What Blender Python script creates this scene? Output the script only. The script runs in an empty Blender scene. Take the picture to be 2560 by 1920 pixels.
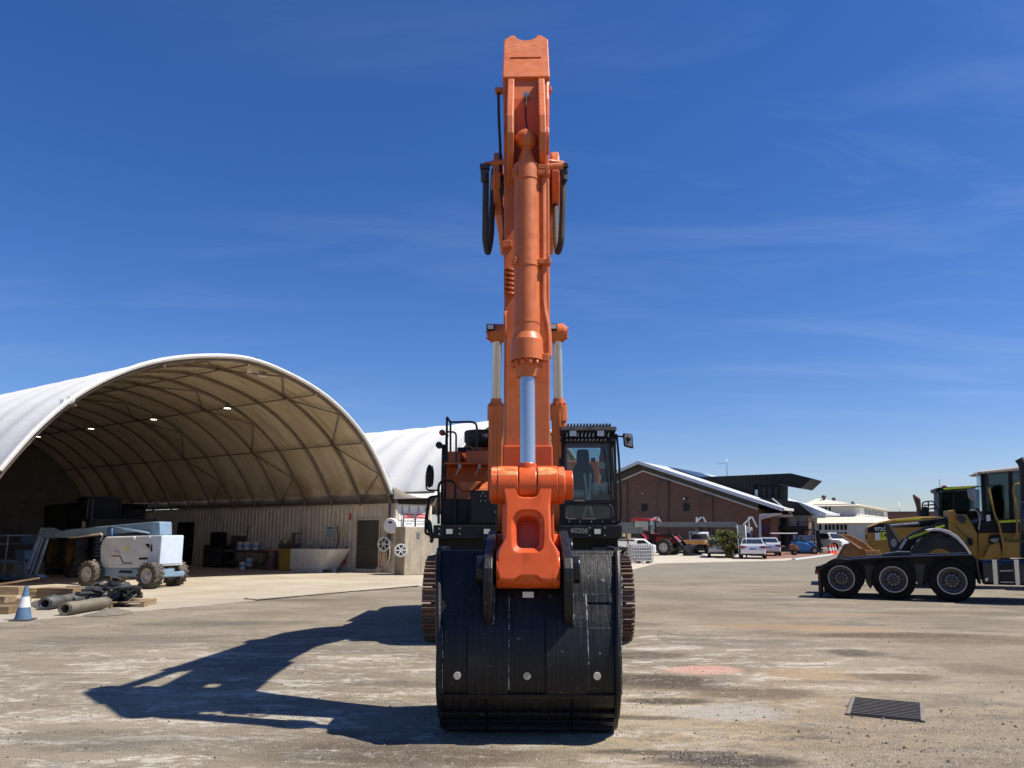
import bpy, math, random
from mathutils import Vector, Matrix
R = math.radians
random.seed(7)
scene = bpy.context.scene
col = scene.collection

# ---------------------------------------------------------------- camera
FPX, HOR, EYE = 1924.0, 1332.0, 1.7          # focal length and horizon row (photo pixels), eye height
PIT = math.atan((HOR - 960) / FPX)
cam_d = bpy.data.cameras.new('camera')
cam_d.sensor_width = 36.0
cam_d.lens = 36.0 * FPX / 2560
cam_d.clip_end = 3000
cam = bpy.data.objects.new('camera', cam_d)
cam.location = (0, 0, EYE)
cam.rotation_euler = (math.pi / 2 + PIT, 0, 0)
col.objects.link(cam)
scene.camera = cam

# ---------------------------------------------------------------- sky, sun, exposure
SUN = Vector((0.632, -0.125, 1.0)).normalized()      # towards the sun: high on the right
sun_el = math.asin(SUN.z)
sun_az = math.atan2(SUN.x, SUN.y)
world = bpy.data.worlds.new('World')
scene.world = world
world.use_nodes = True
wn, wl = world.node_tree.nodes, world.node_tree.links
wn.clear()
w_out = wn.new('ShaderNodeOutputWorld')
w_bg = wn.new('ShaderNodeBackground')
w_bg.inputs[1].default_value = 0.082
sky = wn.new('ShaderNodeTexSky')
sky.sky_type = 'NISHITA'
sky.sun_disc = False
sky.sun_elevation = sun_el
sky.sun_rotation = sun_az
sky.altitude = 0
sky.air_density = 1.0
sky.dust_density = 0.25
sky.ozone_density = 2.0
hs = wn.new('ShaderNodeHueSaturation')
hs.inputs['Saturation'].default_value = 1.30
wl.new(sky.outputs[0], hs.inputs['Color'])
tint = wn.new('ShaderNodeMixRGB'); tint.blend_type = 'MULTIPLY'; tint.inputs[0].default_value = 1.0
tint.inputs[2].default_value = (.77, .815, 1.11, 1)          # clear inland sky: deeper, bluer
wl.new(hs.outputs[0], tint.inputs[1])
# thin cirrus, from the view direction
tc = wn.new('ShaderNodeTexCoord')
sep = wn.new('ShaderNodeSeparateXYZ')
wl.new(tc.outputs['Generated'], sep.inputs[0])
def wmath(op, a, b=None, clamp=False):
    n = wn.new('ShaderNodeMath'); n.operation = op; n.use_clamp = clamp
    for i, v in enumerate((a, b)):
        if v is None: continue
        if isinstance(v, (int, float)): n.inputs[i].default_value = v
        else: wl.new(v, n.inputs[i])
    return n.outputs[0]
zz = wmath('MAXIMUM', wmath('ADD', sep.outputs[2], 0.12), 0.05)
cxx = wmath('DIVIDE', sep.outputs[0], zz)
cyy = wmath('DIVIDE', sep.outputs[1], zz)
cmb = wn.new('ShaderNodeCombineXYZ')
wl.new(cxx, cmb.inputs[0]); wl.new(cyy, cmb.inputs[1])
mp = wn.new('ShaderNodeMapping')
mp.inputs['Rotation'].default_value = (0, 0, R(-35))
mp.inputs['Scale'].default_value = (0.55, 2.0, 1)
wl.new(cmb.outputs[0], mp.inputs[0])
nz = wn.new('ShaderNodeTexNoise')
nz.inputs['Scale'].default_value = 1.5; nz.inputs['Detail'].default_value = 9
nz.inputs['Roughness'].default_value = 0.62; nz.inputs['Distortion'].default_value = 0.9
wl.new(mp.outputs[0], nz.inputs['Vector'])
nb = wn.new('ShaderNodeTexNoise')
nb.inputs['Scale'].default_value = 0.42; nb.inputs['Detail'].default_value = 2
mp2 = wn.new('ShaderNodeMapping'); mp2.inputs['Location'].default_value = (6.7, 0, 0)
wl.new(cmb.outputs[0], mp2.inputs[0]); wl.new(mp2.outputs[0], nb.inputs['Vector'])
c1 = wmath('MULTIPLY', wmath('SUBTRACT', nz.outputs[0], 0.47, True), 2.6, True)
c2 = wmath('MULTIPLY', wmath('SUBTRACT', nb.outputs[0], 0.44, True), 5.0, True)
cfac = wmath('MULTIPLY', wmath('MULTIPLY', c1, c2), 0.24, True)
cm = wn.new('ShaderNodeMixRGB')
cm.inputs[2].default_value = (5.6, 6.8, 8.8, 1)
wl.new(cfac, cm.inputs[0]); wl.new(tint.outputs[0], cm.inputs[1])
wl.new(cm.outputs[0], w_bg.inputs[0])
wl.new(w_bg.outputs[0], w_out.inputs[0])

sun_d = bpy.data.lights.new('sun', 'SUN')
sun_d.energy = 5.0
sun_d.angle = R(0.53)
sun_d.color = (1.0, 0.95, 0.86)
sun = bpy.data.objects.new('sun', sun_d)
sun.rotation_euler = (-SUN).to_track_quat('-Z', 'Y').to_euler()
sun.location = (20, -10, 40)
col.objects.link(sun)

vs = scene.view_settings
scene.display_settings.display_device = 'sRGB'
vs.view_transform = 'Standard'; vs.look = 'None'
vs.exposure = 0.45; vs.gamma = 1.0; vs.use_curve_mapping = False
scene.cycles.max_bounces = 7
scene.cycles.diffuse_bounces = 4
scene.cycles.glossy_bounces = 4
scene.cycles.transmission_bounces = 6
scene.cycles.transparent_max_bounces = 8
scene.cycles.caustics_reflective = False
scene.cycles.caustics_refractive = False
scene.cycles.use_denoising = True

# ---------------------------------------------------------------- photo pixel -> place
CP, SP = math.cos(PIT), math.sin(PIT)
def ray(px, py):
    xc = (px - 1280) / FPX; yc = -(py - 960) / FPX
    return xc, CP - SP * yc, SP + CP * yc
def G(px, py, z=0.0):
    d = ray(px, py); t = (z - EYE) / d[2]
    return Vector((d[0] * t, d[1] * t, z))
def AT(px, py, Y):
    d = ray(px, py); t = Y / d[1]
    return Vector((d[0] * t, Y, EYE + d[2] * t))

# ---------------------------------------------------------------- mesh helpers
class MB:
    def __init__(s): s.v = []; s.f = []; s.sm = []
    def add(s, vs_, fs, smooth=False):
        o = len(s.v); s.v += [tuple(v) for v in vs_]
        for f in fs: s.f.append(tuple(i + o for i in f)); s.sm.append(smooth)
        return s
    def bx(s, x0, x1, y0, y1, z0, z1, M=None):
        vs_ = [Vector((x, y, z)) for x in (x0, x1) for y in (y0, y1) for z in (z0, z1)]
        if M is not None: vs_ = [M @ v for v in vs_]
        return s.add(vs_, [(0,1,3,2), (4,6,7,5), (0,4,5,1), (2,3,7,6), (0,2,6,4), (1,5,7,3)])
    def box(s, c, d, M=None):
        if M is not None: M = Matrix.Translation(c) @ M; c = (0, 0, 0)
        return s.bx(c[0]-d[0]/2, c[0]+d[0]/2, c[1]-d[1]/2, c[1]+d[1]/2, c[2]-d[2]/2, c[2]+d[2]/2, M)
    def bar(s, p0, p1, w, h, up=(0, 0, 1)):
        """square bar from p0 to p1: w across, h along 'up'"""
        p0, p1 = Vector(p0), Vector(p1); d = (p1 - p0); L = d.length
        if L < 1e-6: return s
        d /= L; u = Vector(up)
        if abs(d.dot(u)) > .98: u = Vector((0, 1, 0)) if abs(d.y) < .9 else Vector((1, 0, 0))
        x = d.cross(u).normalized(); z = x.cross(d)
        M = Matrix(((x.x, d.x, z.x, p0.x), (x.y, d.y, z.y, p0.y), (x.z, d.z, z.z, p0.z), (0, 0, 0, 1)))
        return s.bx(-w/2, w/2, 0, L, -h/2, h/2, M)
    def cyl(s, p0, p1, r0, r1=None, n=16, cap=True, smooth=True):
        p0, p1 = Vector(p0), Vector(p1); r1 = r0 if r1 is None else r1
        d = (p1 - p0).normalized()
        u = Vector((0, 0, 1)) if abs(d.z) < .9 else Vector((1, 0, 0))
        x = d.cross(u).normalized(); y = d.cross(x)
        vs_ = []
        for p, r in ((p0, r0), (p1, r1)):
            for i in range(n):
                a = 2 * math.pi * i / n
                vs_.append(p + (x * math.cos(a) + y * math.sin(a)) * r)
        s.add(vs_, [(i, i + n, (i+1) % n + n, (i+1) % n) for i in range(n)], smooth)
        if cap:
            o = len(s.v) - 2 * n
            s.f.append(tuple(o + i for i in range(n))); s.sm.append(False)
            s.f.append(tuple(o + n + i for i in reversed(range(n)))); s.sm.append(False)
        return s
    def tube(s, pts, r, n=8, closed=False):
        pts = [Vector(p) for p in pts]; m = len(pts); ring = []; nrm = None
        for i, p in enumerate(pts):
            a = pts[i-1] if (i > 0 or closed) else p
            b = pts[(i+1) % m] if (i < m-1 or closed) else p
            t = (b - a).normalized()
            if nrm is None:
                u = Vector((0, 0, 1)) if abs(t.z) < .9 else Vector((1, 0, 0))
                nrm = t.cross(u).normalized()
            nrm = (nrm - t * nrm.dot(t)).normalized(); bi = t.cross(nrm)
            rr = r[i] if isinstance(r, (list, tuple)) else r
            ring.append([p + (nrm * math.cos(2*math.pi*k/n) + bi * math.sin(2*math.pi*k/n)) * rr for k in range(n)])
        fs = []
        for i in range(m if closed else m - 1):
            j = (i + 1) % m
            for k in range(n): fs.append((i*n+k, i*n+(k+1) % n, j*n+(k+1) % n, j*n+k))
        s.add([v for rg in ring for v in rg], fs, True)
        if not closed:
            o = len(s.v) - m * n
            s.f.append(tuple(o + k for k in reversed(range(n)))); s.sm.append(False)
            s.f.append(tuple(o + (m-1)*n + k for k in range(n))); s.sm.append(False)
        return s
    def prism(s, poly, axis, a, b, wf=None, smooth=False):
        """polygon (2D) extruded along axis from a to b. axis x: (y,z); y: (x,z); z: (x,y). wf(u,v): scale of a and b"""
        n = len(poly); vs_ = []
        for e in (a, b):
            for (u, v) in poly:
                k = e * (wf(u, v) if wf else 1)
                vs_.append((k, u, v) if axis == 'x' else (u, k, v) if axis == 'y' else (u, v, k))
        s.add(vs_, [(i, (i+1) % n, (i+1) % n + n, i + n) for i in range(n)], smooth)
        o = len(s.v) - 2 * n
        s.f.append(tuple(o + i for i in reversed(range(n)))); s.sm.append(False)
        s.f.append(tuple(o + n + i for i in range(n))); s.sm.append(False)
        return s
    def lathe(s, prof, c=(0, 0, 0), axis='z', n=24, cap=True, smooth=True):
        """prof: (radius, height) list"""
        vs_ = []
        for (r, h) in prof:
            for i in range(n):
                a = 2*math.pi*i/n; p, q = r*math.cos(a), r*math.sin(a)
                v = (p, q, h) if axis == 'z' else (h, p, q) if axis == 'x' else (q, h, p)
                vs_.append((c[0]+v[0], c[1]+v[1], c[2]+v[2]))
        m = len(prof)
        s.add(vs_, [(j*n+i, j*n+(i+1) % n, (j+1)*n+(i+1) % n, (j+1)*n+i) for j in range(m-1) for i in range(n)], smooth)
        if cap:
            o = len(s.v) - m*n
            s.f.append(tuple(o + i for i in reversed(range(n)))); s.sm.append(False)
            s.f.append(tuple(o + (m-1)*n + i for i in range(n))); s.sm.append(False)
        return s
    def ball(s, c, r, n=14, m=9, sc=(1, 1, 1)):
        pr = [(r*math.sin(math.pi*j/m) + 1e-5, -r*math.cos(math.pi*j/m)) for j in range(m+1)]
        k = len(s.v); s.lathe(pr, (0, 0, 0), 'z', n, False)
        for i in range(k, len(s.v)):
            v = s.v[i]; s.v[i] = (c[0]+v[0]*sc[0], c[1]+v[1]*sc[1], c[2]+v[2]*sc[2])
        return s
    def grid(s, rows, smooth=True, closed_u=False):
        m, n = len(rows), len(rows[0])
        fs = [(j*n+i, j*n+(i+1) % n, (j+1)*n+(i+1) % n, (j+1)*n+i) for j in range(m-1) for i in range(n if closed_u else n-1)]
        return s.add([v for r in rows for v in r], fs, smooth)
    def xf(s, M, start=0):
        for i in range(start, len(s.v)): s.v[i] = tuple(M @ Vector(s.v[i]))
        return s
    def build(s, name, mat, parent=None, bevel=0.0, seg=2, label=None, kind=None):
        me = bpy.data.meshes.new(name)
        me.from_pydata(s.v, [], s.f); me.update()
        me.polygons.foreach_set('use_smooth', s.sm)
        # outward normals
        import bmesh
        bm = bmesh.new(); bm.from_mesh(me)
        bmesh.ops.recalc_face_normals(bm, faces=bm.faces[:])
        if any(s.sm):
            for e_ in bm.edges:
                if len(e_.link_faces) == 2 and e_.calc_face_angle(0) > .62: e_.smooth = False
        bm.to_mesh(me); bm.free()
        return mobj(name, me, mat, parent, bevel, seg, label, kind)
def mobj(name, me, mat, parent=None, bevel=0.0, seg=2, label=None, kind=None):
    o = bpy.data.objects.new(name, me); col.objects.link(o)
    if mat is not None and not me.materials: me.materials.append(mat)
    if parent is not None: o.parent = parent
    if bevel:
        b = o.modifiers.new('bevel', 'BEVEL'); b.width = bevel; b.segments = seg
        b.limit_method = 'ANGLE'; b.angle_limit = R(40)
    if label: o['label'] = label
    if kind: o['kind'] = kind
    return o
def part(name, mat, parent, bevel=0.0, **kw):
    """decorator-free helper: part('leg', M, root)(lambda m: m.bx(...))"""
    def go(fn):
        m = MB(); fn(m); return m.build(name, mat, parent, bevel, **kw)
    return go
def thing(name, label, cat, loc=(0, 0, 0), rz=0.0, group=None):
    o = bpy.data.objects.new(name, None); col.objects.link(o)
    o.empty_display_size = 0.3
    o.location = loc; o.rotation_euler = (0, 0, rz)
    tag(o, label, cat, group); return o
def tag(o, label, cat, group=None):
    o['label'] = label; o['category'] = cat
    if group: o['group'] = group
    return o
def struct(o): o['kind'] = 'structure'; return o
def dup(root, parent=None):
    c = root.copy(); col.objects.link(c); c.parent = parent
    for ch in list(root.children): dup(ch, c)
    return c
def arc(c, r, a0, a1, n=8):
    return [(c[0] + r*math.cos(R(a0 + (a1-a0)*i/n)), c[1] + r*math.sin(R(a0 + (a1-a0)*i/n))) for i in range(n+1)]
def rnd(pts, r, k=5, closed=False):
    """round the corners of a polyline"""
    pts = [Vector(p) for p in pts]; out = []; m = len(pts)
    for i, p in enumerate(pts):
        if not closed and i in (0, m-1): out.append(p); continue
        a, b = pts[i-1], pts[(i+1) % m]
        d0, d1 = (a - p), (b - p); q = min(r, d0.length*.48, d1.length*.48)
        s0, s1 = p + d0.normalized()*q, p + d1.normalized()*q
        for j in range(k+1):
            t = j/k; out.append(s0*(1-t)**2 + p*2*t*(1-t) + s1*t*t)
    return out
def rpoly(poly, r, k=4):
    return [(v.x, v.y) for v in rnd([(p[0], p[1], 0) for p in poly], r, k, True)]
def text_mesh(s, size, mat, parent, M, name='lettering', thick=0.004, align='CENTER', offset=0.0, sx=1.0):
    cu = bpy.data.curves.new(name, 'FONT'); cu.body = s; cu.size = size
    cu.extrude = thick; cu.align_x = align; cu.align_y = 'CENTER'; cu.offset = offset
    t = bpy.data.objects.new('tmp_text', cu); col.objects.link(t)
    bpy.context.view_layer.update()
    me = bpy.data.meshes.new_from_object(t.evaluated_get(bpy.context.evaluated_depsgraph_get()))
    bpy.data.objects.remove(t); bpy.data.curves.remove(cu)
    me.transform(Matrix.Diagonal((sx, 1, 1, 1))); me.materials.clear()
    o = mobj(name, me, mat, parent); o.matrix_local = M
    return o
FACE_Y = Matrix.Rotation(R(90), 4, 'X')      # text in the local xz plane, read from -y

# ---------------------------------------------------------------- materials
class NT:
    def __init__(s, name):
        s.m = bpy.data.materials.new(name); s.m.use_nodes = True
        s.n, s.l = s.m.node_tree.nodes, s.m.node_tree.links
        s.b = s.n['Principled BSDF']; s.out = s.n['Material Output']
        g = s.n.new('ShaderNodeNewGeometry'); s.pos = g.outputs['Position']; s.nrm = g.outputs['Normal']
        s._obj = None
    @property
    def obj(s):
        if s._obj is None: s._obj = s.n.new('ShaderNodeTexCoord').outputs['Object']
        return s._obj
    def put(s, sock, v):
        if v is None: return
        if hasattr(v, 'is_linked') or hasattr(v, 'links'): s.l.new(v, sock)
        elif isinstance(v, (tuple, list)) and len(v) == 3 and sock.type == 'RGBA': sock.default_value = (*v, 1)
        else: sock.default_value = v
    def math(s, op, a, b=None, clamp=False):
        n = s.n.new('ShaderNodeMath'); n.operation = op; n.use_clamp = clamp
        s.put(n.inputs[0], a); s.put(n.inputs[1], b); return n.outputs[0]
    def map(s, vec, scale=(1, 1, 1), rot=(0, 0, 0), loc=(0, 0, 0)):
        n = s.n.new('ShaderNodeMapping'); s.l.new(vec, n.inputs[0])
        n.inputs['Scale'].default_value = scale; n.inputs['Rotation'].default_value = rot; n.inputs['Location'].default_value = loc
        return n.outputs[0]
    def noise(s, vec, scale, detail=4, rough=.55, dist=0):
        n = s.n.new('ShaderNodeTexNoise'); s.l.new(vec, n.inputs['Vector'])
        n.inputs['Scale'].default_value = scale; n.inputs['Detail'].default_value = detail
        n.inputs['Roughness'].default_value = rough; n.inputs['Distortion'].default_value = dist
        return n.outputs[0]
    def voro(s, vec, scale, feat='F1'):
        n = s.n.new('ShaderNodeTexVoronoi'); n.feature = feat; s.l.new(vec, n.inputs['Vector']); n.inputs['Scale'].default_value = scale
        return n
    def step(s, x, lo, hi, a=0.0, b=1.0):
        n = s.n.new('ShaderNodeMapRange'); n.interpolation_type = 'SMOOTHSTEP'; s.put(n.inputs[0], x)
        n.inputs[1].default_value = lo; n.inputs[2].default_value = hi; n.inputs[3].default_value = a; n.inputs[4].default_value = b
        return n.outputs[0]
    def mix(s, f, a, b, mode='MIX'):
        n = s.n.new('ShaderNodeMixRGB'); n.blend_type = mode
        s.put(n.inputs[0], f); s.put(n.inputs[1], a); s.put(n.inputs[2], b); return n.outputs[0]
    def sep(s, vec):
        n = s.n.new('ShaderNodeSeparateXYZ'); s.l.new(vec, n.inputs[0]); return n.outputs
    def bump(s, h, strength=.3, dist=.01):
        n = s.n.new('ShaderNodeBump'); n.inputs['Strength'].default_value = strength; n.inputs['Distance'].default_value = dist
        s.l.new(h, n.inputs['Height']); s.l.new(n.outputs[0], s.b.inputs['Normal'])
    def set(s, **kw):
        names = {'color': 'Base Color', 'rough': 'Roughness', 'metal': 'Metallic', 'spec': 'Specular IOR Level', 'alpha': 'Alpha',
                 'trans': 'Transmission Weight', 'coat': 'Coat Weight', 'emis': 'Emission Color', 'estr': 'Emission Strength', 'ior': 'IOR'}
        for k, v in kw.items(): s.put(s.b.inputs[names[k]], v)
        return s.m
def paint(name, c, rough=.45, metal=0.0, var=.18, vs_=1.3, dust=0.0, dustc=(.33, .27, .2), coat=0.0, chips=0.0, chipc=(.12, .07, .045), bump=0.0, bs=40, streak=0.0, spec=.5):
    t = NT(name)
    n1 = t.noise(t.pos, vs_, 5, .6); n2 = t.noise(t.pos, vs_*9, 4, .6)
    k = t.math('ADD', t.math('MULTIPLY', n1, .7), t.math('MULTIPLY', n2, .3))
    dark = tuple(x*(1-var) for x in c); lite = tuple(min(1, x*(1+var)) for x in c)
    colr = t.mix(t.step(k, .32, .68), dark, lite)
    if streak:
        st = t.noise(t.map(t.pos, (14, 14, .7)), 1.0, 3, .6)
        colr = t.mix(t.math('MULTIPLY', t.step(st, .52, .72), streak), colr, tuple(x*.45 for x in c))
    if chips:
        ch = t.noise(t.pos, 7, 8, .72); colr = t.mix(t.math('MULTIPLY', t.step(ch, .60, .66), chips), colr, chipc)
    if dust:
        up = t.step(t.sep(t.nrm)[2], -.2, 1.0, .25, 1.0)
        dn = t.step(t.noise(t.pos, 2.3, 6, .65), .35, .72)
        colr = t.mix(t.math('MULTIPLY', t.math('MULTIPLY', up, dn), dust), colr, dustc)
    t.set(color=colr, rough=t.step(n2, .25, .75, max(0.03, rough-.09), min(1, rough+.1)), metal=metal, spec=spec)
    if coat: t.set(coat=coat)
    if bump: t.bump(t.noise(t.pos, bs, 4, .6), bump, .004)
    return t.m
def glass(name, tint=(.6, .7, .68), a=.35, rough=.03):
    t = NT(name)
    # thin pane: clear with a reflecting surface
    tr = t.n.new('ShaderNodeBsdfTransparent'); tr.inputs[0].default_value = (*tint, 1)
    gl = t.n.new('ShaderNodeBsdfGlossy'); gl.inputs['Roughness'].default_value = rough
    fr = t.n.new('ShaderNodeFresnel'); fr.inputs[0].default_value = 1.5
    fac = t.math('ADD', t.math('MINIMUM', fr.outputs[0], .16), a*.12, True)
    mx = t.n.new('ShaderNodeMixShader'); t.l.new(fac, mx.inputs[0]); t.l.new(tr.outputs[0], mx.inputs[1]); t.l.new(gl.outputs[0], mx.inputs[2])
    t.l.new(mx.outputs[0], t.out.inputs[0]); return t.m

M = {}
M['orange'] = paint('orange_paint', (.56, .135, .030), .45, var=.16, dust=.32, dustc=(.40, .24, .14), chips=.22, chipc=(.22, .06, .025), streak=.28)
M['orange_new'] = paint('fresh_orange_paint', (.64, .090, .009), .38, var=.10, dust=.10, streak=.5, chips=.12, chipc=(.20, .05, .02))
M['black'] = paint('black_paint', (.007, .007, .008), .45, var=.3, dust=.04, dustc=(.16, .15, .13), spec=.28)
M['black_gloss'] = paint('black_gloss', (.006, .006, .007), .28, var=.2, dust=.02, spec=.4)
M['rubber'] = paint('rubber', (.022, .021, .020), .78, var=.35, dust=.28, dustc=(.2, .17, .13), bump=.4, bs=60)
M['tyre_dusty'] = paint('dusty_tyre', (.055, .048, .04), .85, var=.3, dust=.75, dustc=(.27, .22, .16), bump=.4, bs=60)
M['chrome'] = NT('chrome').set(color=(.58, .59, .57), rough=.17, metal=.72, coat=.5)
M['steel'] = paint('steel', (.33, .32, .31), .42, .8, var=.2, dust=.15)
M['dark_steel'] = paint('dark_steel', (.05, .05, .052), .5, .4, var=.3, dust=.15)
M['rust_steel'] = paint('rusty_track_steel', (.115, .066, .046), .62, .35, var=.3, dust=.35, dustc=(.33, .25, .19), chips=.5, chipc=(.22, .2, .18), bump=.3)
M['grey_hose'] = paint('hose_sleeve', (.035, .033, .030), .75, var=.4, vs_=6, dust=.25, bump=.6, bs=90)
M['glass'] = glass('clear_glass', (.74, .80, .79), 0.0)
M['glass_dark'] = glass('tinted_glass', (.20, .24, .25), .15)
M['white'] = paint('white_paint', (.72, .71, .68), .5, var=.06, dust=.25, dustc=(.45, .38, .29))
M['white_clean'] = paint('clean_white', (.78, .77, .74), .35, var=.03)
M['lens'] = paint('lamp_lens', (.55, .55, .52), .12, .2, var=.05)
M['red'] = paint('red_paint', (.45, .02, .02), .35, var=.12)
M['red_lens'] = paint('red_lens', (.28, .012, .012), .2, var=.1)
M['seat'] = paint('seat_cloth', (.03, .032, .036), .8, var=.2)
M['interior'] = paint('grey_interior', (.10, .10, .10), .6, var=.2)
M['film'] = paint('plastic_film', (.62, .63, .62), .2, var=.15, vs_=6)
M['scratch'] = paint('grey_marker', (.30, .29, .26), .6, var=.1)
# ================================================================ ground and setting
def ground_mat():
    t = NT('asphalt_yard'); P = t.pos
    warp = t.n.new('ShaderNodeVectorMath'); warp.operation = 'ADD'
    wn_ = t.n.new('ShaderNodeTexNoise'); wn_.inputs['Scale'].default_value = .9; wn_.inputs['Detail'].default_value = 5
    t.l.new(P, wn_.inputs['Vector'])
    sc_ = t.n.new('ShaderNodeVectorMath'); sc_.operation = 'MULTIPLY_ADD'
    t.l.new(wn_.outputs['Color'], sc_.inputs[0]); sc_.inputs[1].default_value = (.9, .40, 0); sc_.inputs[2].default_value = (-.45, -.20, 0)
    t.l.new(P, warp.inputs[0]); t.l.new(sc_.outputs[0], warp.inputs[1]); W = warp.outputs[0]
    def ell(px, py, rx, ry, soft=.5, rot=0, vec=W):
        c = G(px, py); n = t.n.new('ShaderNodeMapping'); n.vector_type = 'TEXTURE'
        t.l.new(vec, n.inputs[0]); n.inputs['Location'].default_value = (c.x, c.y, 0)
        n.inputs['Rotation'].default_value = (0, 0, R(rot)); n.inputs['Scale'].default_value = (rx, ry, 1000)
        ln = t.n.new('ShaderNodeVectorMath'); ln.operation = 'LENGTH'; t.l.new(n.outputs[0], ln.inputs[0])
        return t.step(ln.outputs['Value'], 1 - soft, 1 + soft*.5, 1, 0)
    fine = t.noise(P, 55, 3, .7); mid = t.noise(P, 6, 6, .65); big = t.noise(P, .35, 5, .6)
    vo = t.voro(P, 75); agg = vo.outputs['Distance']
    base = t.mix(t.step(big, .35, .65), (.225, .195, .15), (.325, .285, .225))
    s0 = t.math('ADD', t.math('MULTIPLY', mid, .6), t.math('MULTIPLY', t.noise(t.map(P, (6, 10, 1)), 1.0, 6, .72), .4))
    # worn tan dust in front and right
    sand_f = t.math('MULTIPLY', ell(1800, 1780, 3.6, 2.1, .7), t.step(s0, .42, .54))
    base = t.mix(t.math('MULTIPLY', sand_f, .85), base, (.43, .335, .215))
    base = t.mix(t.math('MULTIPLY', ell(2450, 1640, 3.4, 3.2, .6), .45), base, (.34, .275, .20))
    # pale dragged scuffs, lying across the view
    s1 = t.math('ADD', t.math('MULTIPLY', t.noise(t.map(P, (1.0, 2.6, 1), (0, 0, R(5))), 1.0, 10, .74, .5), .62), t.math('MULTIPLY', t.noise(t.map(P, (7, 16, 1)), 1.0, 8, .75, .3), .38))
    s2 = t.math('ADD', t.math('MULTIPLY', t.noise(t.map(P, (.45, 1.0, 1), (0, 0, R(-8))), 1.0, 9, .70, .6), .72), t.math('MULTIPLY', t.noise(t.map(P, (5, 11, 1)), 1.0, 8, .75), .28))
    near = t.math('MAXIMUM', ell(650, 1720, 6.5, 5.2, .6), ell(1720, 1640, 3.2, 3.8, .6))
    sc1 = t.math('MULTIPLY', t.step(s1, .505, .56), near)
    base = t.mix(t.math('MULTIPLY', sc1, .88), base, (.60, .57, .52))
    base = t.mix(t.math('MULTIPLY', t.step(s2, .515, .60), .55), base, (.14, .125, .108))
    base = t.mix(t.math('MULTIPLY', t.step(s2, .40, .47, 1, 0), .5), base, (.42, .37, .30))
    # tyre and track marks
    tw = t.n.new('ShaderNodeTexWave'); tw.bands_direction = 'Y'; tw.inputs['Scale'].default_value = .55; tw.inputs['Distortion'].default_value = 5
    tw.inputs['Detail'].default_value = 4; tw.inputs['Detail Scale'].default_value = .5; t.l.new(P, tw.inputs['Vector'])
    base = t.mix(t.math('MULTIPLY', t.step(tw.outputs['Fac'], .72, .96), t.math('MULTIPLY', t.step(mid, .4, .62), .32)), base, (.11, .10, .09))
    s4 = t.math('ADD', t.math('MULTIPLY', t.noise(t.map(P, (.8, 1.5, 1), (0, 0, R(12)), (7, 3, 0)), 1.0, 9, .72, .7), .7), t.math('MULTIPLY', t.noise(t.map(P, (8, 15, 1)), 1.0, 7, .75), .3))
    base = t.mix(t.math('MULTIPLY', t.step(s4, .545, .60), .42), base, (.125, .105, .082))
    base = t.mix(t.math('MULTIPLY', t.step(s4, .39, .45, 1, 0), .35), base, (.45, .385, .29))
    s3 = t.math('ADD', t.math('MULTIPLY', mid, .5), t.math('MULTIPLY', t.noise(t.map(P, (9, 20, 1)), 1.0, 7, .75), .5))
    # stains
    dk = (.085, .066, .048)
    for (px, py, rx, ry, a, c) in [
        (1630, 1700, .95, .22, .85, dk), (1720, 1716, .6, .12, .6, dk), (1640, 1752, .45, .10, .7, dk), (1590, 1795, .5, .05, .6, dk), (1650, 1885, .5, .05, .7, dk), (2050, 1840, .25, .04, .5, dk), (1880, 1735, .75, .18, .65, (.13, .10, .065)),
        (1600, 1640, .7, .2, .6, dk), (2140, 1632, .42, .22, .7, (.10, .085, .07)), (2230, 1692, .60, .13, .65, (.14, .105, .07)),
        (2230, 1588, 1.7, .22, .75, (.12, .085, .058)), (1560, 1560, .8, .25, .5, (.12, .10, .08)), (1900, 1610, 1.3, .3, .35, (.17, .15, .13)), (1930, 1500, 2.0, .3, .35, (.15, .135, .115)), (800, 1620, 1.4, .3, .35, (.15, .135, .115)), (300, 1600, 1.6, .4, .4, (.15, .135, .115)), (250, 1850, .9, .2, .4, (.12, .105, .09)), (780, 1850, .8, .15, .4, (.12, .10, .08)), (2440, 1600, 1.5, .35, .55, (.15, .11, .08)), (2330, 1532, 1.5, .22, .5, (.16, .12, .085)),
        (1930, 1566, 1.3, .25, .34, (.46, .28, .15)), (2110, 1574, 1.0, .22, .34, (.46, .28, .15)), (2090, 1538, 1.4, .2, .28, (.44, .28, .16)), (2010, 1685, .6, .25, .4, (.42, .28, .14)),
        (1850, 1905, .55, .10, .75, (.07, .055, .05)), (1000, 1885, 1.1, .22, .6, dk), (640, 1478, 1.0, .3, .35, dk),
        (720, 1500, 1.2, .25, .35, dk), (1000, 1710, .55, .12, .5, (.13, .11, .09)), (480, 1560, 1.5, .25, .4, (.12, .11, .1)),
        (1820, 1780, .6, .2, .5, (.42, .42, .42)), (620, 1660, .8, .4, .4, (.10, .095, .09)), (2440, 1672, .6, .25, .4, (.14, .11, .08))]:
        base = t.mix(t.math('MULTIPLY', t.math('MULTIPLY', ell(px, py, rx*1.1, ry*1.85, .45), t.step(s3, .36, .50)), min(1, a*1.3)), base, c)
    pk = t.math('MULTIPLY', ell(1765, 1675, .55, .33, .22), t.step(t.noise(P, 16, 5, .7), .36, .48))
    base = t.mix(t.math('MULTIPLY', pk, .75), base, (.70, .39, .33))
    # far end of the yard is plain bitumen
    far = t.step(t.sep(P)[1], 24, 40)
    base = t.mix(t.math('MULTIPLY', far, .6), base, t.mix(t.step(s2, .35, .65), (.21, .195, .17), (.28, .26, .225)))
    # aggregate: little stones, strongest on the bare bitumen at the right
    bare = t.math('MAXIMUM', ell(2350, 1850, 1.7, 1.5, .5), .35)
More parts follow.
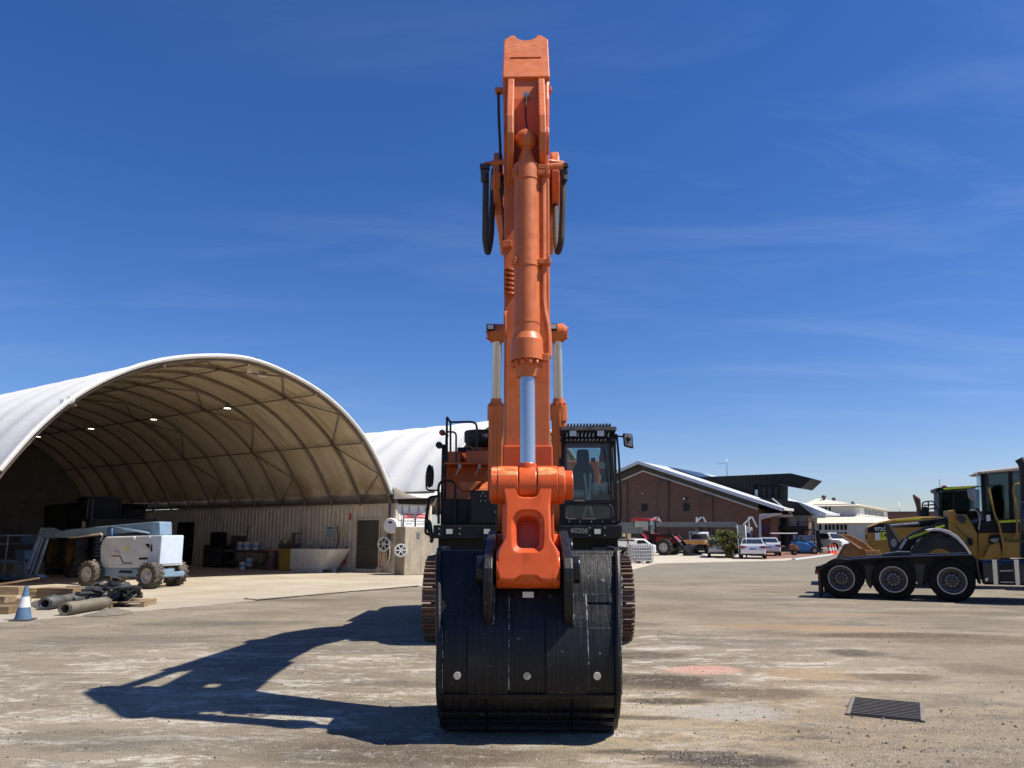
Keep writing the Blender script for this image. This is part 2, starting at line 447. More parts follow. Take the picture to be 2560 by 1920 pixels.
    base = t.mix(t.math('MULTIPLY', t.step(agg, .12, .45, 0, .45), bare), base, (.09, .08, .07))
    stone = t.math('MULTIPLY', t.step(vo.outputs['Color'], .72, .86), bare)
    base = t.mix(t.math('MULTIPLY', stone, .55), base, (.52, .46, .37))
    base = t.mix(t.step(fine, .25, .75, .0, .35), base, t.mix(1.0, base, (.55, .55, .55), 'MULTIPLY'))
    base = t.mix(1.0, base, (1.03, .985, .90), 'MULTIPLY')
    t.set(color=base, rough=.92, spec=.25)
    hh = t.math('ADD', t.math('MULTIPLY', fine, .45), t.math('ADD', t.math('MULTIPLY', mid, .5), t.math('MULTIPLY', agg, .7)))
    t.bump(hh, .75, .018)
    return t.m
def concrete_mat():
    t = NT('apron_concrete'); P = t.pos
    big = t.noise(P, .4, 5, .6); mid = t.noise(P, 5, 6, .65); fine = t.noise(P, 60, 3, .6)
    base = t.mix(t.step(big, .35, .65), (.36, .30, .215), (.46, .395, .295))
    s2 = t.noise(t.map(P, (.4, 2.4, 1), (0, 0, R(20))), 1.0, 6, .66)
    base = t.mix(t.math('MULTIPLY', t.step(s2, .50, .68), .5), base, (.30, .25, .19))
    base = t.mix(t.math('MULTIPLY', t.step(mid, .55, .75), .25), base, (.22, .18, .14))
    # red floor paint worn at the shed mouth
    c = G(330, 1452); sx = t.n.new('ShaderNodeMapping'); sx.vector_type = 'TEXTURE'; t.l.new(P, sx.inputs[0])
    sx.inputs['Location'].default_value = (c.x - 2, c.y + 2.6, 0); sx.inputs['Rotation'].default_value = (0, 0, R(53)); sx.inputs['Scale'].default_value = (7, 3.0, 1000)
    ln = t.n.new('ShaderNodeVectorMath'); ln.operation = 'LENGTH'; t.l.new(sx.outputs[0], ln.inputs[0])
    base = t.mix(t.math('MULTIPLY', t.math('MULTIPLY', t.step(ln.outputs['Value'], .6, 1.15, 1, 0), t.step(mid, .3, .55)), .55), base, (.36, .17, .12))
    # grime creeping in from the asphalt side
    ln2 = t.math('ADD', t.math('MULTIPLY', t.sep(P)[0], -.62), t.sep(P)[1])
    edge = t.step(t.math('SUBTRACT', ln2, t.math('MULTIPLY', mid, 3.0)), 19.5, 27.5, 1, 0)
    base = t.mix(t.math('MULTIPLY', edge, .6), base, (.26, .23, .185))
    t.set(color=base, rough=.88, spec=.3); t.bump(t.math('ADD', fine, mid), .3, .006)
    return t.m
def sheet(name, poly, z, mat, sub=0):
    m = MB(); n = len(poly); m.add([(p[0], p[1], z) for p in poly], [tuple(range(n))])
    return struct(m.build(name, mat))
S_ = 1500
sheet('ground', [(-S_, -60), (S_, -60), (S_, S_), (-S_, S_)], 0.0, ground_mat())
M['concrete'] = concrete_mat()
e = [G(0, 1557), G(250, 1538), G(560, 1510), G(640, 1502), G(850, 1484), G(1050, 1466), G(1200, 1452)]
jr = random.Random(11); ej = []
for a_, b_ in zip(e, e[1:]):
    for k in range(14): q_ = a_.lerp(b_, k/14); ej.append((q_.x + jr.uniform(-.05, .05), q_.y + jr.gauss(0, .06)))
apron = [(-60, e[0].y - 4.5)] + ej + [(8, 60), (-60, 80)]
sheet('concrete_apron', apron, 0.004, M['concrete'])
M['gravel'] = None
def gravel_mat():
    t = NT('pale_gravel'); v = t.voro(t.pos, 18); v2 = t.noise(t.pos, .8, 5)
    c = t.mix(v.outputs['Color'], (.40, .34, .26), (.60, .53, .43)); c = t.mix(t.math('MULTIPLY', t.step(v2, .4, .7), .5), c, (.34, .28, .21))
    t.set(color=c, rough=.95); t.bump(v.outputs['Distance'], .6, .03); return t.m
gv = [G(1560, 1430), G(1640, 1409), G(1800, 1405), G(1960, 1402), G(1985, 1398), G(1960, 1391), G(1640, 1381), G(1470, 1385)]
sheet('gravel_verge', [(p.x, p.y) for p in gv], 0.004, gravel_mat())
def paver_mat():
    t = NT('brick_paving'); b = t.n.new('ShaderNodeTexBrick'); t.l.new(t.pos, b.inputs['Vector']); b.inputs['Scale'].default_value = 3
    b.inputs['Color1'].default_value = (.27, .12, .075, 1); b.inputs['Color2'].default_value = (.20, .085, .055, 1); b.inputs['Mortar'].default_value = (.2, .16, .12, 1)
    t.set(color=b.outputs['Color'], rough=.9); return t.m
pv = [G(1905, 1399), G(2000, 1394), G(2075, 1386), G(2075, 1378), G(1900, 1372)]
sheet('paved_forecourt', [(p.x, p.y) for p in pv], 0.008, paver_mat())
kb = MB()
for a, b in ((G(1985, 1399.5), G(2030, 1394)), (G(2030, 1394), G(2085, 1386))):
    kb.bar((a.x, a.y, .03), (b.x, b.y, .03), .18, .09)
struct(kb.build('kerb', M['white']))

# loose grit and crumbs of dirt lying on the yard
gr_rng = random.Random(21); gm = MB()
for i in range(2600):
    if i < 1500: px_, py_ = gr_rng.uniform(0, 2560), gr_rng.uniform(1560, 1915)
    else: cx_, cy_, sx_, sy_ = gr_rng.choice([(1640, 1705, 60, 12), (1640, 1755, 40, 8), (1720, 1890, 60, 6), (1000, 1890, 120, 14), (620, 1660, 60, 20), (2300, 1780, 70, 18), (2300, 1860, 200, 40), (1830, 1905, 50, 8)]); px_, py_ = gr_rng.gauss(cx_, sx_), min(1918, gr_rng.gauss(cy_, sy_))
    p = G(px_, max(1545, py_)); s_ = gr_rng.choice((.004, .005, .006, .007, .009, .013)) * gr_rng.uniform(.7, 1.4); a_ = gr_rng.uniform(0, 6.3)
    vs_ = [(p.x + s_*1.3*math.cos(a_ + k*2.094), p.y + s_*math.sin(a_ + k*2.094), .001) for k in range(3)] + [(p.x + gr_rng.uniform(-.3, .3)*s_, p.y + gr_rng.uniform(-.3, .3)*s_, s_*gr_rng.uniform(.7, 1.3))]
    gm.add(vs_, [(0, 1, 3), (1, 2, 3), (2, 0, 3)])
go_ = gm.build('loose_grit', paint('grit', (.20, .175, .145), .95, var=.65, vs_=4), kind='stuff'); tag(go_, 'loose grit and dirt crumbs scattered on the yard', 'grit')
# drain grate: frame and bars
ga, gb_, gc, gd = G(2144, 1748), G(2315, 1763), G(2296, 1804), G(2109, 1788)
ctr = (ga + gb_ + gc + gd) / 4
gl_ = ((gb_ - ga).length + (gc - gd).length) / 2; gw = ((gd - ga).length + (gc - gb_).length) / 2
ang = math.atan2((gb_ - ga).y, (gb_ - ga).x)
M['old_steel'] = paint('dusty_steel', (.20, .175, .145), .7, .3, var=.25, dust=.4)
gr = thing('drain_grate', 'dark steel slotted drain grate set in the asphalt, right foreground', 'drain grate', (ctr.x, ctr.y, 0), ang)
m = MB(); m.bx(-gl_/2, gl_/2, -gw/2, gw/2, .0045, .0075); m.build('pit_opening', paint('pit_dark', (.01, .01, .011), .9), gr)  # flat near-black sheet painted for the shade between the bars
m = MB()
for sx in (-1, 1): m.bx(sx*gl_/2 - .018, sx*gl_/2 + .018, -gw/2 - .01, gw/2 + .01, 0, .022)
m.build('frame', M['old_steel'], gr, .004)
bar_me = None
for i in range(12):
    y = -gw/2 + gw*(i + .5)/12
    if bar_me is None:
        m = MB(); m.bx(-gl_/2 + .018, gl_/2 - .018, -.0065, .0065, .008, .026); o = m.build('bar', M['old_steel'], gr); bar_me = o.data
    else: o = mobj('bar', bar_me, None, gr)
    o.location = (0, y, 0)
# thin steel strip along the apron edge
a, b, c = G(612, 1498), G(641, 1502), G(1046, 1466.5)
m = MB(); m.tube([(a.x, a.y, .02), (b.x, b.y, .02), ((b.x+c.x)/2, (b.y+c.y)/2 + .12, .02), (c.x, c.y, .02)], .016, 6)
tag(m.build('cable', M['rubber']), 'thin dark cable lying along the edge of the concrete apron', 'cable')
# ================================================================ fabric shelters and containers
SH = G(985, 1433)                       # container corner at the shed mouth
SHA = math.atan2(.8245, .5659)          # local x across the shed, local y into it
SHM = Matrix.Translation(SH) @ Matrix.Rotation(SHA, 4, 'Z')
def sh(x, y, z=0): return SHM @ Vector((x, y, z))
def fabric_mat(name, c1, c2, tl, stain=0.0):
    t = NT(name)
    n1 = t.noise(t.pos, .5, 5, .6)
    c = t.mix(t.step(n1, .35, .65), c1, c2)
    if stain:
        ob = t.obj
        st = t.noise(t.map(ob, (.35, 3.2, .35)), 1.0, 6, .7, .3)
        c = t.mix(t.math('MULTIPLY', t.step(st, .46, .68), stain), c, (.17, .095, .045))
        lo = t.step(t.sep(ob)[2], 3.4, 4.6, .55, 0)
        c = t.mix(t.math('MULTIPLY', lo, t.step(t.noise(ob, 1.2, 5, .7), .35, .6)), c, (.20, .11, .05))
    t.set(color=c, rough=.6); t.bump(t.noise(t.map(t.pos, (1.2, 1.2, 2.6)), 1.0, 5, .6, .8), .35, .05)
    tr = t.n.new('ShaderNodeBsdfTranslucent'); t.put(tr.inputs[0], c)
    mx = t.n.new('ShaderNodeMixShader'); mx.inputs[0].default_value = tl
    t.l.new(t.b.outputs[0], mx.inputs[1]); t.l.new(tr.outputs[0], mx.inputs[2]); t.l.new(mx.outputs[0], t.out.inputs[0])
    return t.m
M['fabric'] = fabric_mat('white_fabric', (.71, .695, .645), (.78, .765, .715), .10)
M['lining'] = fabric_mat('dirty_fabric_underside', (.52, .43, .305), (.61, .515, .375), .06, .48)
M['curtain'] = paint('grimy_curtain', (.10, .085, .065), .8, var=.2)  # dark colour of the sheets added to shut sky out of the rail gap
M['rib_steel'] = paint('galvanised_rib', (.17, .13, .10), .6, .3, var=.2)
M['rail_steel'] = paint('weathered_rail', (.12, .09, .07), .65, .2, var=.25)
_t = [(0, 7.95), (1.42, 7.79), (3.19, 7.33), (4.59, 6.68), (5.9, 5.73), (6.89, 4.64), (7.68, 3.45), (7.92, 3.0)]
def arch_z(t):
    t = abs(t)
    for i in range(len(_t)-1):
        if t <= _t[i+1][0]:
            p = [_t[max(0, i-1)], _t[i], _t[i+1], _t[min(len(_t)-1, i+2)]]
            if i == 0: p[0] = (-_t[1][0], _t[1][1])
            u = (t-p[1][0])/(p[2][0]-p[1][0])
            def tan_(a, b): return (b[1]-a[1])/(b[0]-a[0]) if b[0] != a[0] else 0
            h = p[2][0]-p[1][0]; m0 = tan_(p[0], p[2])*h; m1 = tan_(p[1], p[3])*h
            return ((2*u**3-3*u*u+1)*p[1][1] + (u**3-2*u*u+u)*m0 + (-2*u**3+3*u*u)*p[2][1] + (u**3-u*u)*m1)
    return 3.0
def arch_pts(n=44, lim=7.70, off=0.0):
    """points (t, z) over the arch, evenly spread along it; off moves inwards"""
    ts = [-lim + 2*lim*i/400 for i in range(401)]
    pl = [(t, arch_z(t)) for t in ts]; L = [0]
    for a, b in zip(pl, pl[1:]): L.append(L[-1] + math.hypot(b[0]-a[0], b[1]-a[1]))
    out = []; j = 0
    for i in range(n+1):
        d = L[-1]*i/n
        while j < 399 and L[j+1] < d: j += 1
        u = (d-L[j])/(L[j+1]-L[j]); a, b = pl[j], pl[j+1]
        p = (a[0]+(b[0]-a[0])*u, a[1]+(b[1]-a[1])*u)
        nx, nz_ = -(b[1]-a[1]), (b[0]-a[0]); q = math.hypot(nx, nz_)
        out.append((p[0]-nx/q*off, p[1]-nz_/q*off))
    return out
BAY, NB = 1.83, 14
def make_shelter(label, x0, nb):
    root = thing('fabric_shelter', label, 'shelter', sh(x0, 0), SHA)
    LEN = BAY*nb
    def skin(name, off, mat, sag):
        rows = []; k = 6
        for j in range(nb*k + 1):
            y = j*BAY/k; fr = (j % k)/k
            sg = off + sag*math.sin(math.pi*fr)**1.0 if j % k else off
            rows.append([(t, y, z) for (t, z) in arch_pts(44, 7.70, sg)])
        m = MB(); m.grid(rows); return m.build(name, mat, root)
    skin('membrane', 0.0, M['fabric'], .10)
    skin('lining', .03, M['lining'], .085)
    # thick hem at both ends
    m = MB()
    for y in (0, LEN):
        m = MB(); m.tube([(t, y, z) for (t, z) in arch_pts(44, 7.72, .02)], .075, 8); m.build('hem', M['fabric'], root)
    # dark sheets added between rail and roof, blocking the bright sky in the gap
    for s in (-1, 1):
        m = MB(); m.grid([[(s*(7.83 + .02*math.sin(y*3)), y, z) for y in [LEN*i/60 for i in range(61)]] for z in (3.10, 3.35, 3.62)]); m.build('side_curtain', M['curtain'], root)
    rib = None
    for i in range(nb + 1):
        if rib is None:
            m = MB(); m.tube([(t, 0, z) for (t, z) in arch_pts(40, 7.92, .15)], .052, 6); o = m.build('rib', M['rib_steel'], root); rib = o.data
        else: o = mobj('rib', rib, None, root)
        o.location = (0, BAY*i + .12, 0)
    for t in (-5.9, -3.2, 0.0, 3.2, 5.9):
        tz = [p for p in arch_pts(200, 7.7, .24) if abs(p[0]-t) < .06][0]
        m = MB(); m.cyl((tz[0], 0, tz[1]), (tz[0], LEN, tz[1]), .032, n=8); m.build('purlin', M['rib_steel'], root)
    ap = arch_pts(200, 7.9, .2)
    def near_t(t): return min(ap, key=lambda p: abs(p[0]-t))
    for s in (-1, 1):
        for a, b in ((1.6, 0.0), (1.6, 3.2), (4.6, 3.2), (4.6, 5.9), (7.0, 5.9), (7.0, 7.8)):
            for k in (0, 3, 6):
                pa, pb = near_t(s*a), near_t(s*b)
                m = MB(); m.cyl((pa[0], BAY*k + .12, pa[1]), (pb[0], BAY*(k+1) + .12, pb[1]), .028, n=6); m.build('brace', M['rib_steel'], root)
    # rails on the container tops
    for s in (-1, 1): m = MB(); m.bx(s*7.95 - .09, s*7.95 + .09, -.05, LEN, 3.0, 3.12); m.build('base_rail', M['rail_steel'], root, .01)
    return root
shelter1 = make_shelter('open white fabric arch shelter with stained brown underside and lights, left', -7.98, NB)
# end wall of the first shelter
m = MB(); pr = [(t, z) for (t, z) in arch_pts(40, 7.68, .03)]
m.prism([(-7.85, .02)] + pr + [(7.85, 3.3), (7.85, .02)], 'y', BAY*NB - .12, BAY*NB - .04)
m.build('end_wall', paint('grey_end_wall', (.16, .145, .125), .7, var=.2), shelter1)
shelter2 = make_shelter('second white fabric arch shelter, partly hidden behind the orange excavator', 2.44 + 7.98, 11)
# scalloped fabric gutter between the shelters
m = MB(); rows = []
for j in range(13):
    y = -.25 + j*BAY
    rows.append([(-.32 + 3.1*i/10, y - (.0 if j else .30*math.sin(math.pi*i/10)), 3.62 - .40*math.sin(math.pi*i/10)**.8) for i in range(11)])
m.grid(rows); m.xf(Matrix.Translation((-2.44 - 7.98, 0, 0))); m.build('gutter_fabric', M['fabric'], shelter2)

# containers
M['cont_cream'] = paint('cream_container_paint', (.60, .51, .39), .6, var=.14, dust=.2, dustc=(.28, .2, .13), chips=.55, chipc=(.16, .075, .035), streak=.42)
M['cont_white'] = paint('white_container_paint', (.70, .67, .60), .55, var=.06, dust=.15, chips=.35, chipc=(.3, .16, .08), streak=.2)
def corr(m, x, y0, y1, z0, z1, out, pitch=.278, dep=.04):
    """corrugated side sheet at x, bulging towards 'out'"""
    pts = []; y = y0
    while y < y1 - pitch*.6:
        pts += [(x, y), (x, y + pitch*.28), (x + out*dep, y + pitch*.42), (x + out*dep, y + pitch*.78), (x, y + pitch*.92)]; y += pitch
    pts += [(x, y), (x, y1)]
    rows = [[(p[0], p[1], z) for p in pts] for z in (z0, z1)]
    m.grid(rows, smooth=False)
def container(label, y0, L, x0=0.0, hgt=2.98, W=2.44, gap=None, group='shipping containers under the shelters'):
    r = thing('shipping_container', label, 'container', sh(x0, y0), SHA, group)
    m = MB()
    if gap: corr(m, .05, .16, gap[0], .14, hgt-.1, -1); corr(m, .05, gap[1], L-.16, .14, hgt-.1, -1); corr(m, .05, gap[0], gap[1], gap[2], hgt-.1, -1)
    else: corr(m, .05, .16, L-.16, .14, hgt-.1, -1)
    m.build('side_panel', M['cont_cream'], r)
    m = MB(); corr(m, W-.05, .16, L-.16, .14, hgt-.1, 1); m.build('side_panel', M['cont_cream'], r)
    m = MB(); m.bx(.03, W-.03, .05, L-.05, hgt-.07, hgt-.04); m.build('roof', M['cont_cream'], r)
    for x in (.01, W-.15):
        for y in (.01, L-.15): m = MB(); m.bx(x, x+.14, y, y+.14, 0, hgt); m.build('corner_post', M['cont_cream'], r, .01)
    for x in (.015, W-.095):
        for z0, z1 in ((0, .14), (hgt-.10, hgt-.005)): m = MB(); m.bx(x, x+.08, .15, L-.15, z0, z1); m.build('rail', M['cont_cream'], r, .006)
    m = MB(); m.bx(.15, W-.15, L-.09, L-.05, .02, hgt-.05); m.build('end_wall', M['cont_cream'], r)
    for k in (0, 1):
        a = .155 + k*(W/2-.15)
        d = part('door', M['cont_white'], r, .008)(lambda m: (m.bx(a, a+W/2-.165, .04, .08, .1, hgt-.08), [m.bx(a+.05, a+W/2-.21, .015, .04, z, z+.3) for z in (.3, .95, 1.6, 2.25)]))
        part('lock_bar', M['steel'], d)(lambda m: [m.cyl((a+q, .0, .12), (a+q, .0, hgt-.1), .018, n=6) for q in (.28, .74)])
    return r
c1 = container('cream corrugated container with roller door beside the first shelter mouth', 0, 6.06, gap=(.88, 2.42, 2.32))
for i in range(1, 4): container(['', 'cream corrugated container behind the one with the roller door', 'dim corrugated container third from the shed mouth', 'dim corrugated container farthest inside the shelter'][i], 6.15*i, 6.06)
for i in range(2): container(['container carrying the left foot of the arch shelter, nearer the mouth', 'container carrying the left foot of the arch shelter, farther inside'][i], 12.3*i, 12.2, -18.4)  # out-of-view row, added to keep sky light out on the left
# roller door (own thing in the opening)
rd = thing('roller_door', 'closed dark roller shutter door in the cream container side', 'roller door', sh(0, 0), SHA)
m = MB(); n = 26
rows = []
for i in range(n*4 + 1):
    z = .06 + 2.2*i/(n*4); rows.append([(.045 - .014*abs(math.sin(math.pi*i/4)), y, z) for y in (.95, 2.35)])
m.grid(rows, smooth=False); m.build('curtain', paint('roller_grey', (.085, .075, .06), .55, .2, var=.15), rd)
m = MB(); m.bx(-.03, .05, .88, .95, 0, 2.32); m.bx(-.03, .05, 2.35, 2.42, 0, 2.32); m.bx(-.032, .05, .95, 2.35, 2.26, 2.33)
m.build('frame', M['cont_cream'], rd, .005)
# eave pipe at the corner
pp = [(-.12, .25, 0.5), (-.12, .25, 2.75), (-.12, .25, 3.15), (-.35, .1, 3.28), (-.75, -.1, 3.28)]
m = MB(); m.tube(rnd(pp, .2), .05, 8); m.xf(SHM); tag(m.build('drain_pipe', M['dark_steel']), 'dark downpipe with elbow at the cream container corner', 'pipe')
# concrete block beside the corner
M['old_concrete'] = paint('old_concrete', (.40, .34, .25), .9, var=.22, vs_=1.6, dust=.3, streak=.65, bump=.4, bs=30)
bl = thing('concrete_block', 'tall stained concrete block standing at the white container end', 'concrete block', G(1030, 1437) + Vector((0, .2, 0)), R(34))
m = MB(); m.prism([(-.62, -.45), (.62, -.45), (.62, .5), (-.62, .5)], 'z', 0, 1.95); m.build('block_body', M['old_concrete'], bl, .03)
m = MB(); m.bx(-.06, .06, -.48, -.452, 1.5, 1.72); m.build('lifting_plate', M['steel'], bl)

def hose_reel(name, label, loc, rz, r=.27, hose=True):
    t = thing(name, label, 'hose reel', loc, rz, 'hose reels at the shed corner')
    m = MB()
    for x in (-.11, .09):
        m.lathe([(r, 0), (r, .02), (r*.80, .024), (r*.80, -.004), (r, 0)], (0, x, 0), 'y', 24, False)
    m.build('flange', M['white'], t)
    m = MB(); m.cyl((0, -.12, 0), (0, .12, 0), .07, n=12)
    for k in range(6):
        a = R(60*k); m.bar((0, -.115, 0), (.86*r*math.cos(a), -.115, .86*r*math.sin(a)), .045, .012, (0, 1, 0))
    m.build('spokes', M['white'], t)
    m = MB(); m.cyl((0, -.085, 0), (0, .085, 0), r*.70, n=20); m.build('hose_coil', M['dark_steel'], t)
    if hose:
        m = MB(); m.tube(rnd([(r*.7, 0, 0), (r*.9, -.03, -.5), (r*.3, -.06, -.98), (-.2, -.05, -.7), (-.1, -.05, -.1)], .35, 6), .02, 6); m.build('hose', M['cont_cream'], t)
    return t
hose_reel('hose_reel', 'white spoked hose reel with hanging hose on the container corner', sh(-.16, .42, 1.22), SHA + R(-80), .32)
hose_reel('hose_reel', 'white hose reel mounted on the stained concrete block', bl.location + Vector((-.42, -.62, 1.0)), R(8), .27, False)
cv = thing('hose_reel_cover', 'white round hose cabinet high on the container corner', 'hose cabinet', sh(-.12, .12, 2.0), SHA + R(-70))
m = MB(); m.lathe([(.30, -.14), (.33, -.08), (.33, .08), (.30, .14)], (0, 0, 0), 'y', 24); m.build('cabinet', M['white_clean'], cv, .01)
m = MB(); m.bx(-.08, .08, -.16, -.145, .1, .18); m.build('slot', M['black'], cv)

def sign(name, label, loc, rz, w, h, bands, cat='sign', lines=(), group=None):
    """flat sign: bands (z0,z1,material) fractions of the height"""
    t = thing(name, label, cat, loc, rz, group)
    m = MB(); m.bx(-w/2, w/2, -.012, .0, -h/2, h/2); m.build('panel', M['white_clean'], t)
    for (z0, z1, mt) in bands:
        m = MB(); m.bx(-w/2 + .01, w/2 - .01, -.017, -.0125, -h/2 + h*z0, -h/2 + h*z1); m.build('band', mt, t)
    for (z, sz, s, mt) in lines:
        text_mesh(s, sz, mt, t, Matrix.Translation((0, -.019, -h/2 + h*z)) @ FACE_Y, thick=.001)
    return t
M['sign_red'] = paint('sign_red', (.50, .03, .03), .4, var=.05)
M['sign_dark'] = paint('sign_dark', (.05, .05, .06), .5, var=.05)
er = SHA                                           # container end faces local -y
sign('danger_sign', 'white sign with red DANGER header on the white container door, left one', sh(.82, -.03, 2.17), er, .62, .80, [(.70, .97, M['sign_red'])],
     lines=[(.83, .13, 'DANGER', M['white_clean']), (.55, .07, 'NO UNAUTHORISED', M['sign_dark']), (.40, .07, 'PERSONNEL', M['sign_dark']), (.22, .06, 'BEYOND THIS POINT', M['sign_dark'])])
sign('danger_sign', 'white sign with red DANGER header on the white container door, right one', sh(1.62, -.03, 2.17), er, .62, .80, [(.70, .97, M['sign_red'])],
     lines=[(.83, .13, 'DANGER', M['white_clean']), (.55, .07, 'SAFETY GLASSES', M['sign_dark']), (.40, .07, 'MUST BE WORN', M['sign_dark']), (.22, .06, 'IN THIS AREA', M['sign_dark'])])
nr = SHA - math.pi/2                               # panels on the container side face local -x
sign('fire_sign', 'small red fire extinguisher sign on the cream container wall', sh(-.02, 2.75, 2.42), nr, .14, .32, [(.02, .98, M['sign_red'])])
sign('notice_board', 'pale blue notice sheet on the cream container wall', sh(-.02, 4.05, 1.72), nr, .42, .52, [(.05, .75, paint('notice_blue', (.35, .45, .5), .5)), (.8, .95, M['sign_dark'])])
sign('yellow_notice', 'narrow yellow sticker on the cream container wall', sh(-.02, 3.2, 1.72), nr, .12, .5, [(.02, .98, paint('notice_yellow', (.6, .5, .05), .5))])
sign('extinguisher_label', 'small white and red sticker above the red fire extinguisher', sh(-.02, 2.88, 1.02), nr, .2, .16, [(.1, .9, M['sign_red'])])
# fire extinguisher
fx = thing('fire_extinguisher', 'red fire extinguisher hanging on the cream container wall', 'extinguisher', sh(-.14, 3.0, .30), nr)
m = MB(); m.lathe([(.08, 0), (.095, .02), (.095, .52), (.07, .60), (.03, .63)], n=16); m.build('cylinder', M['red'], fx)
m = MB(); m.lathe([(.097, .26), (.097, .40)], n=16, cap=False); m.build('label', M['white_clean'], fx)
m = MB(); m.cyl((0, 0, .62), (0, 0, .70), .025, n=8); m.bx(-.02, .12, -.015, .015, .69, .72); m.tube(rnd([(0, -.03, .66), (-.13, -.04, .6), (-.12, -.04, .2)], .08), .014, 6); m.build('valve', M['black'], fx)

# high bay lamps: lit
M['lamp_glow'] = NT('lamp_glow').set(color=(1, .95, .85), emis=(1, .93, .8, 1), estr=7.0)
def lamp(loc, label):
    t = thing('high_bay_lamp', label, 'lamp', loc, 0, 'lit lamps hanging in the shelter'); t.scale = (.62, .62, .8)
    m = MB(); m.lathe([(.05, .28), (.08, .22), (.10, .12), (.24, .0), (.25, -.03)], n=20, cap=False); m.build('shade', M['rail_steel'], t)
    m = MB(); m.lathe([(.001, -.012), (.23, -.012)], n=20, cap=False); m.build('diffuser', M['lamp_glow'], t)
    m = MB(); m.cyl((0, 0, .27), (0, 0, .62), .012, n=6); m.build('rod', M['rail_steel'], t)
ldir = (SHM.to_3x3() @ Vector((0, 1, 0)))
p0 = sh(-6.3, 0, 0)
for (px, py, w) in ((568.6, 1020, 'nearest the mouth, bright against the lining'), (384, 1048, 'second from the mouth'), (228, 1071, 'third from the mouth'), (95, 1091, 'deepest in the dark shelter')):
    d = ray(px, py)                       # lamps hang from one purlin line: find how far in
    k = d[0]/d[1]; y = (k*p0.y - p0.x)/(ldir.x - k*ldir.y)
    q = p0 + ldir*y; z = EYE + d[2]*(q.y/d[1])
    lamp((q.x, q.y, z), 'lit high bay lamp under the shelter roof, ' + w)
# floodlight cluster and camera on the arch mouth
fl = thing('floodlight', 'white floodlight cluster with dark box at the top of the shelter mouth', 'floodlight', AT(633, 916, sh(-5.9, 0).y - .3), R(20))
m = MB(); m.bx(-.16, .16, -.1, .1, -.05, .33); m.build('box', M['black'], fl, .01)
part('head', M['white_clean'], fl, .02)(lambda m: (m.bx(-.22, -.02, -.22, .0, -.30, -.06), m.bx(.04, .2, -.24, -.02, -.24, -.06), m.bx(.22, .55, -.22, -.02, -.36, -.22, Matrix.Rotation(R(8), 4, 'Y'))))
sc2 = thing('security_camera', 'small white camera under the shelter edge on the left', 'camera', AT(176, 1000, sh(-14.0, 0).y), 0)
part('housing', M['white_clean'], sc2, .01)(lambda m: (m.tube(arc3 if False else [(.1*math.cos(a/3), 0, .1*math.sin(a/3)) for a in range(-6, 9)], .03, 6), m.bx(-.28, -.16, -.05, .05, -.2, .02)))
# ================================================================ the excavator
EXA = math.atan2(39, 1924)              # it faces the camera, a little to the right
EXR = 15.0
ex = thing('excavator', 'large orange excavator facing the camera with black bucket resting on the ground', 'excavator',
           (EXR*math.sin(EXA), EXR*math.cos(EXA), 0), -EXA)
def zp(py, d): return EYE + d*(ray(1280, py)[2]/ray(1280, py)[1])         # height seen at row py, d metres away
def dep(d, z): return d*CP + (z - EYE)*SP
def wx(px_, d, z): return px_*dep(d, z)/FPX                               # metres for px_ photo pixels there
def xo(px, d, z): return wx(px - 1280, d, z) - d*math.tan(EXA)            # local x of a photo column
def B(name, mat, fn, bevel=0.0, parent=ex, label=None, **kw):
    m = MB(); fn(m); m.xf(Matrix.Translation((0, -EXR, 0))) if parent is ex else m.xf(Matrix.Translation((0, -EXR, 0)))
    return m.build(name, mat, parent, bevel, label=label, **kw)
OR, ON, BK = M['orange'], M['orange_new'], M['black']

# ---- tracks
TF, TB, TR, TZ, TX, TW = 12.92, 17.3, .585, .665, 1.345, .60
peri = 2*(TB - TF) + 2*math.pi*TR; NS = 52; pit = peri/NS
def belt(q):
    """point and angle on the belt at length q, starting at the bottom front"""
    q %= peri; a = math.pi*TR
    if q < a: th = -math.pi/2 - q/TR; return TF + TR*math.cos(th), TZ + TR*math.sin(th), th
    q -= a
    if q < TB-TF: return TF + q, TZ + TR, math.pi/2
    q -= TB-TF
    if q < a: th = math.pi/2 - q/TR; return TB + TR*math.cos(th), TZ + TR*math.sin(th), th
    q -= a; return TB - q, TZ - TR, -math.pi/2
shoe = MB()
shoe.bx(-TW/2, TW/2, -pit*.46, pit*.46, 0, .028)
for y in (-.40, -.06, .28): shoe.prism([(y*pit - .012, .025), (y*pit + .012, .025), (y*pit + .007, .078 if y > .2 else .06), (y*pit - .007, .078 if y > .2 else .06)], 'x', -TW/2, TW/2)
shoe_me = shoe.build('shoe_template', M['rust_steel']); bpy.data.objects.remove(shoe_me); shoe_me = bpy.data.meshes['shoe_template']; shoe_me.name = 'shoe'
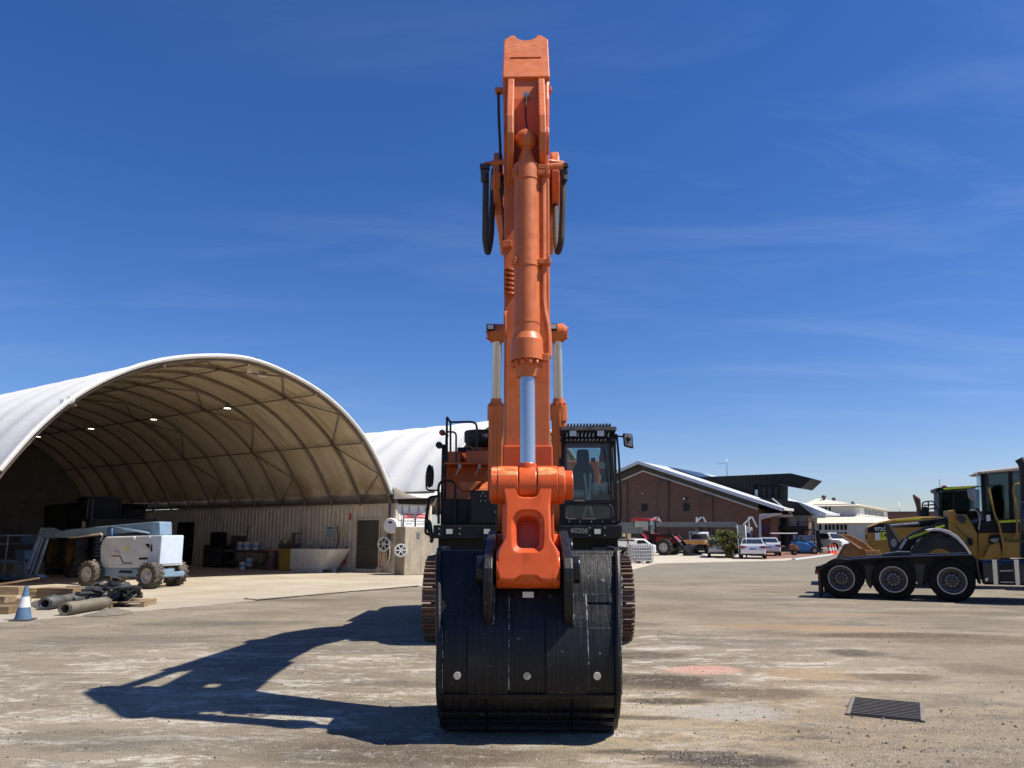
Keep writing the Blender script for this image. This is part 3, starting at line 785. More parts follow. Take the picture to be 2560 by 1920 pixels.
for s in (-1, 1):
    tr = B('track', M['rust_steel'], lambda m: [m.bx(s*TX - .12, s*TX + .12, TF - .1 + .42*k, TF + .2 + .42*k, TZ + TR - .09, TZ + TR - .005) for k in range(11)])
    for k in range(NS):
        d, z, th = belt(k*pit + .05); o = mobj('shoe', shoe_me, None, tr)
        nv = Vector((0, math.cos(th), math.sin(th))); xv = Vector((1, 0, 0)); yv = nv.cross(xv)
        o.matrix_local = Matrix(((1, yv.x, nv.x, s*TX), (0, yv.y, nv.y, d - EXR), (0, yv.z, nv.z, z), (0, 0, 0, 1)))
    B('track_frame', BK, lambda m: m.prism([(TF + .1, .35), (TB - .1, .35), (TB - .1, .95), (TF + .5, 1.0), (TF + .1, .85)], 'x', s*TX - .2, s*TX + .2), .02)
    B('idler', M['dark_steel'], lambda m: (m.cyl((s*TX - .16, TF, TZ), (s*TX + .16, TF, TZ), TR - .08, n=28), m.cyl((s*TX - .22, TF, TZ), (s*TX + .22, TF, TZ), .16, n=16)))
    B('sprocket', M['dark_steel'], lambda m: (m.cyl((s*TX - .1, TB, TZ), (s*TX + .1, TB, TZ), TR - .06, n=28), m.cyl((s*TX - .3, TB, TZ), (s*TX + .3, TB, TZ), .3, n=20)))
    for k in range(7): B('roller', M['dark_steel'], lambda m: m.cyl((s*TX - .2, TF + .75 + k*.5, .22), (s*TX + .2, TF + .75 + k*.5, .22), .12, n=14))
B('undercarriage', BK, lambda m: (m.bx(-1.2, 1.2, 14.0, 16.2, .6, 1.05), m.cyl((0, 15.1, 1.0), (0, 15.1, 1.32), .85, n=36), m.bx(-.5, .5, 13.4, 14.0, .55, .95)), .02)
B('hydraulic_lines', M['dark_steel'], lambda m: [m.tube(rnd([(x, 13.7, 1.35), (x + .02, 13.55, 1.1), (x + .05*q, 13.6, .8)], .1), .03, 6) for q, x in enumerate((-1.05, -.95, -.82, -.7, -.55, .45, .55))])

# ---- upper structure
B('deck_frame', BK, lambda m: (m.bx(-1.5, 1.5, 13.1, 18.3, 1.36, 1.64), m.bx(-.42, .42, 12.9, 14.9, 1.64, 1.9)), .02)
B('counterweight', OR, lambda m: m.prism(rpoly([(-1.52, 17.4), (1.52, 17.4), (1.52, 18.3), (.9, 18.75), (-.9, 18.75), (-1.52, 18.3)], .2), 'z', 1.4, 3.0), .06)
B('boom_foot_bracket', OR, lambda m: [m.prism([(14.1, 1.6), (15.6, 1.6), (15.2, 2.5), (14.75, 2.65), (14.4, 2.4)], 'x', x - .05, x + .05) for x in (-.42, .42)], .02)
B('engine_hood', OR, lambda m: (m.bx(-1.5, -.5, 15.2, 17.4, 1.64, zp(1128, 15.3)), m.bx(-.5, 1.5, 16.0, 17.4, 1.64, zp(1150, 15.9))), .04)
# front left tank body with sloping toe
tz1, tz0 = zp(1160, 13.35), zp(1248, 13.05)
B('fuel_tank', OR, lambda m: (m.prism([(13.32, 1.64), (13.32, tz0 + .1), (13.36, tz0 + .2), (13.70, tz1), (15.2, tz1), (15.2, 1.64)], 'x', -1.47, -.58),), .025)
B('tank_step', OR, lambda m: (m.prism([(-1.20, zp(1205, 13.4)), (-.80, zp(1205, 13.4)), (-.95, zp(1228, 13.4)), (-1.13, zp(1228, 13.4))], 'y', 13.30, 13.62),
                              m.bx(-1.49, -.56, 13.3, 13.8, tz1, tz1 + .025), m.bx(-1.44, -1.2, 13.7, 15.2, tz1, zp(1130, 13.8)), m.bx(-1.1, -.58, 13.7, 15.2, tz1, zp(1128, 13.8))), .012)
B('latch', M['steel'], lambda m: [(m.bx(x - .025, x + .025, 13.27, 13.30, tz1 - .08, tz1 - .01), m.bar((x, 13.29, tz1 - .06), (x - .07, 13.29, tz1 - .2), .03, .02)) for x in (-1.17, -.83)], .004)
# black box, steps and bumper at the front left
bz0, bzm, bz1 = zp(1346, 12.75), zp(1312, 12.75), zp(1228, 12.8)
B('tool_box', BK, lambda m: (m.bx(-.94, -.50, 12.72, 13.3, bzm, zp(1226, 12.75)), m.bx(-1.45, -.945, 12.95, 13.34, bzm, zp(1248, 12.98))), .012)
B('front_bumper', BK, lambda m: m.bx(-1.53, -.5, 12.62, 13.1, bz0, bzm - .004), .015)
B('box_lid', BK, lambda m: (m.bx(-.92, -.52, 12.70, 12.725, bzm + .03, zp(1228, 12.75) - .04), m.bx(-1.38, -1.0, 12.93, 12.955, bzm + .03, zp(1285, 12.9))), .006)
B('bolt', M['steel'], lambda m: [m.cyl((x, 12.60, z), (x, 12.625, z), .014, n=8) for x in (-1.43, -1.1) for z in (bz0 + .07, bzm - .06)] +
  [m.cyl((x, 12.69, zp(p_, 12.7)), (x, 12.705, zp(p_, 12.7)), .011, n=6) for x, p_ in ((-.735, 1233), (-.77, 1240), (-.69, 1240), (-.77, 1252), (-.69, 1252), (-.54, 1246), (-.53, 1280))])
def worklamp(x, d, z, par=ex):
    B('work_lamp', BK, lambda m: m.bx(x - .07, x + .07, d, d + .08, z - .055, z + .055), .012, par)
    return B('lamp_lens', M['lens'], lambda m: m.bx(x - .05, x + .05, d - .006, d, z - .038, z + .038), .004, par)
worklamp(-1.265, 12.58, (bz0 + bzm)/2); worklamp(-.66, 12.60, (bz0 + bzm)/2)
def rail(name, pts, r=.022, rad=.1, mat=BK): return B(name, mat, lambda m: m.tube(rnd(pts, rad), r, 8))
def rp(px, py, d): z = zp(py, d); return (xo(px, d, z), d, z)
rail('handrail', [rp(1096, 1310, 12.85), rp(1096, 1202, 12.85), rp(1138, 1201, 12.85), rp(1138, 1312, 12.85)], .022, .12)
rail('handrail', [rp(1117, 1165, 13.6), rp(1117, 1042, 13.6), rp(1126, 1056, 13.9), rp(1126, 1160, 13.9)], .02, .03, M['dark_steel'])
rail('handrail', [rp(1124, 1055, 13.9), rp(1192, 1054, 13.9), rp(1192, 1158, 13.9)], .02, .12, M['dark_steel'])
rail('handrail', [rp(1120, 1079, 13.6), rp(1140, 1080, 13.6), rp(1140, 1155, 13.6)], .017, .08, M['dark_steel'])
rail('handrail', [rp(1192, 1091, 13.9), rp(1170, 1092, 13.9), rp(1169, 1158, 13.9)], .017, .08, M['dark_steel'])
rail('handrail', [rp(1104, 1250, 13.3), rp(1107, 1113, 13.3), rp(1111, 1113, 13.8), rp(1110, 1250, 13.8)], .02, .08)
rail('handrail', [rp(1112, 1250, 13.3), rp(1113, 1160, 13.4), rp(1117, 1045, 13.5)], .017, .08)
# lamps on the rails
lp = rp(1105, 1081, 13.6); B('marker_lamp', M['red_lens'], lambda m: m.lathe([(.03, -.06), (.055, -.02), (.055, .03), (.02, .05)], lp, 'y', 12))
B('lamp_arm', BK, lambda m: m.bar(lp, (lp[0] + .1, lp[1] + .1, lp[2] - .05), .02, .03))
lp2 = rp(1098, 1113, 13.3); B('rail_lamp', BK, lambda m: (m.lathe([(.035, .08), (.06, .02), (.06, -.06)], lp2, 'y', 12), m.tube([lp2, (lp2[0] + .06, lp2[1], lp2[2] - .05)], .015, 6)))
# left mirror on its bent arm
mz = rp(1073, 1190, 12.8)
B('mirror', BK, lambda m: m.ball(mz, .15, 16, 10, (.42, .55, 1.3)), 0)
B('mirror_glass', M['chrome'], lambda m: m.lathe([(.001, 0), (.14, 0)], (0, 0, 0), 'y', 16, False).xf(Matrix.Translation((mz[0] + .035, mz[1] + .07, mz[2])) @ Matrix.Rotation(R(-60), 4, 'Z') @ Matrix.Scale(1.3, 4, (0, 0, 1)) @ Matrix.Scale(.6, 4, (1, 0, 0))))
rail('mirror_arm', [rp(1065, 1188, 12.8), rp(1065, 1225, 12.8), rp(1095, 1226, 12.85)], .014, .06)
rail('mirror_arm', [rp(1066, 1192, 12.8), rp(1073, 1190, 12.8)], .02, .01)
# side ladder hanging at the far left
rail('ladder', [rp(1097, 1240, 12.85), rp(1072, 1243, 12.85), rp(1064, 1300, 12.85), rp(1063, 1335, 12.85), rp(1092, 1338, 12.85)], .022, .05)
rail('ladder', [rp(1072, 1243, 13.15), rp(1066, 1310, 13.15), rp(1080, 1354, 13.15)], .022, .05)
rail('hose', [rp(1065, 1300, 12.85), rp(1074, 1305, 12.85), rp(1080, 1350, 12.85), rp(1076, 1356, 12.85)], .03, .1, M['rubber'])
# air cleaner
az0, az1 = zp(1112, 14.6), zp(1078, 14.6); ax_ = xo(1201, 14.6, az0)
ac = B('air_cleaner', M['rubber'], lambda m: (m.lathe([(.16, az0 - .05), (.27, az0), (.31, az0 + .06), (.31, az1 - .03), (.29, az1)], (ax_, 14.6, 0), 'z', 28), m.cyl((ax_, 14.6, az0 - .3), (ax_, 14.6, az0), .13, n=16)))
B('air_cleaner_duct', OR, lambda m: m.cyl((ax_, 14.6, az0 - .5), (ax_, 14.6, az0 - .06), .17, n=18))
text_mesh('HI', .11, M['white_clean'], ac, Matrix.Translation((ax_ + .10, 14.6 - EXR - .30, (az0 + az1)/2 + .01)) @ FACE_Y, thick=.003)
B('hood_fittings', BK, lambda m: (m.bx(-1.3, -1.05, 14.2, 14.5, zp(1128, 14.2), zp(1118, 14.2)), m.tube(rnd([(-1.2, 14.3, zp(1120, 14.3)), (-1.1, 14.3, zp(1105, 14.3))], .1), .012, 5)))

# ---- cab
cx0, cx1 = xo(1398, 12.75, 2.6), xo(1541, 12.75, 2.6)
cz0, cz1 = zp(1312, 12.75), zp(1072, 12.75)
CF, CB = 12.72, 14.55
gz0, gz1, gm0, gm1 = zp(1298, CF), zp(1262, CF), zp(1253, CF), zp(1106, CF)
cab = B('cab', BK, lambda m: (
    m.bx(cx0, cx1, CF, CB, cz0, cz0 + .10),                                            # floor frame
    m.bx(cx0 + .02, cx1 - .02, CF + .15, CB, cz1 - .13, cz1 - .10),                     # roof skin
    [m.bx(x, x + .085, CF, CF + .11, cz0 + .1, cz1 - .13) for x in (cx0, cx1 - .085)],  # front posts
    [m.bx(x, x + .09, CB - .1, CB, cz0 + .1, cz1 - .13) for x in (cx0, cx1 - .09)],
    m.bx(cx1 - .07, cx1 - .01, CF + .8, CF + .9, cz0 + .1, cz1 - .13),
    m.bx(cx0 + .085, cx1 - .085, CF, CF + .07, gz1 + .005, gm0 - .005),                 # rail between the panes
    m.bx(cx0 + .085, cx1 - .085, CF, CF + .07, cz0 + .1, gz0),
    m.bx(cx0, cx1, CF - .02, CF + .13, gm1, cz1 - .10),
    m.bx(cx0 + .01, cx0 + .05, CF + .11, CB - .1, cz0 + .1, cz0 + .9), m.bx(cx1 - .05, cx1 - .01, CF + .11, CB - .1, cz0 + .1, cz0 + .75),
    m.bx(cx0 + .09, cx1 - .09, CB - .06, CB - .02, cz0 + .1, cz0 + .75)), .018)
def pane(name, x0, x1, y, z0, z1, r=.07):
    return B(name, M['glass'], lambda m: m.prism(rpoly([(x0, z0), (x1, z0), (x1, z1), (x0, z1)], r), 'y', y, y + .006), 0, cab)
pane('windscreen', cx0 + .075, cx1 - .075, CF + .03, gm0 - .01, gm1 + .01)
pane('lower_pane', cx0 + .075, cx1 - .075, CF + .03, gz0 - .01, gz1 + .01)
pane('rear_pane', cx0 + .09, cx1 - .09, CB - .05, cz0 + .75, cz1 - .14)
for x in (cx0 + .03, cx1 - .035): B('side_pane', M['glass_dark'], lambda m: m.bx(x, x + .005, CF + .11, CB - .1, cz0 + .75, cz1 - .14), 0, cab)
def seal(x0, x1, z0, z1, w=.022):
    pts = [(p[0], CF + .005, p[1]) for p in rpoly([(x0, z0), (x1, z0), (x1, z1), (x0, z1)], .08, 5)]
    return B('window_seal', M['rubber'], lambda m: m.tube(pts, w, 6, True), 0, cab)
seal(cx0 + .085, cx1 - .085, gm0, gm1); seal(cx0 + .085, cx1 - .085, gz0, gz1, .016)
# corner gussets of the window (rounded look)
# roof guard with slotted visor
rg0, rg1 = zp(1104, CF), zp(1073, CF)
B('roof_guard', BK, lambda m: (
    m.prism([(CF - .22, rg1 - .05), (CF - .16, rg1 + .02), (CB - .3, rg1 + .06), (CB - .3, rg1 + .02), (CF - .14, rg1 - .045)], 'x', cx0 + .01, cx1 + .0),
    m.bx(cx0 + .03, cx0 + .06, CF - .18, CB - .4, rg1 - .12, rg1 - .01), m.bx(cx1 - .06, cx1 - .03, CF - .18, CB - .4, rg1 - .12, rg1 - .01),
    m.bx(cx0 + .02, cx1 - .02, CF - .10, CF - .07, rg0 - .02, rg0 + .02), m.bx(cx0 + .02, cx1 - .02, CF - .17, CF - .14, rg1 - .08, rg1 - .045)), .012, cab)
B('roof_grille', M['dark_steel'], lambda m: [m.bx(cx0 + .14 + k*.053, cx0 + .165 + k*.053, CF - .14, CF + .5, rg1 + .035, rg1 + .075) for k in range(14)], .004, cab)
B('visor_slats', M['steel'], lambda m: [m.bar((cx0 + .12 + k*.062, CF - .125, rg0 + .06), (cx0 + .135 + k*.062, CF - .125, rg0 + .135), .022, .01, (0, 1, 0)) for k in range(12)] +
  [m.bar((cx0 + .12 + k*.062, CF - .105, rg0 - .0), (cx0 + .145 + k*.062, CF - .105, rg0 + .025), .02, .01, (0, 1, 0)) for k in range(11)], 0, cab)
for px in (1431, 1499):
    x = xo(px, CF, 3.2); B('cab_lamp', BK, lambda m: m.bx(x - .075, x + .075, CF - .19, CF - .13, rg0 + .05, rg0 + .17), .015, cab)
    B('lamp_lens', M['lens'], lambda m: m.bx(x - .055, x + .055, CF - .197, CF - .191, rg0 + .065, rg0 + .155), .003, cab)
B('cab_base', BK, lambda m: m.prism([(cx0 - .03, cz0 - .008), (cx1 + .06, cz0 - .008), (cx1 + .05, bz0 + .02), (cx1 - .0, bz0), (cx0 - .03, bz0)], 'y', 12.64, 13.2), .015)
text_mesh('60208', .112, M['scratch'], ex, Matrix.Translation((xo(1448, 12.63, 1.8), 12.636 - EXR, (cz0 + bz0)/2 + .01)) @ FACE_Y @ Matrix.Rotation(R(-3), 4, 'Z'), 'chalk_number', thick=.002, offset=0)
lx = xo(1493, 12.6, 1.8); lz = (cz0 + bz0)/2
worklamp(lx, 12.60, lz)
B('bolt', M['steel'], lambda m: [m.cyl((lx + a, 12.62, lz + b), (lx + a, 12.645, lz + b), .014, n=8) for a in (-.12, .12) for b in (-.06, .06)] +
  [m.cyl((cx0 + .15 + k*.18, CF - .012, cz0 + .05), (cx0 + .15 + k*.18, CF + .005, cz0 + .05), .013, n=6) for k in range(5)])
# cab interior
B('seat', M['seat'], lambda m: (m.prism(rpoly([(cx0 + .27, cz0 + .45), (cx0 + .67, cz0 + .45), (cx0 + .66, cz0 + .98), (cx0 + .56, cz0 + 1.12), (cx0 + .38, cz0 + 1.12), (cx0 + .28, cz0 + .98)], .06), 'y', 13.75, 13.92),
   m.prism(rpoly([(cx0 + .35, cz0 + 1.10), (cx0 + .59, cz0 + 1.10), (cx0 + .57, cz0 + 1.34), (cx0 + .37, cz0 + 1.34)], .05), 'y', 13.76, 13.88), m.bx(cx0 + .25, cx0 + .69, 13.25, 13.9, cz0 + .35, cz0 + .5)), .03, cab)
B('console', M['interior'], lambda m: (m.bx(cx0 + .1, cx0 + .24, 13.1, 13.9, cz0 + .1, cz0 + .62), m.bx(cx0 + .72, cx0 + .86, 13.1, 13.9, cz0 + .1, cz0 + .62), m.bx(cx0 + .1, cx1 - .1, 12.9, 14.4, cz0 + .1, cz0 + .14)), .03, cab)
B('lever', M['film'], lambda m: [m.tube(rnd([(cx0 + q, 12.98, cz0 + .12), (cx0 + q + e_, 12.96, cz0 + .35), (cx0 + q + e_*.4, 12.98, cz0 + .85)], .12), .022, 8) for q, e_ in ((.40, .08), (.56, -.06))], 0, cab)
B('film_cover', M['film'], lambda m: (m.ball((cx0 + .30, 13.1, cz0 + .52), .13, 12, 8, (1.5, .8, .55)), m.ball((cx0 + .62, 13.1, cz0 + .6), .10, 12, 8, (.8, .8, 1.2)), m.ball((cx0 + .78, 13.0, cz0 + .62), .10, 12, 8, (1.0, .6, .9))), 0, cab)
fxx = cx0 + .73
B('cab_extinguisher', M['red'], lambda m: (m.lathe([(.045, cz0 + .82), (.05, cz0 + .84), (.05, cz0 + 1.12), (.03, cz0 + 1.18), (.015, cz0 + 1.22)], (fxx, 12.95, 0), 'z', 14),), 0, cab)
B('extinguisher_label', M['white_clean'], lambda m: m.lathe([(.052, cz0 + .93), (.052, cz0 + 1.03)], (fxx, 12.95, 0), 'z', 14, False), 0, cab)
B('exit_sticker', paint('green_sticker', (.05, .42, .18), .5), lambda m: m.bx(cx0 + .67, cx0 + .75, CB - .058, CB - .056, cz1 - .40, cz1 - .32), 0, cab)
B('wiper', BK, lambda m: m.bar((cx1 - .13, CF + .01, gm0 + .1), (cx1 - .19, CF + .01, gm1 - .15), .014, .014), 0, cab)
# cab grab rail and mirror
rail('grab_rail', [rp(1537, 1090, 12.72), rp(1541, 1086, 12.68), rp(1546, 1140, 12.66), rp(1552, 1240, 12.66), rp(1551, 1306, 12.7), rp(1530, 1310, 12.74)], .018, .05)
rail('grab_rail', [rp(1531, 1115, 12.74), rp(1541, 1305, 12.74)], .022, .05, M['dark_steel'])
rail('mirror_arm', [rp(1541, 1091, 12.66), rp(1570, 1093, 12.66)], .014, .05)
mc = rp(1569.5, 1103, 12.62)
B('mirror', BK, lambda m: m.prism(rpoly([(mc[0] - .085, mc[2] + .13), (mc[0] + .075, mc[2] + .11), (mc[0] + .085, mc[2] - .13), (mc[0] - .07, mc[2] - .09)], .03), 'y', 12.60, 12.66), .02)
B('mirror_back', M['steel'], lambda m: m.prism(rpoly([(mc[0] - .065, mc[2] + .105), (mc[0] + .06, mc[2] + .09), (mc[0] + .066, mc[2] - .105), (mc[0] - .055, mc[2] - .07)], .03), 'y', 12.585, 12.60), .008)
B('mirror_bracket', BK, lambda m: (m.ball((mc[0] + .0, 12.57, mc[2] + .03), .04, 10, 6), m.bar((mc[0], 12.57, mc[2] + .03), (mc[0] - .02, 12.57, mc[2] - .05), .02, .02)))
B('antenna', BK, lambda m: m.cyl((xo(1493, 13.5, 3.4), 13.5, rg1), (xo(1493, 13.5, 3.4), 13.5, rg1 + .16), .006, n=5))
# catwalk at the right
B('catwalk', M['dark_steel'], lambda m: (m.bx(1.05, 1.62, 12.9, 15.5, 1.42, 1.47), m.bx(1.5, 1.62, 13.0, 15.5, 1.6, 1.64)), .006)

# ---- boom
BW = .335
def boom_w(u, v): return 1.0
boom_poly = [(14.45, 2.05), (14.8, 1.95), (15.1, 2.2), (15.05, 2.6), (14.5, 4.6), (13.9, 5.6), (13.1, 6.2), (12.0, 6.4), (10.2, 6.2), (8.95, 6.0), (8.55, 5.95), (8.2, 5.92), (7.95, 5.6), (8.1, 5.35), (8.5, 5.42), (8.95, 5.5), (10.0, 5.6), (11.6, 5.58), (12.4, 5.15), (13.0, 4.6), (13.6, 3.7), (14.2, 2.4)]
boom = B('boom', OR, lambda m: m.prism([p for p in boom_poly if p[0] > 8.5 and p != (8.5, 5.42)] , 'x', -BW, BW), .025)
for s in (-1, 1):
    B('boom_fork', OR, lambda m: m.prism([(9.9, 6.18), (8.6, 6.0)] + arc((8.2, 5.6), .36, 75, 290, 12) + [(9.2, 5.42), (10.2, 5.5)], 'x', s*.275, s*.365), .015, boom)
B('boom_pin', OR, lambda m: (m.cyl((-.40, 8.2, 5.6), (.44, 8.2, 5.6), .12, n=20), m.cyl((.36, 8.2, 5.6), (.40, 8.2, 5.6), .2, n=20)), .01, boom)
# boom cylinders on both sides
for s in (-1, 1):
    fx_, tp = Vector((s*.56, 13.15, 1.75)), Vector((s*.50, 12.45, zp(833, 12.45)))
    dv = (tp - fx_).normalized()
    L = (tp - fx_).length; sp_ = (zp(1018, 12.9) - fx_.z)/dv.z
    bc = B('boom_cylinder', OR, lambda m: (m.cyl(fx_, fx_ + dv*sp_*.93, .125, n=24), m.cyl(fx_ + dv*sp_*.88, fx_ + dv*sp_, .145, n=24), m.cyl(fx_ + dv*sp_, fx_ + dv*(sp_ + .12), .11, .085, n=20),
        [m.cyl(fx_ + dv*(sp_) + Vector((math.cos(a)*.115, math.sin(a)*.115, 0)), fx_ + dv*(sp_ + .03) + Vector((math.cos(a)*.115, math.sin(a)*.115, 0)), .02, n=6) for a in [math.pi*k/5 for k in range(10)]],
        m.cyl(fx_ + dv*sp_*.45, fx_ + dv*sp_*.48, .135, n=24)))
    B('rod', M['chrome'], lambda m: m.cyl(fx_ + dv*(sp_ + .1), tp, .078, n=24), 0, bc)
    B('pipe', OR, lambda m: m.tube(rnd([fx_ + Vector((-s*.05, -.16, .3)), fx_ + dv*sp_*.5 + Vector((-s*.0, -.16, 0)), fx_ + dv*sp_*.95 + Vector((0, -.15, 0))], .2), .022, 8), 0, bc)
    B('rod_eye', OR, lambda m: (m.cyl((s*.36, tp.y, tp.z), (s*.62, tp.y, tp.z), .155, n=24), m.cyl((s*.62, tp.y, tp.z), (s*.66, tp.y, tp.z), .12, n=16), m.cyl((s*.33, tp.y, tp.z - .01), (s*.36, tp.y, tp.z - .01), .19, n=24),
        [m.cyl((s*.66, tp.y + .08*math.cos(a), tp.z + .08*math.sin(a)), (s*.685, tp.y + .08*math.cos(a), tp.z + .08*math.sin(a)), .02, n=6) for a in (0, 1.57, 3.14, 4.71)]), .008, bc)
    wl_ = AT(1226 if s < 0 else 1383, 815, 12.2); z_ = wl_.z; x_ = wl_.x - 12.2*math.tan(EXA)
    worklamp(x_, 12.24, z_)
# ---- arm (stick)
def arm_hw(u, v): return .222 + .006*max(0, v - 3) + (.018 if v < 2.35 else 0)
arm_front = [(7.30, 1.62), (7.30, 2.30), (7.33, 2.45), (7.36, 4.2), (7.39, 5.6), (7.41, 6.2), (7.47, 6.48)]
arm_back = [(7.95, 6.75), (8.12, 6.3), (8.40, 5.75), (8.38, 5.4), (8.18, 4.6), (7.92, 3.2), (7.77, 2.2), (7.70, 1.7), (7.62, 1.42), (7.45, 1.36), (7.33, 1.45)]
arm = B('arm', OR, lambda m: m.prism(arm_front + arm_back, 'x', -1, 1, arm_hw), .018)
B('arm_nose', ON, lambda m: (m.prism([(7.285, 1.55), (7.285, zp(1113, 7.28)), (7.6, zp(1113, 7.28)), (7.85, 2.3), (7.7, 1.55)], 'x', -.238, .238, lambda u, v: 1 + .10*max(0, 1.9 - v)), m.cyl((-.30, 7.48, 1.52), (.30, 7.48, 1.52), .17, n=24)), .015, arm)
# tail face plate with its notch: built flat, then tilted back
t0 = Vector((0, 7.445, zp(196, 7.445))); t1z = zp(92, 7.98); t1 = Vector((0, 7.98, t1z)); tl = (t1 - t0).length
hw = .252
nr_ = .125
poly = [(-hw, 0), (hw, 0), (hw, tl - .12), (hw - .08, tl), (nr_ + .015, tl)] + [(nr_*math.cos(R(a)), tl + .0 + nr_*1.05*math.sin(R(a))) for a in range(-4, -177, -12)] + [(-nr_ - .015, tl), (-hw + .08, tl), (-hw, tl - .12)]
ta = math.atan2(t1.z - t0.z, t1.y - t0.y)
TM = Matrix.Translation((0, t0.y, t0.z)) @ Matrix.Rotation(ta - math.pi/2, 4, 'X')
B('tail_plate', OR, lambda m: m.prism(poly, 'y', -.02, .05).xf(TM), .012, arm)
for s in (-1, 1):
    B('tail_cheek', OR, lambda m: m.prism([(7.47, 6.4), (t1.y - .0, t1.z - .10), (t1.y + .14, t1.z - .02), (t1.y + .34, t1.z - .2), (8.22, 6.35), (8.0, 6.1)], 'x', s*.252, s*.17), .012, arm)
B('tail_rib', OR, lambda m: m.bx(-.17, .17, -.034, -.018, tl*.42, tl*.42 + .02).xf(TM), .004, arm)
# ears for the bucket cylinder
for s in (-1, 1):
    B('cylinder_ear', OR, lambda m: m.prism([(7.46, 6.45), (7.40, 6.43), (7.12, 6.0), (6.96, 5.75), (6.93, 5.55), (7.0, 5.38), (7.15, 5.28), (7.42, 5.2)], 'x', s*.125, s*.195), .012, arm)
    B('ear_boss', OR, lambda m: m.cyl((s*.195, 7.12, 5.56), (s*.225, 7.12, 5.56), .14, n=20), .006, arm)
# ---- bucket cylinder
c0, c1_ = Vector((0, 6.93, zp(1213, 6.93))), Vector((0, 7.12, 5.56))
cd = (c1_ - c0).normalized(); CL = (c1_ - c0).length
def ck(py): return (zp(py, 7.0) - c0.z)/cd.z
k0, k1, k2, k3 = ck(945), ck(905), ck(860), ck(428)
bcy = B('bucket_cylinder', OR, lambda m: (
    m.cyl(c0 + cd*k2, c0 + cd*k3, .122, n=32), m.cyl(c0 + cd*k1, c0 + cd*(k2 + .02), .152, n=32), m.cyl(c0 + cd*(k2 + .02), c0 + cd*(k2 + .09), .152, .124, n=32),
    m.cyl(c0 + cd*k0, c0 + cd*(k1 + .005), .092, .125, n=24), m.cyl(c0 + cd*(k1 - .0), c0 + cd*(k1 + .10), .156, n=32),
    m.cyl(c0 + cd*k3, c0 + cd*(k3 + .10), .128, n=32), m.cyl(c0 + cd*(k3 + .10), c0 + cd*(k3 + .26), .10, .06, n=24), m.cyl(c0 + cd*(k3 + .2), c0 + cd*(CL + .02), .06, n=20),
    m.ball(c1_, .118, 20, 12), [m.cyl(c0 + cd*ck(p_), c0 + cd*(ck(p_) + .09), .129, n=32) for p_ in (668, 445)], m.cyl(c0 + cd*ck(812), c0 + cd*(ck(812) + .012), .126, n=32)))
B('gland_bolt', OR, lambda m: [m.cyl(c0 + cd*(k1 - .05) + Vector((.128*math.cos(a), .128*math.sin(a), 0)), c0 + cd*(k1 + .0) + Vector((.128*math.cos(a), .128*math.sin(a), 0)), .022, n=8) for a in [2*math.pi*q/12 + .2 for q in range(12)]], 0, bcy)
B('gland_rib', OR, lambda m: [m.prism([(.09, k0 + .01), (.112, k0 + .01), (.145, k1), (.09, k1)], 'y', -.015, .015).xf(Matrix.Translation(c0) @ cd.to_track_quat('Z', 'Y').to_matrix().to_4x4() @ Matrix.Rotation(a, 4, 'Z')) for a in [2*math.pi*q/8 for q in range(8)]], 0, bcy)
B('rod', M['chrome'], lambda m: m.cyl(c0 + cd*.1, c0 + cd*(k0 + .02), .0705, n=32), 0, bcy)
B('rod_eye', ON, lambda m: (m.cyl(c0 + cd*.02, c0 + cd*ck(1160), .10, .078, n=28), m.cyl((-.078, c0.y, c0.z), (.078, c0.y, c0.z), .165, n=28)), .008, bcy)
B('pipe', OR, lambda m: m.tube(rnd([c0 + cd*(k1 + .04) + Vector((.155, -.02, 0)), c0 + cd*(k1 + .04) + Vector((.20, -.02, .0)), c0 + cd*(k1 + .30) + Vector((.20, -.02, 0)), c0 + cd*(k2 + .38) + Vector((.155, 0, 0)), c0 + cd*(k3 - .04) + Vector((.165, 0, 0)), c0 + cd*(k3 + .10) + Vector((.17, .0, 0)), c0 + cd*(k3 + .13) + Vector((.36, .05, 0))], .1), .031, 10), 0, bcy)
B('pipe_clamp', OR, lambda m: [m.box(c0 + cd*ck(p_) + Vector((.165, -.03, .05)), (.13, .10, .05)) for p_ in (668, 440)] + [m.box(c0 + cd*ck(p_) + Vector((.165, -.03, .11)), (.11, .09, .05)) for p_ in (440,)] +
  [m.box(c0 + cd*ck(p_) + Vector((-.118, -.07, .05)), (.045, .06, .07)) for p_ in (668, 440)] + [m.box(c0 + cd*(k1 + .03) + Vector((.17, -.03, 0)), (.06, .08, .07))], .008, bcy)
B('clamp_bolt', OR, lambda m: [m.cyl(c0 + cd*ck(p_) + Vector((x, -.10, dz_)), c0 + cd*ck(p_) + Vector((x, -.07, dz_)), .016, n=6) for p_ in (668, 440) for x in (-.118, .205) for dz_ in (.035, .07)], 0, bcy)
# grease line between the ears
B('grease_line', M['rubber'], lambda m: m.tube(rnd([(0, 7.34, zp(238, 7.35)), (-.01, 7.32, zp(290, 7.3)), (.02, 7.1, zp(345, 7.1))], .2), .012, 6), 0, arm)
B('grease_fitting', M['steel'], lambda m: m.cyl((0, 7.42, zp(238, 7.35)), (0, 7.33, zp(238, 7.35)), .03, n=10), 0, arm)
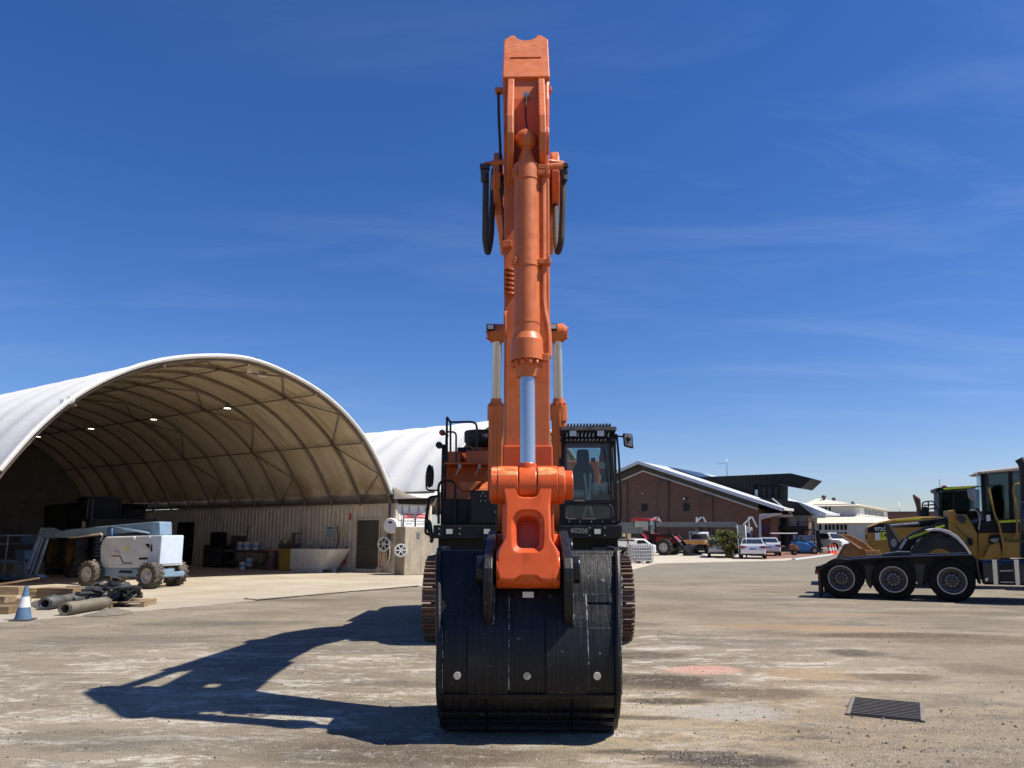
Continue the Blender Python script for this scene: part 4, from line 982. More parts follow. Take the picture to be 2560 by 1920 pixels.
# hose clamps on the arm edge, left of the cylinder
B('hose_clamps', OR, lambda m: [(m.bx(-.23, -.12, 7.31, 7.36, zp(708 - 12*k, 7.34) - .012, zp(708 - 12*k, 7.34) + .012), m.tube(rnd([(-.21, 7.34, zp(708 - 12*k, 7.34)), (-.19, 7.29, zp(704 - 12*k, 7.3)), (-.15, 7.28, zp(712 - 12*k, 7.3)), (-.13, 7.33, zp(706 - 12*k, 7.3))], .03), .012, 6)) for k in range(-2, 4)], 0, arm)
B('grab_handle', OR, lambda m: m.tube(rnd([(-.205, 7.36, zp(842, 7.33)), (-.215, 7.26, zp(836, 7.33)), (-.215, 7.26, zp(785, 7.33)), (-.205, 7.36, zp(778, 7.33))], .05), .014, 6), 0, arm)
# ---- hose loops at the elbow
def lo(px, py, d): z = zp(py, d); return (xo(px, d, z), d, z)
for s in (-1, 1):
    if s < 0: pts = [lo(1215, 440, 7.55), lo(1214, 520, 7.5), lo(1213, 600, 7.5), lo(1219, 634, 7.55), lo(1227, 600, 7.8), lo(1231, 500, 8.1), lo(1234, 428, 8.3), lo(1238, 417, 8.45), lo(1246, 440, 8.6)]
    else: pts = [lo(1408, 440, 7.55), lo(1407, 520, 7.5), lo(1403, 605, 7.5), lo(1395, 634, 7.55), lo(1390, 600, 7.8), lo(1388, 500, 8.1), lo(1385, 428, 8.3), lo(1381, 417, 8.45), lo(1372, 440, 8.6)]
    B('elbow_hose', M['grey_hose'], lambda m: m.tube(rnd(pts, .28, 7), .034, 10))
    q = lo(1212 if s < 0 else 1409, 427, 7.5)
    B('hose_flange', M['dark_steel'], lambda m: (m.box((q[0], q[1], q[2] + .04), (.10, .10, .05)), m.box((q[0], q[1], q[2] - .02), (.085, .085, .05)), m.cyl((q[0], q[1], q[2] - .12), (q[0], q[1], q[2] - .03), .042, n=12)), .008)
    B('elbow_pipe', OR, lambda m: m.tube([(q[0], q[1], q[2] + .075), (s*.1, 7.40, q[2] + .075)], .027, 8))
    g = lo(1248 if s < 0 else 1371, 300, 7.6)
    B('side_line', M['rubber'] if s < 0 else M['red'], lambda m: m.tube(rnd([lo(1246 if s < 0 else 1371, 226, 7.62), lo(1247 if s < 0 else 1370, 300, 7.6), lo(1251 if s < 0 else 1369, 370, 7.6), lo(1251 if s < 0 else 1369, 430, 7.6)], .2), .017, 6))
    B('line_bracket', OR, lambda m: m.box(lo(1248 if s < 0 else 1369, 227, 7.62), (.09, .08, .05)), .006)
for k, pts in enumerate((((1249, 470), (1256, 520), (1268, 548), (1280, 556)), ((1262, 555), (1258, 600), (1262, 612), (1272, 610)), ((1369, 478), (1371, 500), (1364, 535), (1360, 560)), ((1252, 440), (1254, 500), (1259, 560), (1262, 640)), ((1364, 455), (1366, 520), (1360, 600), (1361, 700)))):
    B('thin_hose', M['rubber'], lambda m: m.tube(rnd([lo(a_, b_, 7.44 - .03*(k % 2)) for a_, b_ in pts], .15), .011, 6))
B('junction_block', OR, lambda m: m.box(lo(1268, 612, 7.36), (.10, .08, .07)), .006)
# arm cylinder on top of the boom
a0, a1 = Vector((0, 12.0, 6.66)), Vector((0, 8.16, t1z - .18))
ad = (a1 - a0).normalized()
acy = B('arm_cylinder', OR, lambda m: (m.cyl(a0, a0 + ad*2.6, .14, n=24), m.cyl(a0 + ad*2.5, a0 + ad*2.75, .165, n=24), m.cyl((-.12, a0.y, a0.z), (.12, a0.y, a0.z), .19, n=20)))
B('rod', M['chrome'], lambda m: m.cyl(a0 + ad*2.7, a1, .09, n=20), 0, acy)
B('arm_cylinder_bracket', OR, lambda m: [m.prism([(11.5, 6.3), (12.5, 6.3), (12.15, 6.82), (11.85, 6.82)], 'x', x - .03, x + .03) for x in (-.17, .17)], .01)

# ---- bucket link (H link) between rod eye and bucket
LT, LB = c0, Vector((0, 6.76, zp(1424, 6.76)))
lv = (LT - LB); LL = lv.length
LM = Matrix.Translation(LB) @ Matrix.Rotation(math.atan2(lv.z, lv.y) - math.pi/2, 4, 'X')
# front outline in (x, height along the link), hole inside
def ring_at(outline, c, n):
    out = []
    for i in range(n):
        a = 2*math.pi*i/n; dx, dz = math.cos(a), math.sin(a); best = None
        for p, q in zip(outline, outline[1:] + outline[:1]):
            ex_, ez = q[0]-p[0], q[1]-p[1]; den = dx*ez - dz*ex_
            if abs(den) < 1e-9: continue
            t_ = ((p[0]-c[0])*ez - (p[1]-c[1])*ex_)/den; u_ = ((p[0]-c[0])*dz - (p[1]-c[1])*dx)/den
            if t_ > 0 and -1e-6 <= u_ <= 1+1e-6 and (best is None or t_ < best): best = t_
        out.append((c[0]+dx*(best or .1), c[1]+dz*(best or .1)))
    return out
sl = LL/.78
ol = rpoly([(-.268, -.13*sl), (-.12, -.14*sl), (-.09, -.10*sl), (.09, -.10*sl), (.12, -.14*sl), (.268, -.13*sl), (.268, .12*sl), (.20, .24*sl), (.195, .60*sl), (.225, .70*sl), (.23, .80*sl), (.085, .80*sl), (.085, .63*sl), (-.085, .63*sl), (-.085, .80*sl), (-.23, .80*sl), (-.225, .70*sl), (-.195, .60*sl), (-.20, .24*sl), (-.268, .12*sl)], .03)
cc = (0, .33*sl)
NR = 72
outer = ring_at(ol, cc, NR)
hole = ring_at(rpoly([(-.095, .17*sl), (.095, .17*sl), (.10, .40*sl), (.06, .46*sl), (-.06, .46*sl), (-.10, .40*sl)], .05), cc, NR)
hole2 = [(cc[0] + (p[0]-cc[0])*1.38, cc[1] + (p[1]-cc[1])*1.30) for p in hole]
def link_fn(m):
    rows = [[(p[0], y, p[1]) for p in rg] for rg, y in ((hole, .09), (hole, -.105), (hole2, -.13), (hole2, -.155), ([(a[0]*.93 + cc[0]*.07, a[1]*.95 + cc[1]*.05) for a in outer], -.155), (outer, -.125), (outer, .13), (hole, .13))]
    m.grid(rows, smooth=False, closed_u=True)
    m.bx(-.12, .12, .09, .12, .12*sl, .5*sl)
    for s in (-1, 1):
        m.cyl((s*.086, 0, LL), (s*.265, 0, LL), .172, n=32); m.cyl((s*.265, 0, LL), (s*.325, 0, LL), .165, n=32)
        m.bx(s*.09, s*.225, -.12, .12, .62*sl, LL)
    m.cyl((-.268, 0, 0), (.268, 0, 0), .155, n=32)
    m.xf(LM)
link = B('bucket_link', ON, link_fn, .008)
def worn_mat():
    t = NT('worn_paint'); w = t.noise(t.map(t.pos, (9, 30, 30)), 1.0, 6, .7)
    c = t.mix(t.step(w, .42, .58), (.62, .34, .12), (.70, .10, .012)); c = t.mix(t.step(w, .25, .40, 1, 0), c, (.66, .52, .26))
    t.set(color=c, rough=.5); return t.m
worn = worn_mat()
for (xa, xb, rr) in ((-.262, -.092, .1735), (.092, .262, .1735), (-.322, -.268, .1665), (.268, .322, .1665)):
    def wfn(m):
        rows = [[(x, -rr*math.sin(R(a)), rr*math.cos(R(a))) for a in range(28, 68, 5)] for x in (xa, xb)]
        m.grid(rows); m.xf(Matrix.Translation(LT))
    B('worn_band', worn, wfn, 0, link)
B('link_pin', ON, lambda m: m.cyl((.30, LT.y, LT.z), (.40, LT.y, LT.z), .13, n=24), .008, link)
B('link_pin', ON, lambda m: m.cyl((-.34, LT.y, LT.z), (-.31, LT.y, LT.z), .14, n=24), .008, link)
# guide links from the clevis back to the arm
for s in (-1, 1):
    B('guide_link', OR, lambda m: m.prism(arc((LT.y, LT.z), .15, 60, 240, 8) + arc((7.62, 2.15), .13, -100, 60, 8), 'x', s*.268, s*.33), .01)

# ---- bucket
HWB = .716
bp = [(7.08, zp(1385, 7.08)), (6.93, zp(1440, 6.93)), (6.83, zp(1507, 6.83)), (6.74, zp(1569, 6.74)), (6.69, zp(1640, 6.69)), (6.70, zp(1700, 6.70)), (6.735, zp(1731, 6.735)), (6.83, zp(1764, 6.83)), (6.95, zp(1794, 6.95)), (7.12, .045), (7.5, .02), (8.15, .03)]
top_b = (7.55, bp[0][1] + .0); lipz = .10
def smooth_prof(p, k=3):
    out = []
    for i in range(len(p)-1):
        a, b, c, d = p[max(0, i-1)], p[i], p[i+1], p[min(len(p)-1, i+2)]
        for j in range(k):
            t = j/k
            out.append(tuple(.5*((2*b[q]) + (-a[q]+c[q])*t + (2*a[q]-5*b[q]+4*c[q]-d[q])*t*t + (-a[q]+3*b[q]-3*c[q]+d[q])*t**3) for q in (0, 1)))
    return out + [p[-1]]
prof = smooth_prof(bp)
def offs(pl, o):
    out = []
    for i, p in enumerate(pl):
        a, b = pl[max(0, i-1)], pl[min(len(pl)-1, i+1)]; tx, tz_ = b[0]-a[0], b[1]-a[1]; L_ = math.hypot(tx, tz_)
        out.append((p[0] + tz_/L_*o, p[1] - tx/L_*o))       # +o = outwards (towards the camera / down)
    return out
def bucket_mat():
    t = NT('bucket_black'); P = t.pos
    dr = t.noise(t.map(P, (75, 6, 1.3)), 1.0, 5, .7); sp2 = t.noise(P, 26, 4, .7)
    c = t.mix(t.step(dr, .42, .68), (.007, .007, .008), (.022, .021, .020))
    c = t.mix(t.math('MULTIPLY', t.step(sp2, .665, .71), .9), c, (.26, .25, .23))
    t.set(color=c, rough=t.step(dr, .3, .7, .34, .5), spec=.32); t.bump(t.math('ADD', t.math('MULTIPLY', dr, 1.0), sp2), .55, .006); return t.m
M['bucket'] = bucket_mat()
BM = M['bucket']
def lit_weld_mat():
    t = NT('worn_weld'); n = t.noise(t.map(t.pos, (14, 14, 14)), 1.0, 6, .8)
    t.set(color=t.mix(t.step(n, .46, .60), (.03, .03, .03), (.42, .41, .39)), rough=.4, metal=.3); t.bump(n, .8, .01); return t.m
LIT_WELD = lit_weld_mat()  # pale worn flecks double as painted sunlight on the edges
def bwf(u, v): return 1 + .085*min(1, max(0, (v - .75)/.8))
def shell_fn(m):
    inn = offs(prof, -.045); m.prism(prof + inn[::-1], 'x', -HWB, HWB, bwf, smooth=True)
bk = B('bucket', BM, shell_fn)
B('bucket_top', BM, lambda m: (m.prism([(bp[0][0], bp[0][1]), (bp[0][0] + .02, bp[0][1] + .03), (7.75, bp[0][1] + .02), (7.75, bp[0][1] - .03), (7.1, bp[0][1] - .05)], 'x', -HWB, HWB, bwf)), .008, bk)
for s in (-1, 1):
    B('side_plate', BM, lambda m: m.prism(offs(prof, .018) + [(8.2, .1), (8.0, .9), (7.8, bp[0][1] + .06), (7.12, bp[0][1] + .055)], 'x', s*(HWB - .002), s*(HWB + .045), bwf), .008, bk)
    B('side_edge', BM, lambda m: m.tube([(s*(HWB + .022)*bwf(*p), p[0], p[1]) for p in offs(prof, .022)[:24]], .027, 8), 0, bk)
def strip(name, x0, x1, i0, i1, o0, o1, bev=.005, mat=None):
    seg = prof[i0:i1+1]
    return B(name, mat or BM, lambda m: m.prism(offs(seg, o1) + offs(seg, o0)[::-1], 'x', x0, x1), bev, bk)
strip('wear_plate', -.505, -.167, 5, 19, -.002, .022); strip('wear_plate', .145, .49, 5, 19, -.002, .022)
strip('wear_plate', -HWB + .01, -.51, 9, 19, -.002, .010); strip('wear_plate', -.163, .14, 9, 19, -.002, .010); strip('wear_plate', .495, HWB - .01, 9, 19, -.002, .010)
strip('heel_lip', -HWB, HWB, 18, 19, -.002, .03)
for i0, i1 in ((19, 21), (22, 23), (24, 25), (26, 27)):
    for x0, x1 in ((-HWB, -.36), (-.345, .355), (.37, HWB)): strip('heel_bar', x0, x1, i0, i1, -.004, .034 if i0 > 19 else .02)
strip('weld_seam', .20, HWB, 5, 6, .0, .012, .004)
for xw, i0, i1 in ((-.163, 5, 18), (.494, 5, 18), (HWB + .05, 3, 19), (-HWB + .004, 9, 19)):
    B('weld_bead', LIT_WELD, lambda m: m.tube([(xw*(bwf(*p) if abs(xw) > .6 else 1), p[0], p[1]) for p in offs(prof, .014)[i0:i1]], .0065, 6), 0, bk)  # pale beads paint the sunlit edges of the plates
for px in (1143, 1317.5, 1492):
    z = zp(1689, 6.69); x = xo(px, 6.69, z)
    B('drain_plug', paint('pale_plug', (.50, .44, .35), .7), lambda m: m.cyl((x, 6.668, z), (x, 6.72, z), wx(19, 6.69, z)/2*.98, n=20), .002, bk)  # pale discs stand in for lit ground seen through drain holes
# ears
for s in (-1, 1):
    xc = s*.335
    B('bucket_ear', BM, lambda m: m.prism([(7.62, zp(1375, 7.6)), (7.58, 1.66), (7.48, 1.72), (7.36, 1.70), (7.18, zp(1345, 7.1)), (6.92, zp(1368, 6.9)), (6.62, zp(1395, 6.65)), (6.555, zp(1420, 6.6)), (6.55, zp(1455, 6.55)), (6.58, zp(1500, 6.58)), (6.65, zp(1538, 6.65)), (6.73, zp(1564, 6.73)), (6.80, zp(1566, 6.80)), (7.0, 1.2)], 'x', xc - .04, xc + .04), .012, bk)
    B('bucket_pin', M['black_gloss'], lambda m: (m.cyl((xc + s*.04, LB.y, LB.z), (xc + s*.105, LB.y, LB.z), .115, n=24), m.cyl((xc + s*.04, 7.48, 1.52), (xc + s*.085, 7.48, 1.52), .13, n=24)), .01, bk)
    B('weld_bead', LIT_WELD, lambda m: m.tube([(xc + .042, d_, zp(p_, d_)) for d_, p_ in ((6.80, 1462), (6.76, 1500), (6.735, 1538), (6.72, 1562))], .012, 6), 0, bk)  # bright right-hand ear edge, highlight painted as a pale bead
B('bucket_cross_tube', BM, lambda m: m.cyl((-.33, 7.2, 1.30), (.33, 7.2, 1.30), .1, n=16), 0, bk)
B('rating_plate', M['white_clean'], lambda m: m.bx(-.048, .048, 6.828, 6.84, zp(1494, 6.84), zp(1479, 6.84)), .003, bk)
for k in range(5):
    x = -.66 + .33*k
    B('tooth', BM, lambda m: m.prism([(8.05, .0), (8.2, .01), (8.55, .03), (8.2, .12), (8.05, .13)], 'x', x - .06, x + .06), .01, bk)
# ================================================================ shared builders
CAMP = Vector((0, 0, EYE))
def hit(px, py, p0, n):
    d = Vector(ray(px, py)); n = Vector(n); t = (Vector(p0) - CAMP).dot(n)/d.dot(n); return CAMP + d*t
class Frame:
    """local frame of a thing: turns photo points on a local plane y=const into local points"""
    def __init__(s, loc, rz):
        s.loc, s.rz = Vector(loc), rz; s.M = Matrix.Translation(s.loc) @ Matrix.Rotation(rz, 4, 'Z'); s.I = s.M.inverted()
        s.n = s.M.to_3x3() @ Vector((0, 1, 0))
    def at(s, px, py, y=0.0):
        return s.I @ hit(px, py, s.M @ Vector((0, y, 0)), s.n)
    def xz(s, px, py, y=0.0):
        p = s.at(px, py, y); return (p.x, p.z)
def zoomer(x0, y0, k): return lambda a, b: (x0 + a*k, y0 + b*k)
Z7 = zoomer(0, 1200, .25316); Z8 = zoomer(500, 1200, .27125); ZT = zoomer(1950, 1120, .27577); Z1 = zoomer(1540, 1130, .23508); Z4 = zoomer(1960, 1220, .15371)
def wheel(parent, c, r, w, rr, tyre, rim, side=-1, lugs=0, lugd=.03, holes=0, hub=None, n=32, ring=None):
    """wheel with its axle along local y; side: which way the outer face looks"""
    x, y, z = c; t = w/2
    m = MB(); sh_ = [(rr, -t*.92), (rr + (r-rr)*.25, -t), (rr + (r-rr)*.7, -t*1.02), (r*.985, -t*.82), (r, -t*.6), (r, t*.6), (r*.985, t*.82), (rr + (r-rr)*.7, t*1.02), (rr + (r-rr)*.25, t), (rr, t*.92)]
    m.lathe(sh_, c, 'y', n, False)
    if lugs:
        for k in range(lugs):
            a = 2*math.pi*k/lugs
            for s in (-1, 1):
                a2 = a + (math.pi/lugs if s > 0 else 0); q = math.pi/lugs*.62
                pts = []
                for rad in (r*.97, r + lugd):
                    for (yy, da) in ((s*t*1.02, -q*.2), (s*t*1.02, q*1.1), (-s*t*.05, q*.1 - q*.9), (-s*t*.05, -q*1.6)):
                        pts.append((x + rad*math.sin(a2 + da), y + yy, z + rad*math.cos(a2 + da)))
                m.add(pts, [(0, 1, 2, 3), (7, 6, 5, 4), (0, 4, 5, 1), (1, 5, 6, 2), (2, 6, 7, 3), (3, 7, 4, 0)])
    ty = m.build('tyre', tyre, parent)
    m = MB(); o = side*t
    m.lathe([(rr*1.02, o*.94), (rr*.97, o*.97), (rr*.90, o*.93), (rr*.86, o*.55), (rr*.62, o*.42), (rr*.5, o*.62), (rr*.30, o*.66), (rr*.27, o*.92), (.01, o*.95)], c, 'y', n, False)
    m.lathe([(rr*1.02, -o*.94), (rr*.8, -o*.3), (.01, -o*.3)], c, 'y', n, False)
    rm = m.build('rim', rim, parent)
    if ring:
        m = MB(); m.lathe([(rr*1.03, o*.93), (rr*1.02, o*1.0), (rr*.93, o*1.0), (rr*.90, o*.90)], c, 'y', n, False); m.build('rim_ring', ring, rm)
    if holes:
        m = MB()
        for k in range(holes):
            a = 2*math.pi*k/holes; q = rr*.40
            m.cyl((x + q*math.cos(a), y + o*.60, z + q*math.sin(a)), (x + q*math.cos(a), y + o*.74, z + q*math.sin(a)), rr*.055, n=6)
        m.build('wheel_nuts', hub or M['steel'], rm)
        m = MB()
        for k in range(holes):
            a = 2*math.pi*(k + .5)/holes; q = rr*.68
            m.cyl((x + q*math.cos(a), y + o*.40, z + q*math.sin(a)), (x + q*math.cos(a), y + o*.47, z + q*math.sin(a)), rr*.085, n=10)
        m.build('rim_holes', M['black'], rm)
    return ty

# ================================================================ left side: boom lift
M['lift_blue'] = paint('faded_blue_paint', (.18, .27, .36), .5, var=.2, dust=.25, dustc=(.36, .35, .32), chips=.25)
M['lift_blue2'] = paint('deep_blue_paint', (.05, .14, .28), .5, var=.2, dust=.2)
M['lift_grey'] = paint('faded_white_hood', (.56, .57, .58), .5, var=.12, dust=.22, dustc=(.4, .36, .3), streak=.15)
M['rim_white'] = paint('dirty_white_rim', (.50, .47, .41), .6, var=.25, dust=.35)
WA, WB, WC = G(214, 1467), G(364, 1473), G(438, 1464.6)
lx_ = (WB - WA); lrz = math.atan2(lx_.y, lx_.x)
LF = Frame(WA, lrz); LFW = (LF.I @ WB).x; LFC = LF.I @ WC
TRW = max(1.5, min(2.2, LFC.y)); WR = .40
lift = thing('boom_lift', 'blue and pale grey articulated boom lift parked at the shed mouth', 'boom lift', WA, lrz)
WB_ = LFW
for (x, y, sd) in ((0, .14, -1), (WB_, .14, -1), (LFC.x - .05, LFC.y, 1), (LFC.x - .05 - WB_, LFC.y, 1)):
    wheel(lift, (x, y, WR), WR, .34, WR*.56, M['tyre_dusty'], M['rim_white'], sd, 16, .020)
def LP(a, b, y=.3): return LF.xz(*Z7(a, b), y)
def lpoly(name, pts, y0, y1, mat, bev=.015, parent=lift, yp=None):
    m = MB(); m.prism([LP(a, b, y0 if yp is None else yp) for a, b in pts], 'y', y0, y1); return m.build(name, mat, parent, bev)
m = MB(); m.bx(.1, WB_ + .12, .32, TRW - .55, .33, .60); m.bx(-.1, .1, .3, TRW - .1, .32, .48); m.bx(WB_ - .1, WB_ + .1, .3, TRW - .1, .32, .48)
m.build('chassis', M['lift_blue'], lift, .03)
m = MB(); m.bx(WB_*.4, WB_*.62, .31, .325, .44, .52); m.build('slot', M['black'], lift, .01)
hood = lpoly('hood', [(985, 860), (988, 660), (1010, 595), (1040, 560), (1330, 552), (1330, 850), (1290, 868)], .30, 1.25, M['lift_grey'], .05)
lpoly('hood_panel', [(1306, 848), (1332, 590), (1335, 552), (1480, 548), (1472, 838)], .27, 1.2, M['lift_grey'], .03)
lpoly('counterweight', [(1470, 838), (1484, 547), (1598, 546), (1575, 838)], .26, 1.15, paint('pale_blue_panel', (.50, .57, .64), .5, var=.1), .03)
lpoly('skirt', [(985, 862), (990, 848), (1575, 820), (1575, 850), (1280, 870)], .28, 1.2, M['lift_grey'], .02)
lpoly('vent', [(1370, 768), (1455, 762), (1455, 785), (1370, 788)], .262, .30, M['black'], .003, yp=.26)
lpoly('handle', [(1488, 640), (1502, 640), (1500, 708), (1486, 708)], .245, .27, M['black'], .004)
lpoly('handle_recess', [(1435, 630), (1472, 628), (1472, 680), (1440, 645)], .262, .28, M['black'], .003)
lpoly('control_box', [(1118, 705), (1165, 705), (1165, 738), (1118, 738)], .26, .32, M['cont_cream'], .01)
lpoly('warning_dot', [(1240, 668), (1256, 662), (1272, 670), (1274, 690), (1258, 698), (1240, 692)], .292, .303, paint('yellow_dot', (.75, .62, .03), .5), 0)
lpoly('stripe', [(1100, 745), (1185, 745), (1220, 815), (1300, 815), (1300, 826), (1212, 826), (1178, 756), (1100, 756)], .290, .303, M['interior'], 0)
ym = .85
boomp = lpoly('main_boom', [(640, 492), (1500, 413), (1560, 410), (1560, 430), (1470, 500), (1320, 510), (640, 568)], ym, ym + .36, M['lift_blue'], .02)
lpoly('boom_sleeve', [(650, 492), (1060, 455), (1060, 532), (650, 570)], ym - .03, ym + .39, M['lift_blue'], .015)
lpoly('boom_nose', [(545, 520), (570, 502), (650, 500), (650, 562), (560, 572)], ym + .04, ym + .32, M['lift_blue'], .02)
lpoly('riser', [(1478, 545), (1475, 450), (1500, 412), (1576, 412), (1580, 545)], ym - .06, ym + .44, M['lift_blue'], .03)
lpoly('tower_link', [(1045, 550), (1050, 465), (1075, 452), (1100, 465), (1105, 550)], ym - .08, ym + .2, M['lift_blue2'], .02)
a, b = LP(1085, 462, ym - .1), LP(1480, 525, ym - .1); m = MB(); m.cyl((a[0], ym - .1, a[1]), (b[0], ym - .1, b[1]), .035, n=10); m.build('strut', M['lift_blue'], lift)
m = MB(); pts = [LP(p, q, ym) for p, q in ((700, 568), (880, 548), (980, 535), (1015, 528), (1030, 550), (1012, 600))]; m.tube(rnd([(p[0], ym - .06, p[1]) for p in pts], .1), .028, 8); m.build('hose_track', M['cont_cream'], lift)
lpoly('jib_head', [(395, 555), (385, 500), (410, 470), (450, 472), (560, 515), (560, 560), (470, 575)], ym, ym + .34, M['lift_blue'], .03)
for (p0, p1, yy, w) in (((420, 480), (268, 880), ym + .02, .12), ((420, 570), (285, 960), ym + .22, .07), ((470, 575), (340, 962), ym + .02, .07)):
    a, b = LP(*p0, yy), LP(*p1, yy); m = MB(); m.bar((a[0], yy, a[1]), (b[0], yy, b[1]), .09, w, (0, 1, 0)); m.build('jib_arm', M['lift_blue'], lift, .01)
lpoly('jib_foot', [(258, 978), (262, 935), (345, 930), (385, 950), (380, 968)], ym, ym + .3, M['lift_blue'], .01)
# basket
bx_ = [LP(a_, b_, .9) for a_, b_ in ((-180, 985), (215, 965), (150, 550), (-200, 545))]
fz = LP(100, 975, .9)[1]; x0b, x1b = LP(-250, 980, .9)[0], LP(140, 980, .9)[0]; zt = LP(150, 548, .9)[1]; zm = LP(100, 800, .9)[1]; zr = LP(50, 632, .9)[1]
m = MB(); m.bx(x0b, x1b + .15, .5, 1.5, fz - .02, fz + .04); m.build('basket_floor', M['lift_blue2'], lift, .01)
for yy in (.5, 1.5):
    for zz_ in (zt, zr, zm): m = MB(); m.tube([(x0b, yy, zz_), (x1b, yy, zz_)], .022, 8); m.build('basket_rail', M['lift_blue'], lift)
    for xx in (x0b, x1b): m = MB(); m.tube([(xx, yy, fz), (xx, yy, zt)], .022, 8); m.build('basket_post', M['lift_blue'], lift)
for zz_ in (zt, zm): m = MB(); m.tube([(x1b, .5, zz_), (x1b, 1.5, zz_)], .022, 8); m.build('basket_rail', M['lift_blue'], lift)
lpoly('basket_console', [(200, 560), (360, 540), (360, 620), (200, 640)], 1.0, 1.3, M['lift_blue2'], .02)
lpoly('rotator', [(148, 690), (240, 690), (240, 790), (190, 800), (150, 770)], .9, 1.25, M['lift_blue2'], .03)
lpoly('mount_frame', [(130, 790), (230, 780), (260, 975), (130, 980)], 1.0, 1.06, M['lift_blue'], .01)
lpoly('toe_board', [(-200, 930), (110, 920), (110, 975), (-200, 985)], .48, .5, M['lift_blue2'], .005)

# ================================================================ dump truck deep in the shed
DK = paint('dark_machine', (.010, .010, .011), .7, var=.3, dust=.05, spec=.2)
dt_loc = G(168, 1443); hz = R(-48)
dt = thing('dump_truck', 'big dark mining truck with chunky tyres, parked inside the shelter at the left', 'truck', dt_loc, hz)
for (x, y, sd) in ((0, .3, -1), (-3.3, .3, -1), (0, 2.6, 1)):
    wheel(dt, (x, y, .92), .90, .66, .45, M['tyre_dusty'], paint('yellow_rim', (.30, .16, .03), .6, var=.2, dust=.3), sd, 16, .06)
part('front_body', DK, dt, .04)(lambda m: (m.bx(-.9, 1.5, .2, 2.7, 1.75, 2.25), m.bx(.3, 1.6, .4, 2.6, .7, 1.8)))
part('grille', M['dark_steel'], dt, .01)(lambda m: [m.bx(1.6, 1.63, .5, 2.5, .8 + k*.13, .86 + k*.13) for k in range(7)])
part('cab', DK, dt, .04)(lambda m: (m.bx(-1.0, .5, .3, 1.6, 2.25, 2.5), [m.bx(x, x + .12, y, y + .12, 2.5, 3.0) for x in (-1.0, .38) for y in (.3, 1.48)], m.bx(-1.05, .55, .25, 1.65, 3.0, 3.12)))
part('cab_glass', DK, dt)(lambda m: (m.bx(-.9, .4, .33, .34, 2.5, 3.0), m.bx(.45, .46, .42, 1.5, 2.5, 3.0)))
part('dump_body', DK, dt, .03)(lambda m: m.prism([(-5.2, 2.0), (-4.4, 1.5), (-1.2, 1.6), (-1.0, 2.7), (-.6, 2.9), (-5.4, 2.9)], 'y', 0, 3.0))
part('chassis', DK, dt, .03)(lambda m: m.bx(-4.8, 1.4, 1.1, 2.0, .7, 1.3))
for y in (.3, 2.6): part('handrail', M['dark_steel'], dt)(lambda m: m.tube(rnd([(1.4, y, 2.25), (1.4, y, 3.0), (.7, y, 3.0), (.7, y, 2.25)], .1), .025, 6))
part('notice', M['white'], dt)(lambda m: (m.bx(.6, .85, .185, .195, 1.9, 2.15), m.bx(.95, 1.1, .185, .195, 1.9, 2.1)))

# ================================================================ rubbish on the apron corner
M['timber'] = None
def timber_mat(name, c):
    t = NT(name); g = t.noise(t.map(t.obj, (1.5, 18, 18)), 1.0, 5, .65)
    cc_ = t.mix(t.step(g, .35, .68), tuple(x*.55 for x in c), c); t.set(color=t.mix(t.step(t.noise(t.pos, 3, 4), .4, .7, 0, .4), cc_, (.12, .08, .05)), rough=.85); t.bump(g, .5, .006); return t.m
TMB = timber_mat('weathered_timber', (.28, .18, .095)); TML = timber_mat('pale_timber', (.40, .28, .155))
def timber(label, px, py, L, w, h, rz, mat=TMB, z=0.0, tilt=0.0, name='timber_block', group='timber blocks on the apron'):
    p = G(px, py); m = MB(); m.bx(-L/2, L/2, -w/2, w/2, 0, h)
    o = m.build(name, mat, None, .012); o.location = (p.x, p.y, z + .006); o.rotation_euler = (0, R(tilt), R(rz)); tag(o, label, 'timber', group); return o
timber('thick dark timber beam block behind the rubber rolls', 150, 1496, 1.12, .42, .27, -12)
timber('pale square timber block left of the blue and white cone, top of two', 24, 1504, .70, .34, .20, -6, TML, .17)
timber('pale timber block lying under another left of the cone', 28, 1513, .74, .36, .165, -2, TML)
timber('short timber block right of the cone top', 96, 1490, .62, .22, .13, -15, TML)
timber('long thin board under the dark beam block', 112, 1496, 1.3, .2, .05, -14, TML)
timber('dark timber at the left picture edge below the pale blocks', 3, 1534, .5, .4, .16, 5)
timber('second dark timber at the left picture edge, on the lower one', 2, 1527, .42, .34, .15, -8, TML, .17)
timber('weathered plank lying across the timber heap', 20, 1487, 1.5, .22, .06, 12, TMB, .14, 3)
timber('tilted plank on the timber heap by the lift basket', 28, 1478, 1.4, .16, .05, 24, TMB, .22, -9)
timber('flat plank behind the cone in the heap', 60, 1486, .9, .3, .1, -20, TMB, .0)
timber('old plank lying between beam block and lift wheel', 176, 1481, 1.5, .3, .07, -20, TMB, .02)
timber('second old plank beside the lift wheel', 210, 1477, 1.3, .26, .07, -24, paint('grey_plank', (.16, .14, .12), .8), .05)
timber('flat grey plank below the dark beam block', 205, 1489, 1.1, .3, .06, -16, TMB)
